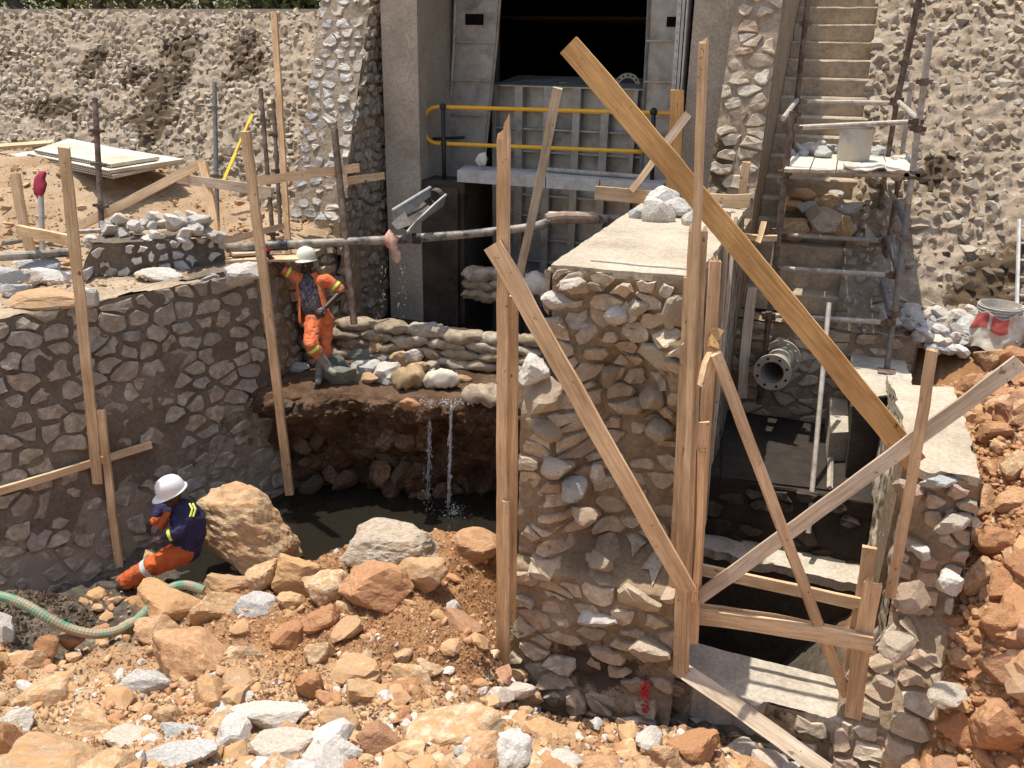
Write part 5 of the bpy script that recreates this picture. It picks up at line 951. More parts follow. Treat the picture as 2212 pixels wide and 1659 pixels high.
a, b = by(1842, 1548, 1887, 1262, 6.04, 6.06); board(a, b, .125, .05, (0, -1, 0), 'front right upright of the low timber frame with a chipped top', cat='post', seed=23, broken=.06)
a, b = ay(1455, 1435, 5.92), ay(1790, 1672, 5.15); board(a, b, .13, .05, (-.2, -.7, .8), 'dusty plank sliding down from the sill to the bottom edge', mat=M_woodgrey, seed=24)
# timbers by the gate and chamber
a, b = ay(1118, 610, 9.7), ay(1204, 190, 9.0); board(a, b, .10, .035, (.2, -1, 0), 'grey prop standing in front of the gate ribs and the walkway', mat=M_woodgrey, seed=25)
a, b = by(1286, 416, 1412, 428, 9.45); board(a, b, .145, .04, FX, 'broken board end with a blue mark left of the pier-top stones', seed=26)
a, b = by(1500, 428, 1620, 434, 9.55); board(a, b, .15, .04, FX, 'board end sticking out right of the diagonal plank near the cheek wall', seed=27)
a, b = ay(1362, 412, 9.4), ay(1425, 325, 9.6); board(a, b, .07, .04, (.3, -1, .2), 'splintered stick standing on the board end near the pier top', seed=28)
a, b = ay(1415, 335, 9.75), ay(1486, 246, 9.9); board(a, b, .09, .04, (.3, -1, .3), 'grey batten leaning towards the right gate pier', mat=M_woodgrey, seed=29)
a, b = ay(1450, 420, 11.0), ay(1463, 194, 11.0); board(a, b, .16, .05, FX, 'stout upright plank against the right gate pier', mat=M_woodgold, cat='post', seed=30)
a, b = ay(1560, 860, 10.0), ay(1612, 350, 10.0); board(a, b, .09, .035, FX, 'thin upright board by the foot of the cheek wall', cat='post', seed=31)
a, b = ay(1602, 860, 9.6), ay(1624, 622, 9.7); board(a, b, .11, .04, (.4, -1, 0), 'board standing left of the flanged pipe', mat=M_woodgrey, cat='post', seed=32)
a, b = ay(1588, 508, 9.7), ay(1678, 514, 9.75); board(a, b, .06, .08, FX, 'short horizontal timber beside the scaffold foot', seed=33)
a, b = ay(1636, 525, 9.65), ay(1650, 480, 9.8); board(a, b, .06, .05, FX, 'tiny block crossing the short horizontal timber', seed=34)
# left timbers
WP, WN = (-6.9, 6, 0), (.935, -.35, .05)
_wa, _wb = np.meshgrid(np.linspace(0, Sl.L, 500), np.linspace(0, Sl.H, 300), indexing='ij'); _G = Sl.base(_wa, _wb); _q = _G - CAMP; _wd = _q @ CF; _gu = IW / 2 + FL * (_q @ CR) / _wd; _gv = IH / 2 - FL * (_q @ CU) / _wd
def aw(u, v, off=.06):
    k = np.argmin((_gu - u) ** 2 + (_gv - v) ** 2); q = _G.reshape(-1, 3)[k]; return q + np.array([.93, -.30, .2]) * off
nw = (.93, -.37, .1)
a, b = aw(205, 1042), ad(138, 318, 7.75); board(a, b, .095, .06, (.6, -.8, 0), 'tall post standing against the left wall and rising above it', cat='post', seed=40)
a, b = aw(254, 1232), aw(209, 885, .1); board(a, b, .075, .06, (.5, -.9, 0), 'short prop under the mortar-covered board on the left wall', mat=M_wood, cat='post', seed=41)
a, b = aw(-40, 1068, .08), aw(318, 958, .08); board(a, b, .075, .05, nw, 'sloping board nailed across the left wall with mortar on it', seed=42)
a, b = ay(626, 1068, 7.92), ay(530, 284, 7.85); board(a, b, .10, .055, (.3, -1, 0), 'long leaning post the standing man rests his hand on', cat='post', seed=43)
a, b = ad(628, 640, 11.3), ad(592, 26, 11.0); board(a, b, .075, .06, (.3, -1, 0), 'highest slender post left of the pale buttress', cat='post', seed=45)
a, b = ad(72, 560, 10.2), ad(33, 375, 10.0); board(a, b, .10, .06, (.4, -1, 0), 'square post at the left edge on the terrace', cat='post', seed=46)
a, b = ad(40, 497, 9.9), ad(152, 520, 9.35); board(a, b, .12, .05, (.4, -1, 0), 'short rail joining the two leftmost posts', seed=47)
a, b = ad(165, 492, 10.6), ad(440, 350, 11.2); board(a, b, .11, .045, (.3, -1, .1), 'long board slanting up over the terrace to the trestle post', seed=48)
a, b = ad(466, 510, 11.0), ad(437, 352, 11.1); board(a, b, .10, .06, (.4, -1, 0), 'leaning trestle post at the top of the slanting board', cat='post', seed=49)
a, b = ad(385, 386, 11.25), ad(588, 416, 10.6); board(a, b, .12, .045, (.3, -1, .1), 'rough board from the trestle post to the long leaning post', mat=M_woodgrey, seed=50)
a, b = ad(545, 392, 10.7), ad(776, 362, 11.1); board(a, b, .11, .05, (.3, -1, .1), 'horizontal board from the leaning post to the buttress', seed=51)
a, b = ad(748, 392, 11.2), ad(828, 380, 11.7); board(a, b, .10, .05, (.3, -1, .1), 'short board end reaching to the stone beside the pier', seed=52)
a, b = ad(480, 524, 10.9), ad(614, 488, 11.1); board(a, b, .08, .05, (.3, -1, .1), 'low board sloping up behind the black pipe', seed=53)
a, b = az(-20, 318, 2.3), az(133, 306, 2.35); board(a, b, .12, .05, (0, -.6, 1), 'brown board lying on the ground by the panel stack', seed=54)
a, b = az(490, 560, 1.5), az(660, 556, 1.5); board(a, b, .3, .03, (0, 0, 1), 'wide board lying flat under the black pipe near the post', seed=55)
a, b = az(500, 548, 1.56), az(600, 540, 1.55); board(a, b, .22, .03, (0, 0, 1), 'second flat board lying above the wide one by the post', mat=M_woodgrey, seed=56)
# form panels
PS_ = [[(20, 340), (245, 386), (402, 352), (165, 318)], [(60, 338), (235, 376), (398, 350), (170, 312)], [(75, 330), (240, 362), (345, 345), (150, 305)]]
for k, q in enumerate(PS_):
    z_ = 2.29 + .06 * k; P = [az(u, v, z_) for u, v in q]; m = MB(); m.hexa(P, [p + np.array([0, 0, .045]) for p in P]); r = thing('formwork_panel', P[0], ['lowest pale formwork panel of the stack by the embankment', 'middle pale formwork panel of the stack by the embankment', 'topmost smaller formwork panel of the stack by the embankment'][k], 'panel', 'formwork panels stacked by the embankment')
    m.build('panel', M_sheet, r); m = MB(); e = P[1] - P[0]; L_ = np.linalg.norm(e)
    for i in range(int(L_ / .05)): c = P[0] + e * (i + .5) / int(L_ / .05) + np.array([.0, -.001, .012]); m.box(c - np.array([.009, .003, 0]), c + np.array([.009, .003, .02]))
    tag(m.build('edge_cell', M_dark, r), kind='stuff')
for k, (u0, v0, u1, v1) in enumerate(((-20, 345, 110, 332), (-20, 352, 90, 345), (-10, 366, 130, 372), (-20, 338, 80, 322))):
    m = MB(); m.tube([az(u0, v0, 2.1), az(u1, v1, 2.15)], .03, 8); tag(m.build('steel_tube', M_steel), ['uppermost', 'second', 'lowest', 'farthest'][k] + ' steel tube lying under the panel stack on the left', 'tube')
for q, (u, v, w, h) in enumerate(((15, 372, 40, 14), (210, 392, 30, 12), (120, 385, 24, 12), (90, 470, 22, 12), (300, 440, 20, 10), (240, 420, 20, 12), (560, 470, 30, 16), (520, 440, 24, 12))): prock(u, v, w, h, M_st_tan, 'stone lying on the sandy terrace ' + ['at the far left under the tubes', 'in front of the panel stack', 'left below the panel stack', 'beside the red cloth stake', 'beyond the white heap', 'behind the second rusty standard', 'between the leaning posts', 'above the low sloping board'][q], p=az(u, v, 1.85), seed=850 + q, sub=3)
g = np.random.RandomState(3); m = MB()
for i in range(5200):
    T, Y = g.uniform(.3, 7) , g.uniform(3.5, 11.6); X = float(wallx(np.array(Y))) - T; s = min(g.pareto(2.5) * .012 + .01, .07); v, f = HULLS[g.randint(40)]; m.add((v * np.array([s * 1.3, s, s * .7])) @ rotm(g, .5).T + np.array([X, Y, terz(X, Y) + .01]), f, g.rand())
tag(m.build('terrace_gravel', M_st_tan), 'small stones strewn over the sandy terrace', 'gravel', kind='stuff')
# ================================================================ STEEL POLES
def pole(p0, p1, r, label, mat, name='steel_pole', couplers=(), cat='pole', group=None):
    p0, p1 = np.array(p0, float), np.array(p1, float); rt = thing(name, p0, label, cat, group); m = MB(); m.tube([p0, p1], r, 12); m.build('tube', mat, rt, smooth=False)
    for k in couplers: c = p0 + (p1 - p0) * k; m = MB(); m.tube([c - np.array([0, 0, .03]), c + np.array([0, 0, .03])], r * 1.45, 8); m.box(c - np.array([r * 3.2, .02, .018]), c + np.array([r * 3.2, .02, .018])); m.build('coupler', mat, rt)
    return rt
pole(ad(222, 530, 10.7), ad(205, 213, 10.7), .035, 'rusty scaffold standard with couplers in front of the panel stack', M_rust, couplers=(.27, .55, .78))
pole(ad(471, 545, 11.4), ad(463, 178, 11.4), .030, 'grey-green scaffold standard behind the trestle post', M_bluepole, couplers=(.45, .85))
pole(ad(600, 640, 11.6), ad(563, 192, 11.6), .030, 'rusty brown standard left of the highest slender post', M_rust, couplers=(.3, .5, .85))
pole(ad(612, 600, 12.0), ad(590, 215, 12.0), .028, 'thin grey standard just behind the highest slender post', M_rust, couplers=(.6, .8))
pole(ad(765, 700, 10.9), ad(722, 278, 11.0), .045, 'dark flat-topped standard in front of the buttress', M_rust)
pole(ad(-20, 530, 10.5), ad(170, 500, 10.6), .03, 'dull tube lying on the terrace at the left edge', M_bluepole)
pole(ad(150, 502, 10.2), ad(452, 484, 10.9), .028, 'long tube lying horizontally over the white stone heap', M_steel)
pole(ad(92, 550, 10.0), ad(88, 418, 10.0), .032, 'round stake capped by the maroon cloth', M_steel, name='stake')
pole(ad(-20, 556, 9.6), ad(160, 545, 10.0), .05, 'black pipe lying on the ground at the left edge', M_black, name='pipe', cat='pipe')
def cloth(P, seed, label, mat, name='cloth', cat='cloth', th=.02):
    """crumpled rag: a lumpy closed sheet following the points"""
    m = MB(); n = len(P); V = []
    for i, (p, w) in enumerate(P):
        for k in range(12): a = 2 * pi * k / 12; V.append(np.array(p) + np.array([cos(a) * w, sin(a) * w * .55, .25 * w * sin(3 * a + i)]))
    V = np.array(V); V += .75 * np.mean([w for _, w in P]) * fbm(V * 11, 4, seed)[:, None] * np.array([1, .6, .8]); f = [(i * 12 + k, i * 12 + (k + 1) % 12, (i + 1) * 12 + (k + 1) % 12, (i + 1) * 12 + k) for i in range(n - 1) for k in range(12)] + [tuple(range(11, -1, -1)), tuple(range((n - 1) * 12, n * 12))]
    m.add(V, f); o = m.build(name, mat, smooth=True); return tag(o, label, cat)
cloth([(ad(88, 426, 10), .03), (ad(87, 415, 10), .075), (ad(86, 400, 10), .065), (ad(88, 385, 10), .055), (ad(94, 372, 10), .05), (ad(98, 368, 9.98), .015)], 3, 'maroon cloth hanging on top of the left stake', M_cloth)
lv = thing('spirit_level', ad(482, 392, 12.2), 'yellow spirit level leaning on the bank beside the leaning post', 'spirit level')
a, b = ad(482, 390, 12.2), ad(545, 246, 12.5); m = MB(); d = (b - a) / np.linalg.norm(b - a); s_ = np.cross(d, CF); s_ /= np.linalg.norm(s_); m.hexa([a - s_ * .022, a + s_ * .022, a + s_ * .022 + CF * .02, a - s_ * .022 + CF * .02], [b - s_ * .022, b + s_ * .022, b + s_ * .022 + CF * .02, b - s_ * .022 + CF * .02]); m.build('body', M_level, lv)
m = MB(); c = a + d * .42 * np.linalg.norm(b - a); m.hexa([c - s_ * .0221 - CF * .002, c - s_ * .008 - CF * .002, c - s_ * .008, c - s_ * .0221], [c - s_ * .0221 + d * .5 - CF * .002, c - s_ * .008 + d * .5 - CF * .002, c - s_ * .008 + d * .5, c - s_ * .0221 + d * .5]); m.build('red_stripe', M_red, lv)
m = MB(); m.tube([aw(195, 622, .12) + np.array([0, 0, .0]), ad(382, 600, 9.6)], .004, 4); tag(m.build('string_line', M_rope), 'mason string stretched along the top of the left wall', 'string')
# ================================================================ SCAFFOLD
sc_ = thing('scaffold', az(1915, 800, .75), 'steel tube scaffold with a working platform in front of the stairs', 'scaffold')
def spole(a, b, mat=M_steel, r=.026, cp=()):
    m = MB(); m.tube([a, b], r, 10); o = m.build('tube', mat, sc_)
    for k in cp: c = a + (b - a) * k; m = MB(); m.box(c - np.array([.075, .03, .022]), c + np.array([.075, .03, .022])); m.tube([c - np.array([0, 0, .035]), c + np.array([0, 0, .035])], .042, 8); m.build('coupler', M_rust, sc_)
yf, yb2 = 9.9, 11.55
spole(ay(1640, 872, yf), ay(1712, 240, yf), M_rust, .034, (.15, .32, .47, .62, .78)); spole(ay(1915, 800, 9.75), ay(1962, 440, yf), M_bluepole, .032, (.35, .8)); spole(ay(1962, 440, yf), ay(2011, 68, yf), M_steel, .032, (.18, .45, .72))
spole(ay(1676, 560, yb2), ay(1722, 210, yb2), M_rust, .032, (.9,)); spole(ay(1722, 210, yb2), ay(1752, -60, yb2), M_rust, .032, (.6,)); spole(ay(1879, 578, yb2), ay(1938, 215, yb2), M_rust, .03, (.5, 1.)); spole(ay(1938, 215, yb2), ay(1998, -60, yb2), M_rust, .036, (.3, .75))
spole(ay(1949, 330, 12.2), ay(1969, 178, 12.2), M_steel, .03); spole(ay(1905, 600, 11.1), ay(1941, 392, 11.1), M_rust, .026)
for u0, v0, u1, v1, y0, y1, mt in ((1726, 219, 1940, 223, yb2, yb2, M_steel), (1713, 276, 1984, 263, yf, yf, M_steel), (1692, 256, 1722, 216, yf, yb2, M_steel), (1941, 220, 1983, 257, yb2, yf, M_steel), (1691, 373, 1976, 379, yf, yf, M_steel), (1925, 340, 1975, 372, yb2, yf, M_steel),
   (1906, 390, 1936, 438, 11.0, 10.4, M_steel), (1936, 438, 1956, 482, 10.4, 9.95, M_bluepole), (1684, 507, 1917, 521, 10.9, 10.9, M_steel), (1916, 514, 1940, 585, 10.9, yf, M_bluepole), (1665, 579, 1934, 595, yf, yf, M_steel), (1905, 605, 1925, 690, 10.8, 9.8, M_bluepole), (1655, 680, 1924, 697, 9.75, 9.75, M_steel), (1697, 420, 1668, 580, 10.9, yf, M_rust)):
    spole(ay(u0, v0, y0), ay(u1, v1, y1), mt, .028 if mt is M_steel else .034, (.02, .98) if abs(u1 - u0) > 100 else ())
c = az(1915, 803, .76); m = MB(); m.box(c - np.array([.09, .09, .0]), c + np.array([.09, .09, .012])); m.build('foot_plate', M_rust, sc_)
pf = [az(1692, 372, 2.80), az(1976, 378, 2.80)]; ux = (pf[1] - pf[0]); n = 5
for i in range(n):
    a = pf[0] + ux * (i + .02) / n; b = pf[0] + ux * (i + .97) / n; back = np.array([0, 1.72, 0]); m = MB(); m.hexa([a, b, b + back, a + back], [p + np.array([0, 0, .035]) for p in (a, b, b + back, a + back)])
    r = thing('scaffold_board', a, ['leftmost', 'second', 'middle', 'fourth', 'rightmost'][i] + ' plaster-covered plank of the scaffold platform', 'scaffold board', 'planks of the scaffold platform'); m.build('board', M_sheet, r)
    m = MB(); m.box(a + np.array([.04, -.035, .0]), a + np.array([.09, 0, .03])); m.box(b + np.array([-.09, -.035, .0]), b + np.array([-.04, 0, .03])); m.build('hook', M_steel, r)
# drum on the platform
def lathe(m, c, prof, n=24, rnd=0.):
    v = [c + np.array([r * cos(2 * pi * k / n), r * sin(2 * pi * k / n), z]) for r, z in prof for k in range(n)]; f = [(i * n + k, i * n + (k + 1) % n, (i + 1) * n + (k + 1) % n, (i + 1) * n + k) for i in range(len(prof) - 1) for k in range(n)]; m.add(v, f, rnd)
c = az(1842, 345, 2.84); r = thing('tin_drum', c, 'dented grey tin drum standing on the scaffold platform', 'drum'); R_ = .185
m = MB(); lathe(m, c, [(0, 0), (R_ * .96, 0), (R_ * .97, .12), (R_, .36), (R_ * .985, .36), (R_ * .95, .1), (0, .1)]); m.build('body', M_bucket, r, smooth=False)
m = MB(); t_ = [c + np.array([R_ * 1.01 * cos(a), R_ * 1.01 * sin(a), .36]) for a in np.linspace(0, 2 * pi, 25)]; m.tube(t_, .008, 6); m.build('rim', M_rust, r); m = MB(); m.tube([c + np.array([-R_, 0, .36]), c + np.array([-.05, -.06, .40]), c + np.array([.1, -.06, .40]), c + np.array([R_, 0, .36])], .006, 5); m.build('handle', M_rust, r)
def sackmesh(L_, W__, H_, seed, n=28, k=14, wr=.03):
    u = np.linspace(0, 2 * pi, n, endpoint=False); t = np.linspace(-1, 1, k); V = []
    for q in t:
        e = (1 - abs(q) ** 3.2) ** .5; e = max(e, .06)
        for a in u: ca, sa = cos(a), sin(a); V.append((q * L_ / 2, np.sign(ca) * abs(ca) ** .7 * W__ / 2 * max(e, .75 if abs(q) < .99 else .7), np.sign(sa) * abs(sa) ** .8 * H_ / 2 * e))
    V = np.array(V); V += wr * (fbm(V * 5 + seed * 3, 3, seed)[:, None] * np.array([.5, .6, 1.]) + .4 * fbm(V * np.array([5, 22, 22]) + seed, 3, seed + 1)[:, None] * np.array([.2, .4, .8]))
    f = [(i * n + j, i * n + (j + 1) % n, (i + 1) * n + (j + 1) % n, (i + 1) * n + j) for i in range(k - 1) for j in range(n)] + [tuple(range(n - 1, -1, -1)), tuple(range((k - 1) * n, k * n))]; return V, f
SK = [sackmesh(.60, .36, .19, s, 34, 22, .045) for s in range(10)]
def sack(c, yaw, mat, label, group=None, seed=0, s=(1, 1, 1), tip=0, name='sandbag', cat='sandbag'):
    k = ('sk', seed % 10, mat.name)
    if k not in _cache: m = MB(); m.add(*SK[seed % 10]); me = m.mesh('sandbag', mat, True, (0, 0, 0))[0]; _cache[k] = me
    R = np.array(Matrix.Rotation(radians(yaw), 3, 'Z') @ Matrix.Rotation(radians(tip), 3, 'X')); o = link(name, _cache[k], M4(R, s, c)); return tag(o, label, cat, group)
r1 = [(350, 495, 598, 660), (490, 640, 598, 672), (640, 800, 610, 680), (800, 930, 640, 700), (925, 1100, 645, 715), (1090, 1235, 655, 725), (1235, 1400, 665, 730)]
def z2(x, y): return (850 + x / 1.659) * .67775, (700 + y / 1.659) * .67775
P0_, P1_ = az(722, 772, 0.), az(1190, 822, 0.); base_dir = (P1_ - P0_); yaw0 = math.degrees(math.atan2(base_dir[1], base_dir[0]))
names = ['leftmost', 'second', 'third', 'fourth', 'fifth', 'sixth', 'rightmost']
nb = 6
for lay in range(4):
    for i in range(nb if lay != 1 else nb):
        q = (i + (.5 if lay % 2 else .1)) / nb; 
        if lay < 1 and q < .0: continue
        c = P0_ + base_dir * q + np.array([.02, .1 + .03 * lay, .08 + .125 * lay])
        g = np.random.RandomState(lay * 10 + i); lab = f"{names[i]} bag in the {['bottom', 'second', 'third', 'top'][lay]} row of the sandbag dam"
        sack(c + g.normal(size=3) * np.array([.01, .015, .004]), yaw0 + g.normal() * 4, M_sack, lab, 'sandbags of the low dam on the ledge', seed=lay * 3 + i * 7, s=(g.uniform(.86, 1.04), 1, g.uniform(.74, .9)), tip=g.normal() * 4)
for q, (u, v, lab) in enumerate(((1040, 590, 'top left bag of the rear pile'), (1040, 612, 'middle left bag of the rear pile'), (1040, 634, 'bottom left bag of the rear pile'), (1098, 592, 'top middle bag of the rear pile'), (1098, 615, 'middle bag of the rear pile behind the post'), (1098, 638, 'bottom middle bag of the rear pile'), (1160, 618, 'round pinkish bag at the right end of the rear pile'))):
    sack(ay(u, v, 11.2), 3 + q, M_sack if q < 6 else M_sackw, lab + ' under the gate', 'sandbags piled under the gate', seed=q, s=(.9, 1, 1.0 if q < 6 else 1.6))
sack(az(1042, 853, .09), 12, M_sack, 'single plump sandbag lying alone at the right end of the ledge', seed=1, s=(.85, .95, 1.05))
sack(az(886, 815, .13) , 50, plain('jute', (.36, .26, .15), .9, 0, .3, 14), 'brown jute sack slumped in front of the ledge pile', seed=2, s=(.7, 1.05, 1.5), tip=18)
sack(az(955, 820, .12), 20, M_sackw, 'white plastic sack with red print lying on the ledge', seed=3, s=(.75, .9, 1.2), tip=-15)
p = az(955, 822, .2); (lambda *a, **k: None)(p + np.array([-.12, -.08, -.06]), 25, M_red, 'crumpled red printed cement bag between the jute sack and the white sack', seed=4, s=(.42, .6, .55), name='cement_bag', cat='bag')
cloth([(ad(935, 812, 11.2), .03), (ad(930, 800, 11.2), .09), (ad(922, 790, 11.25), .07), (ad(915, 783, 11.3), .02)], 9, 'pale crumpled bag end sticking up from the ledge sacks', M_sackw, name='sack_scrap', cat='sack')
# cement sack on the platform, gloves, red rags
V, f = sackmesh(.75, .42, .05, 7, 30, 16, .05); m = MB(); m.add(V + np.array([0, 0, .03]), f); o = m.build('empty_sack', M_sackw, smooth=True); o.location = Vector(az(1900, 362, 2.86)); tag(o, 'flat empty white sack spread on the scaffold platform', 'sack')
gv = thing('work_glove', ad(1785, 412, 12.2), 'orange rubber glove lying on the stones of the stair', 'glove'); c = ad(1783, 418, 12.0)
m = MB(); m.ell(c, (.07, .05, .06)); m.build('palm', M_orange2, gv, smooth=True)
for k in range(5): a = -.6 + k * .42; m = MB(); m.tube([c + np.array([0, 0, .02]), c + np.array([.09 * sin(a) , -.03, .05 + .05 * cos(a)]), c + np.array([.15 * sin(a) + .02, -.04, .05 + .03 * cos(a * 2)])], [.02, .017, .012], 7); m.build('finger', M_red, gv, smooth=True)
cloth([(ad(1700, 268, 12.4), .03), (ad(1701, 280, 12.4), .07), (ad(1703, 295, 12.35), .08), (ad(1712, 306, 12.3), .09), (ad(1722, 310, 12.2), .02)], 12, 'dark red rag stuffed between the scaffold standards', M_cloth)
cloth([(ad(1690, 536, 11.0), .02), (ad(1698, 540, 11.0), .06), (ad(1708, 545, 10.95), .06), (ad(1716, 550, 10.9), .01)], 13, 'dusty red scrap on the lower stair', M_cloth)
# bucket in a printed bag on the stones, ladder
c = gnd2(2142, 742); r = thing('bucket', c, 'white bucket wrapped in a torn bag with red printing on the pale stones', 'bucket'); R_ = .215
m = MB(); lathe(m, c, [(0, 0), (R_ * .85, 0), (R_, .42), (R_ * .97, .42), (R_ * .8, .05), (0, .05)]); m.build('body', M_sackw, r, smooth=False)
for k in range(3): m = MB(); m.tube([c + np.array([R_ * 1.02 * cos(a), R_ * 1.02 * sin(a), .40 - .03 * k]) for a in np.linspace(0, 2 * pi, 25)], .008, 6); m.build('rim', M_slab, r)
m = MB(); A, B = np.meshgrid(np.linspace(-2.9, .2, 34), np.linspace(0, 1, 18), indexing='ij'); rr = R_ * (1.35 - .25 * B) + .03 * fbm(xyz(A * 3, B * 3), 3, 4); V = np.stack([c[0] + rr * np.cos(A), c[1] + rr * np.sin(A), c[2] + .38 * B - .04 + .03 * np.sin(A * 5)], -1); m.grid(V); m.build('torn_bag', M_sackw, r, smooth=True)
for a0_, a1_ in ((-2.75, -2.1), (-1.95, -1.3)):
    m = MB(); A, B = np.meshgrid(np.linspace(a0_, a1_, 8), np.linspace(.55, .98, 8), indexing='ij'); rr = R_ * (1.35 - .25 * B) + .03 * fbm(xyz(A * 3, B * 3), 3, 4) + .004; m.grid(np.stack([c[0] + rr * np.cos(A), c[1] + rr * np.sin(A), c[2] + .38 * B - .04 + .03 * np.sin(A * 5)], -1)); m.build('red_print', M_red, r, smooth=True)
ld = thing('ladder', ad(2182, 740, 10.6), 'light aluminium ladder leaning on the bank at the right edge', 'ladder'); a, b = aemb(2182, 745) + np.array([0, -.25, .1]), aemb(2190, 508) + np.array([0, -.12, .2]); dx = np.array([.42, .05, 0])
for q in (0, 1): m = MB(); m.tube([a + dx * q, b + dx * q], .022, 6); m.build('stile', M_slab, ld)
for k in range(7): c = a + (b - a) * (k + .6) / 7; m = MB(); m.tube([c, c + dx], .014, 6); m.build('rung', M_slab, ld)
# ================================================================ PIPES
pp = thing('drain_pipe', ad(490, 532, 10.8), 'long mud-streaked black pipe running from the terrace across the gate front', 'pipe')
PP = [ad(488, 536, 10.6), ad(600, 530, 10.75), ad(850, 518, 11.1), ad(1000, 507, 11.1), ad(1120, 494, 10.9), ad(1190, 484, 10.8)]
m = MB(); m.tube(PP, [.058, .058, .058, .055, .052, .05], 14); m.build('pipe', M_black, pp, smooth=True)
for q in (ad(848, 518, 11.1), ad(900, 515, 11.1), ad(612, 529, 10.77)): m = MB(); m.tube([q - np.array([.05, .02, 0]), q + np.array([.05, .02, 0])], .07, 14); m.build('joint_wrap', M_blackm, pp)
p2 = thing('drain_pipe', ad(1180, 470, 11.2), 'wrapped section of black pipe continuing behind the pier top stones', 'pipe'); m = MB(); m.tube([ad(1150, 492, 10.95), ad(1190, 476, 11.2), ad(1350, 472, 11.5), ad(1420, 470, 11.6)], .055, 14); m.build('pipe', M_black, p2, smooth=True)
m = MB(); m.tube([ad(1178, 474, 11.15), ad(1215, 470, 11.2), ad(1290, 472, 11.3)], [.075, .085, .07], 12); m.build('wrapping', plain('wrap_rag', (.36, .27, .2), .9, 0, .4, 12, bd=.02), p2)
for (u0, u1) in ((1182, 1222), (1240, 1280)): a, b = ad(u0, 461, 11.2), ad(u1, 463, 11.25); m = MB(); m.hexa([a, b, b + np.array([0, .1, 0]), a + np.array([0, .1, 0])], [p + np.array([0, 0, .012]) for p in (a, b, b + np.array([0, .1, 0]), a + np.array([0, .1, 0]))]); m.build('paper_strip', M_sackw, p2)
cloth([(ad(840, 500, 10.95), .03), (ad(845, 512, 10.95), .13), (ad(850, 525, 10.95), .10), (ad(858, 545, 10.97), .07), (ad(860, 558, 10.97), .05), (ad(860, 566, 10.97), .015)], 15, 'pale and red rag knotted round the black pipe', plain('rag', (.60, .42, .32), .9, 0, .4, 10, bd=.015, dirt=(.45, .10, .06), dlev=.55))
cloth([(ad(1040, 332, 12.0), .04), (ad(1040, 345, 12.0), .08), (ad(1040, 358, 12.0), .04)], 16, 'small white and red rag on the gate walkway edge', M_sackw)
ch = thing('steel_trough', ad(900, 460, 11.0), 'broken grey steel trough hanging below the walkway by the left pier', 'trough')
def zz2(x, y): return (1000 + x / 1.843) * .67775, y / 1.843 * .67775
def z2p(x, y, D): return ad(*zz2(x, y), D)
for nm, q in (('side_plate', [(460, 1235, 10.9), (685, 1100, 11.5), (690, 1150, 11.5), (470, 1310, 10.9)]), ('base_plate', [(470, 1310, 10.9), (640, 1180, 11.5), (690, 1215, 11.4), (560, 1360, 10.9)]), ('side_plate', [(545, 1365, 10.75), (760, 1210, 11.3), (778, 1145, 11.3), (600, 1300, 10.75)]), ('end_plate', [(455, 1310, 10.88), (535, 1240, 10.95), (570, 1320, 10.85), (490, 1350, 10.85)])):
    P = [z2p(*k) for k in q]; m = MB(); m.hexa(P, [p + CF * .02 for p in P]); m.build(nm, M_gatelow if nm != 'side_plate' else M_gate, ch)
for q in (((462, 1235, 10.89), (685, 1100, 11.49)), ((548, 1364, 10.74), (700, 1210, 11.2), (778, 1143, 11.29))): m = MB(); m.tube([z2p(*k) for k in q], .018, 6); m.build('edge_bar', M_slab, ch)
c = z2p(705, 1165, 11.5); m = MB(); m.tube([c, c + np.array([0, .12, .02])], .11, 16, caps=False); m.build('outlet_ring', M_gatelow, ch)
# flanged pipe
c = ay(1668, 805, 9.35); fp = thing('flanged_pipe', c, 'cream cast pipe stub with bolted flanges sticking out of the chamber wall', 'pipe'); dr = np.array([.10, .92, -.0]); dr /= np.linalg.norm(dr)
ringflange(fp, c, .125, .205, dr, .028, M_flange, 8, 'front_flange', 36); e = c + dr * .55
m = MB(); m.tube([c + dr * .02, e], .145, 28, caps=False); m.build('barrel', M_flange, fp, smooth=True); m = MB(); m.tube([c + dr * .001, e], .118, 28, caps=False); m.build('bore', M_bucket, fp, smooth=True); ringflange(fp, e, .02, .215, dr, .03, M_flange, 12, 'rear_flange', 36)
for i in range(10): a = 2 * pi * i / 10; p = e + np.array([.18 * cos(a), 0, .18 * sin(a)]); m = MB(); m.tube([p - dr * .05, p + dr * .05], .014, 6); m.build('bolt', M_flange, fp)
m = MB(); m.tube([e, e + dr * .9], .15, 20); m.build('wall_pipe', M_flange, fp, smooth=True)
pole(ay(1746, 1152, 8.0), ay(1791, 655, 9.5), .026, 'slim pale tube standing in the chamber beside the flanged pipe', M_steel, couplers=())
# green suction hose
H = [(-20, 1284, 7.5), (20, 1292, 7.5), (60, 1308, 7.5), (100, 1334, 7.5), (145, 1358, 7.55), (200, 1372, 7.6), (250, 1366, 7.7), (300, 1340, 7.9), (345, 1285, 8.1), (375, 1266, 8.15), (405, 1262, 8.2), (440, 1275, 8.2)]
hp = [ad(*q) for q in H]; t_ = np.linspace(0, len(hp) - 1, 150); A = np.array(hp); C_ = np.stack([np.interp(t_, range(len(hp)), A[:, i]) for i in range(3)], 1)
for _ in range(40): C_[1:-1] = (C_[:-2] + C_[2:] + 2 * C_[1:-1]) / 4
m = MB(); m.tube(list(C_), [.043 + .0022 * (i % 2) for i in range(150)], 12); tag(m.build('suction_hose', M_hose, smooth=False), 'green ribbed suction hose looping through the mud at the lower left', 'hose')
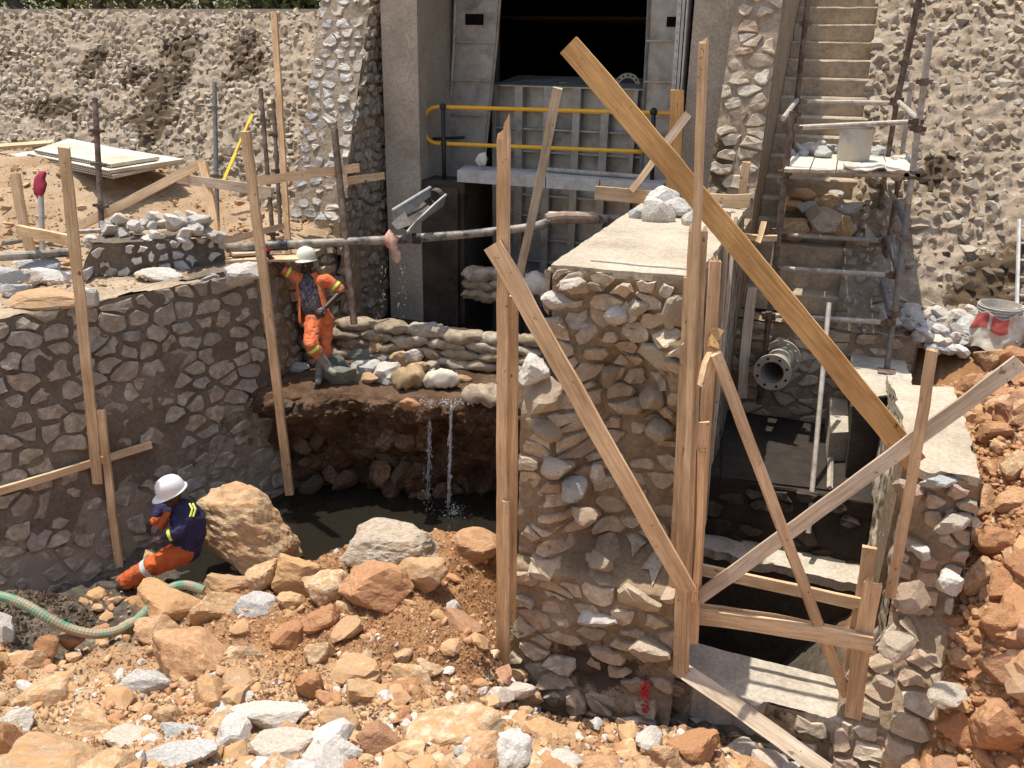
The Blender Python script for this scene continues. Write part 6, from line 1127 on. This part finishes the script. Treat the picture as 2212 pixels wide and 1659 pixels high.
# muddy mound on the left edge
m = MB(); A, B = np.meshgrid(np.linspace(-1, 1, 90), np.linspace(-1, 1, 70), indexing='ij'); c = gnd(40, 1400); rr = np.sqrt(A ** 2 + B ** 2); Z = .42 * sstep(1.05, .1, rr) + .09 * fbm(xyz(A * 4, B * 4), 4, 6) * (rr < 1.1); X_ = c[0] - .25 + A * .95; Y_ = c[1] + .25 + B * .8; m.grid(np.stack([X_, Y_, tz0(X_, Y_) - .10 + Z], -1)); tag(m.build('mud_mound', M_silt), kind='structure')
for q, (u, v, w, h, c_) in enumerate(((12, 1375, 70, 60, 'wh'), (160, 1400, 60, 44, 'or'), (60, 1330, 60, 40, 'wh'), (110, 1420, 50, 40, 'or'))): prock(u, v, w, h, MM[c_], ['grey rock in the wet mound at the left edge', 'reddish rock at the right foot of the wet mound', 'muddy pale rock beneath the green hose', 'small red rock at the front of the wet mound'][q], seed=880 + q, sub=3, dz=.12)
crumbs('mound_chips', M_st_dark, 'chips and clods on the grey mound at the left edge', 2500, (c[0] - 1.2, c[0] + .8, c[1] - .6, c[1] + 1.1), 14, .006, .03, zf=lambda X, Y: tz0(X, Y) - .08 + .42 * sstep(1.05, .1, np.sqrt(((X - c[0] + .25) / .95) ** 2 + ((Y - c[1] - .25) / .8) ** 2)))
# red spray mark on the pier foot
M_spray = plain('spray_paint', (.75, .03, .05), .7); m = MB(); g = np.random.RandomState(2)
sA, sB = np.meshgrid(np.linspace(0, Sp.L, 260), np.linspace(0, Sp.H * .5, 260), indexing='ij'); sP = Sp.at(sA, sB, .045).reshape(-1, 3); sq = sP - CAMP; sd_ = sq @ CF; su, sv = IW / 2 + FL * (sq @ CR) / sd_, IH / 2 - FL * (sq @ CU) / sd_
for i in range(300):
    u = 1395 + g.normal() * 5; v = g.choice([1492, 1532], p=[.6, .4]) + g.normal() * 11; k = np.argmin((su - u) ** 2 + (sv - v) ** 2)
    if (su[k] - u) ** 2 + (sv[k] - v) ** 2 > 60: continue
    p_ = sP[k] + np.array([(u - su[k]) * .0036, -.012, -(v - sv[k]) * .0036]); s = abs(g.normal()) * .003 + .002; m.add([p_ + np.array([-s, 0, -s]), p_ + np.array([s, 0, -s]), p_ + np.array([s, 0, s]), p_ + np.array([-s, 0, s])], [(0, 1, 2, 3)])
if m.n: tag(m.build('red_paint_mark', M_spray, pr), kind='stuff')
# ================================================================ FALLING WATER
def strand(u0, v0, v1, y_, seed, n, sp, label, x_off=0, name='water_trickle'):
    g = np.random.RandomState(seed); m = MB(); top = ay(u0, v0, y_)
    zb = ay(u0, v1, y_)[2]; lo, fl = ICO[1]
    for i in range(n):
        t_ = g.rand() ** .8; z_ = top[2] + (zb - top[2]) * t_; x_ = top[0] + g.normal() * sp * (.3 + t_); y2 = top[1] - .1 - .12 * t_ + g.normal() * sp * .5; s = g.uniform(.003, .008) * (1.3 - .5 * t_); m.add(lo * np.array([s, s, s * g.uniform(1.2, 4)]) + np.array([x_, y2, z_]), fl)
    for k in range(6 if sp < .03 else 3 if sp < .04 else 0):
        pts = []; x_ = top[0] + g.normal() * .012
        for i in range(26): t_ = i / 25 * g.uniform(.97, 1); pts.append((x_ + .008 * sin(i * 1.3 + k) + g.normal() * .003, top[1] - .1 - .12 * t_, top[2] + (zb - top[2]) * t_ * .8))
        m.tube(pts, [.006 * (1 - .5 * i / 26) * g.uniform(.35, 1.5) for i in range(26)], 5)
    tag(m.build(name, M_fall, smooth=True), label, 'falling water', kind='stuff')
strand(982, 868, 1130, 8.72, 1, 170, .022, 'main trickle of water falling from the ledge into the pit'); strand(936, 872, 1110, 8.66, 2, 190, .035, 'thinner scattered trickle falling left of the main one')
strand(876, 565, 705, 10.4, 3, 46, .06, 'drops falling from the black pipe into the pool'); strand(836, 560, 700, 10.2, 4, 30, .05, 'a few drops falling beside the rag on the pipe')
strand(1300, 480, 600, 11.5, 5, 30, .05, 'drops leaking from the wrapped pipe in front of the gate')
m = MB(); g = np.random.RandomState(18); cs = ay(982, 1128, 8.5)
for i in range(150): a_ = g.uniform(0, 6.28); r_ = abs(g.normal()) * .10; m.add(ICO[1][0] * g.uniform(.003, .008) + np.array([cs[0] + r_ * cos(a_), cs[1] + r_ * sin(a_), -1.41 + abs(g.normal()) * .07 * max(0, 1 - r_ * 3)]), ICO[1][1])
tag(m.build('water_splash', M_fall, smooth=True), 'small splash where the main trickle meets the pit water', 'falling water', kind='stuff')
m = MB(); g = np.random.RandomState(8)
for i in range(150): u, v = g.uniform(905, 1050), 868 + g.normal() * 4; p = az(u, v, .03); s = g.uniform(.003, .011); m.ell(p, (s * 1.6, s, .006), 3)
tag(m.build('water_film', M_fall, smooth=True), 'glittering film of water running over the ledge lip', 'falling water', kind='stuff')
# ================================================================ TREES BEYOND THE CREST
def tree(x, y, h, lean, seed, label, dense):
    g = np.random.RandomState(seed); r = thing('tree', (x, y, 4.45), label, 'tree'); m = MB(); tips = []
    tr = [np.array([x, y, 4.3])]; 
    for k in range(5): tr.append(tr[-1] + np.array([lean * h / 5 + g.normal() * .12, g.normal() * .1, h / 6]))
    m.tube(tr, [.16, .14, .12, .1, .07, .03], 8)
    for k in range(9):
        b = tr[1 + k % 4] + 0; d = np.array([g.normal(), g.normal() * .7, g.uniform(-.05, .9)]); d /= np.linalg.norm(d); e = b + d * h * g.uniform(.25, .45); m.tube([b, (b + e) / 2 + g.normal(size=3) * .1, e], [.05, .035, .012], 6); tips += [e, (b + e) / 2]
    m.build('trunk', M_trunk, r); m = MB(); n = int(1500 * dense)
    V = []; C0 = np.array(tips + tr[3:])
    ci = g.randint(len(C0), size=n); P = C0[ci] + g.normal(size=(n, 3)) * h * .11; s = g.uniform(.04, .09, n)
    A_ = g.normal(size=(n, 3)); A_ /= np.linalg.norm(A_, axis=1)[:, None]; B_ = np.cross(A_, g.normal(size=(n, 3))); B_ /= np.linalg.norm(B_, axis=1)[:, None]
    V = np.stack([P - A_ * s[:, None] * 1.5, P + B_ * s[:, None] * .6, P + A_ * s[:, None] * 1.5, P - B_ * s[:, None] * .6], 1).reshape(-1, 3); m.add(V, [(4 * i, 4 * i + 1, 4 * i + 2, 4 * i + 3) for i in range(n)], np.repeat(np.clip(g.rand(n) * .7 + g.rand() * .3, 0, .99), 4)); m.build('crown', M_leaf, r)
TL = ['leaning dark-trunked tree at the far left corner', 'bushy yellow-green tree left of the grey leaning trunk', 'grey-trunked tree leaning left', 'thin tree with bare forked branches', 'dark-stemmed tree above the big seepage stain', 'sparse tree right of the dark stem', 'dense dark green tree beside the buttress top', 'dark bushy tree touching the buttress', 'small pale-leaved tree in the middle of the row']
for i, (u, yy, ln, dn) in enumerate(((60, 17, -.35, .8), (130, 18.5, .1, 1.2), (215, 16.5, .1, .7), (300, 17.5, -.5, .8), (470, 17, .0, .8), (560, 19, .2, 1.), (610, 16.5, 0., 2.2), (668, 17, .1, 2.4), (390, 20, .1, 1.2))):
    p = ay(u, 15, yy); tree(p[0], yy, 3.4, ln, i + 50, TL[i] + ', beyond the crest', dn)
g = np.random.RandomState(12); n = 15000; P = np.stack([g.uniform(-32, -6, n), g.uniform(19, 24, n), 4.4 + g.uniform(0, 1, n) ** 1.2 * 3.4], 1); kk = fbm(P * .8, 3, 5) > -.12; P = P[kk]; n = len(P); s = g.uniform(.05, .12, n)
A_ = g.normal(size=(n, 3)); A_ /= np.linalg.norm(A_, axis=1)[:, None]; B_ = np.cross(A_, g.normal(size=(n, 3))); B_ /= np.linalg.norm(B_, axis=1)[:, None]; m = MB()
m.add(np.stack([P - A_ * s[:, None] * 1.5, P + B_ * s[:, None] * .7, P + A_ * s[:, None] * 1.5, P - B_ * s[:, None] * .7], 1).reshape(-1, 3), [(4 * i, 4 * i + 1, 4 * i + 2, 4 * i + 3) for i in range(n)], np.repeat(g.rand(n), 4)); tag(m.build('bush_thicket', M_leaf), 'dry bush thicket behind the tree row beyond the crest', 'bushes', kind='stuff')
# ================================================================ PEOPLE
def remesh(o, vox=.011, it=4, sm=.5):
    a = o.modifiers.new('r', 'REMESH'); a.mode = 'VOXEL'; a.voxel_size = vox; a.use_smooth_shade = True
    b = o.modifiers.new('s', 'SMOOTH'); b.iterations = it; b.factor = sm
def wrinkle(o, st=.012, sz=.09):
    tx = bpy.data.textures.new('folds', 'CLOUDS'); tx.noise_scale = sz; tx.noise_depth = 2; d = o.modifiers.new('w', 'DISPLACE'); d.texture = tx; d.strength = st * 1.5; d.texture_coords = 'LOCAL'
    ty = bpy.data.textures.new('creases', 'MUSGRAVE'); ty.noise_scale = sz * .42; ty.musgrave_type = 'RIDGED_MULTIFRACTAL'; e = o.modifiers.new('c', 'DISPLACE'); e.texture = ty; e.strength = st * .22; e.mid_level = .9; e.texture_coords = 'LOCAL'
def limb(m, pts, rs, n=14):
    # rounded chain: ball at each joint + tapered tube
    pts = [np.array(p, float) for p in pts]
    for i in range(len(pts) - 1): m.tube([pts[i], pts[i + 1]], [rs[i], rs[i + 1]], n)
    for p, r in zip(pts, rs): m.ell(p, (r, r, r), 7)
def frame(c, yaw, pitch=0, roll=0): return np.array(Matrix.Rotation(yaw, 3, 'Z') @ Matrix.Rotation(pitch, 3, 'X') @ Matrix.Rotation(roll, 3, 'Y'))
def head(m, c, R, s=1.):
    def e(o, r): m.ell(c + R @ (np.array(o) * s), np.array(r) * s, 8, R)
    e((0, 0.005, .02), (.078, .098, .105)); e((0, -.035, -.045), (.058, .06, .065)); e((0, -.102, -.012), (.014, .02, .026)); e((0, -.098, -.027), (.02, .014, .01)); e((0, -.09, -.062), (.028, .012, .008)); e((0, -.085, -.072), (.024, .012, .008))
    e((-.08, .0, -.01), (.012, .022, .032)); e((.08, .0, -.01), (.012, .022, .032)); e((-.03, -.084, .022), (.022, .012, .01)); e((.03, -.084, .022), (.022, .012, .01))
def face(par, c, R, s=1.):
    for sx in (-.03, .03):
        m = MB(); m.ell(c + R @ (np.array((sx, -.090, .006)) * s), np.array((.012, .007, .006)) * s, 5, R); m.build('eye', M_silver, par, smooth=True)
def hand(m, wrist, d, side, up, curl=.4, s=1., spread=.12):
    d = np.array(d, float); d /= np.linalg.norm(d); up = np.array(up, float); up -= d * (up @ d); up /= np.linalg.norm(up); side_ = np.cross(up, d) * side
    pc = wrist + d * .045 * s; Rm = np.stack([side_, d, up], 1); m.ell(pc, np.array((.040, .052, .016)) * s, 7, Rm)
    for k, (o, L_) in enumerate(((-.030, .068), (-.010, .078), (.010, .073), (.029, .058))):
        b = wrist + d * .088 * s + side_ * o * s; dd = d + side_ * o * spread * 20; dd /= np.linalg.norm(dd); P = [b - d * .02 * s, b]; a = 0
        for j, l in enumerate((.45, .32, .25)): a += curl; dirn = dd * cos(a) - up * sin(a); P.append(P[-1] + dirn * L_ * l * s)
        m.tube(P, [.0095 * s, .0095 * s, .009 * s, .008 * s, .0065 * s], 7)
    b = wrist + d * .03 * s - side_ * .033 * s; P = [b, b + (-side_ * .028 + d * .022 - up * .008) * s, b + (-side_ * .04 + d * .052 - up * .02) * s]; m.tube(P, [.012 * s, .011 * s, .009 * s], 7)
def helmet(c, R, mat, par_loc, label, s=1.):
    r = thing('hard_hat', c, label, 'hard hat'); m = MB(); n = 28; V = []; c = np.array(c)
    prof = [(1.0, 0), (1.0, .03), (.97, .06), (.88, .095), (.70, .125), (.42, .143), (.0, .15)]
    for q, z in prof:
        for k in range(n): a = 2 * pi * k / n; V.append(c + R @ np.array([.112 * q * cos(a), .132 * q * sin(a), z]) * s)
    f = [(i * n + k, i * n + (k + 1) % n, (i + 1) * n + (k + 1) % n, (i + 1) * n + k) for i in range(len(prof) - 1) for k in range(n)]; m.add(V, f); m.build('shell', mat, r, smooth=True)
    m = MB(); V = []
    for q, z in ((.98, .008), (1.06, .0), (1.12, -.004), (1.12, -.009), (.98, .0)):
        for k in range(n): a = 2 * pi * k / n; fr_ = max(0, -sin(a)) ** 2 * .34 * (q - .98) / .14; V.append(c + R @ np.array([.112 * (q + fr_ * .3) * cos(a), .132 * (q + fr_ * 1.0) * sin(a), z - fr_ * .04]) * s)
    m.add(V, [(i * n + k, i * n + (k + 1) % n, (i + 1) * n + (k + 1) % n, (i + 1) * n + k) for i in range(4) for k in range(n)]); m.build('brim', mat, r, smooth=True)
    for x in (-.02, 0, .02): m = MB(); m.tube([c + R @ np.array([x, y, z]) * s for y, z in ((-.10, .092), (-.06, .132), (0, .152), (.06, .132), (.10, .092))], .006, 6); m.build('ridge', mat, r, smooth=True)
    return r
def band(par, a, b, r, w, mat, name='reflective_band', k=.5):
    a, b = np.array(a), np.array(b); c = a + (b - a) * k; d = (b - a) / np.linalg.norm(b - a); m = MB(); m.tube([c - d * w / 2, c + d * w / 2], r, 18, caps=False); m.tube([c - d * w / 2, c + d * w / 2], r * .97, 18, caps=False); return m.build(name, mat, par, smooth=True)
# ---- standing man, leaning with his raised hand on the long post
D0 = 10.72
def S(u, v, d=0.): return ad(u, v, D0 + d)
pelv = S(690, 686, 0); chest = S(668, 618, 0.02); neck = S(664, 589, 0); hd = S(662, 571, -.02)
sR, sL = S(641, 597, -.02), S(706, 603, .04); eR, wR = S(606, 579, -.12), S(580, 552, -.22); eL, wL = S(738, 629, .08), S(703, 664, -.10)
hipR, kR, aR = S(676, 690, -.02), S(673, 748, -.20), S(707, 790, -.06); hipL, kL, aL = S(704, 688, .06), S(701, 748, .03), S(689, 808, .02)
man = thing('person', S(690, 830), 'standing worker in orange overalls and cream helmet with one arm raised to a post', 'person')
yaw = radians(8); Rh = frame(None, yaw, 0)
m = MB(); head(m, hd, Rh, 1.0); limb(m, [hd + np.array([0, .01, -.06]), neck, chest], [.052, .055, .09]); limb(m, [chest, sR, eR, wR], [.08, .055, .042, .028]); limb(m, [chest, sL, eL, wL], [.08, .055, .042, .028]); limb(m, [chest, pelv], [.12, .12]); limb(m, [pelv, hipR, kR, aR], [.1, .08, .055, .045]); limb(m, [pelv, hipL, kL, aL], [.1, .08, .055, .045])
dR = wR - eR; hand(m, wR, dR + np.array([0, 0, .1]), 1, (-.3, -1, .2), .55); hand(m, wL, np.array(S(690, 672, -.16)) - wL, -1, (-.1, -1, .1), .3)
b_ = m.build('body', M_skin, man, smooth=True); remesh(b_, .0085, 2, .4); face(man, hd, Rh)
m = MB(); right = _r0; fwd = np.array([-_r0[1], _r0[0], 0])   # fwd away from the viewer
def torso(m, pts):
    n = 20; V = []
    for c, rx, ry in pts:
        for k in range(n): a = 2 * pi * k / n; V.append(np.array(c) + _r0 * rx * cos(a) + fwd * ry * sin(a))
    f = [(i * n + k, i * n + (k + 1) % n, (i + 1) * n + (k + 1) % n, (i + 1) * n + k) for i in range(len(pts) - 1) for k in range(n)] + [tuple(range(n - 1, -1, -1)), tuple(range((len(pts) - 1) * n, len(pts) * n))]; m.add(V, f)
torso(m, [(S(684, 686), .16, .12), (S(678, 668), .155, .118), (S(672, 640), .165, .12), (S(668, 615), .18, .125), (S(666, 600), .165, .11), (S(665, 592), .09, .08)]); limb(m, [S(652, 606), sR + np.array([0, 0, -.02]), sR * .3 + eR * .7], [.09, .075, .06]); limb(m, [S(690, 608), sL + np.array([0, 0, -.02]), sL * .2 + eL * .8], [.09, .078, .064])
m2 = m; sh = MB(); torso(sh, [(S(680, 690), .12, .10), (S(672, 660, -.02), .135, .115), (S(668, 620, -.02), .14, .128), (S(665, 598), .09, .1), (S(664, 592), .06, .06)]); o = sh.build('camouflage_shirt', M_camo, man, smooth=True); wrinkle(o, .01, .08)
# open jacket: two front panels and back, over the shirt
jk = MB(); n = 30
rows = [(S(682, 698), .205, .16), (S(679, 682), .20, .15), (S(675, 655), .188, .142), (S(671, 630), .18, .138), (S(668, 612), .185, .138), (S(666, 600), .165, .115), (S(665, 592), .095, .085), (S(665, 588), .085, .08)]
V = []
for (c, rx, ry) in rows:
    for k in range(n + 1):
        gp_ = .95 - .05 * len(V) / (n + 1); a = -pi / 2 + gp_ + (2 * pi - 2 * gp_) * k / n      # gap at the front (-fwd)
        V.append(np.array(c) + _r0 * rx * cos(a) + fwd * ry * sin(a))
V = np.array(V); V += .012 * fbm(V * 9, 3, 4)[:, None]; f = [(i * (n + 1) + k, i * (n + 1) + k + 1, (i + 1) * (n + 1) + k + 1, (i + 1) * (n + 1) + k) for i in range(len(rows) - 1) for k in range(n)]; jk.add(V, f)
jo = jk.build('jacket', M_orange, man, smooth=True); so_ = jo.modifiers.new('t', 'SOLIDIFY'); so_.thickness = .012; sb_ = jo.modifiers.new('u', 'SUBSURF'); sb_.levels = sb_.render_levels = 1
for nm, pts, rs in (('sleeve', [S(650, 607), sR + np.array([0, 0, -.015]), sR * .32 + eR * .68], [.085, .080, .064]), ('sleeve', [S(690, 610), sL + np.array([0, 0, -.015]), sL * .12 + eL * .88], [.088, .083, .070])):
    m = MB(); limb(m, pts, rs, 16); o = m.build(nm, M_orange, man, smooth=True); remesh(o, .012, 5); wrinkle(o, .018, .07)
band(man, sR, eR, .074, .035, M_band, k=.55); band(man, sL, eL, .078, .035, M_band, k=.60)
m = MB(); torso(m, [(S(680, 704), .15, .12), (S(688, 690), .165, .125), (S(688, 678), .155, .12)]); limb(m, [hipR, kR, kR * .62 + aR * .38], [.105, .088, .078], 16); limb(m, [hipL, kL, kL * .6 + aL * .4], [.108, .088, .08], 16); o = m.build('trousers', M_orange, man, smooth=True); remesh(o, .013, 5); wrinkle(o, .026, .09)
band(man, kR, aR, .086, .04, M_band, k=.12)
for nm, k_, a_, toe in (('boot', kR * .5 + aR * .5, aR, S(722, 806, -.10)), ('boot', kL * .5 + aL * .5, aL, S(687, 824, -.16))):
    m = MB(); limb(m, [k_, a_, a_ + np.array([0, 0, -.03])], [.066, .052, .055], 14); limb(m, [a_ + np.array([0, 0, -.045]), toe], [.048, .042], 12); o = m.build(nm, M_boot, man, smooth=True); remesh(o, .01, 3)
helmet(hd + np.array([0, 0, .064]), frame(None, yaw, radians(-6)), M_helm, None, 'cream hard hat worn by the standing worker', 1.06)
cn = thing('spray_can', wR, 'small dark spray can with a bright red cap held up by the standing worker', 'spray can'); a, b = S(572, 556, -.26), S(575, 543, -.26); up = (b - a) / np.linalg.norm(b - a)
m = MB(); m.tube([a - up * .03, b], .028, 14); m.build('can', M_blackm, cn); m = MB(); m.tube([b, b + up * .045], .03, 14); m.build('cap', M_redcap, cn, smooth=False)
# ---- seated man in the pit
D1 = 8.75
def T(u, v, d=0.): return ad(u, v, D1 + d)
hp_, ch_, nk_, hd_ = T(404, 1182, .1), T(398, 1118, -.02), T(388, 1086, -.06), T(374, 1072, -.12)
sN, sF = T(415, 1104, -.05), T(352, 1094, .18); eN, wN = T(384, 1150, -.16), T(352, 1160, -.18); eF, wF = T(340, 1122, .12), T(324, 1132, .1)
hN, kN, aN = T(392, 1196, .0), T(326, 1224, -.08), T(268, 1262, -.0); hF, kF, aF = T(388, 1190, .2), T(318, 1228, .12), T(262, 1258, .16)
mn = thing('person', T(404, 1200), 'seated worker in navy jacket and orange trousers with a white helmet down in the pit', 'person')
Rs = frame(None, radians(-38), radians(18)); m = MB(); head(m, hd_, Rs, 1.0); limb(m, [hd_ + np.array([.02, .02, -.05]), nk_, ch_], [.05, .055, .09]); limb(m, [ch_, hp_], [.12, .12]); limb(m, [ch_, sN, eN, wN], [.08, .055, .042, .03]); limb(m, [ch_, sF, eF, wF], [.08, .055, .042, .03]); limb(m, [hp_, hN, kN, aN], [.1, .085, .055, .045]); limb(m, [hp_, hF, kF, aF], [.1, .085, .055, .045])
hand(m, wN, wN - eN, 1, (0, -.3, 1), .45); hand(m, wF, np.array([-.3, -.2, -1]), 1, (-.4, -1, 0), .4); o = m.build('body', M_skin, mn, smooth=True); remesh(o, .0085, 2, .4); face(mn, hd_, Rs)
m = MB(); limb(m, [T(402, 1186, .08), T(410, 1150, .06), T(404, 1118, .0), T(394, 1098, -.04)], [.15, .165, .17, .11], 18); limb(m, [T(402, 1108), sN, eN, eN * .35 + wN * .65], [.1, .085, .072, .055], 16); limb(m, [T(380, 1104, .1), sF, eF * .7 + sF * .3], [.1, .082, .07], 16); o = m.build('jacket', M_navy, mn, smooth=True); remesh(o, .012, 6); wrinkle(o, .024, .09)
m = MB(); limb(m, [T(362, 1110, -.14), T(354, 1124, -.10), T(350, 1138, -.04)], [.035, .045, .04], 14); limb(m, [sF * .5 + eF * .5, eF, eF * .5 + wF * .5], [.062, .058, .045]); o = m.build('orange_panel', M_orange2, mn, smooth=True); remesh(o, .012, 3); wrinkle(o, .015, .06)
m = MB(); limb(m, [hp_, hN, kN, kN * .12 + aN * .88], [.14, .125, .098, .08], 16); limb(m, [hp_, hF, kF, kF * .12 + aF * .88], [.14, .12, .095, .08], 16); o = m.build('trousers', M_orange2, mn, smooth=True); remesh(o, .013, 6); wrinkle(o, .022, .09)
band(mn, kN, aN, .104, .06, M_silver, k=.06); band(mn, eN, wN, .064, .03, M_band, k=.5)
c = T(417, 1100, -.14)
for k in (-1, 1): m = MB(); m.tube([T(413 + k * 3.5, 1088, -.16), T(419 + k * 3.5, 1100, -.20), T(414 + k * 3.5, 1116, -.22)], .010, 8); m.build('shoulder_stripe', M_band, mn)
for a_, q in ((aN, -.02), (aF, .06)):
    m = MB(); limb(m, [a_, a_ + np.array([-.02, 0, -.05])], [.075, .062]); limb(m, [a_ + np.array([-.02, -.0, -.06]), a_ + np.array([-.25, -.04, -.07])], [.055, .045]); o = m.build('boot', plain('muddy_boot', (.07, .06, .05), .6) if q < 0 else bpy.data.materials['muddy_boot'], mn, smooth=True); remesh(o, .01, 3)
helmet(hd_ + Rs @ np.array([0, .012, .066]), Rs, M_helmw, None, 'white hard hat worn by the seated worker in the pit', 1.1)
gl_ = MB(); gl_.tube([hd_ + Rs @ np.array([-.07, -.075, .012]), hd_ + Rs @ np.array([0, -.105, .012]), hd_ + Rs @ np.array([.07, -.075, .012])], .014, 8); gl_.build('safety_glasses', M_blackm, mn)
for o in list(bpy.data.objects):
    if '_p' in o: del o['_p']
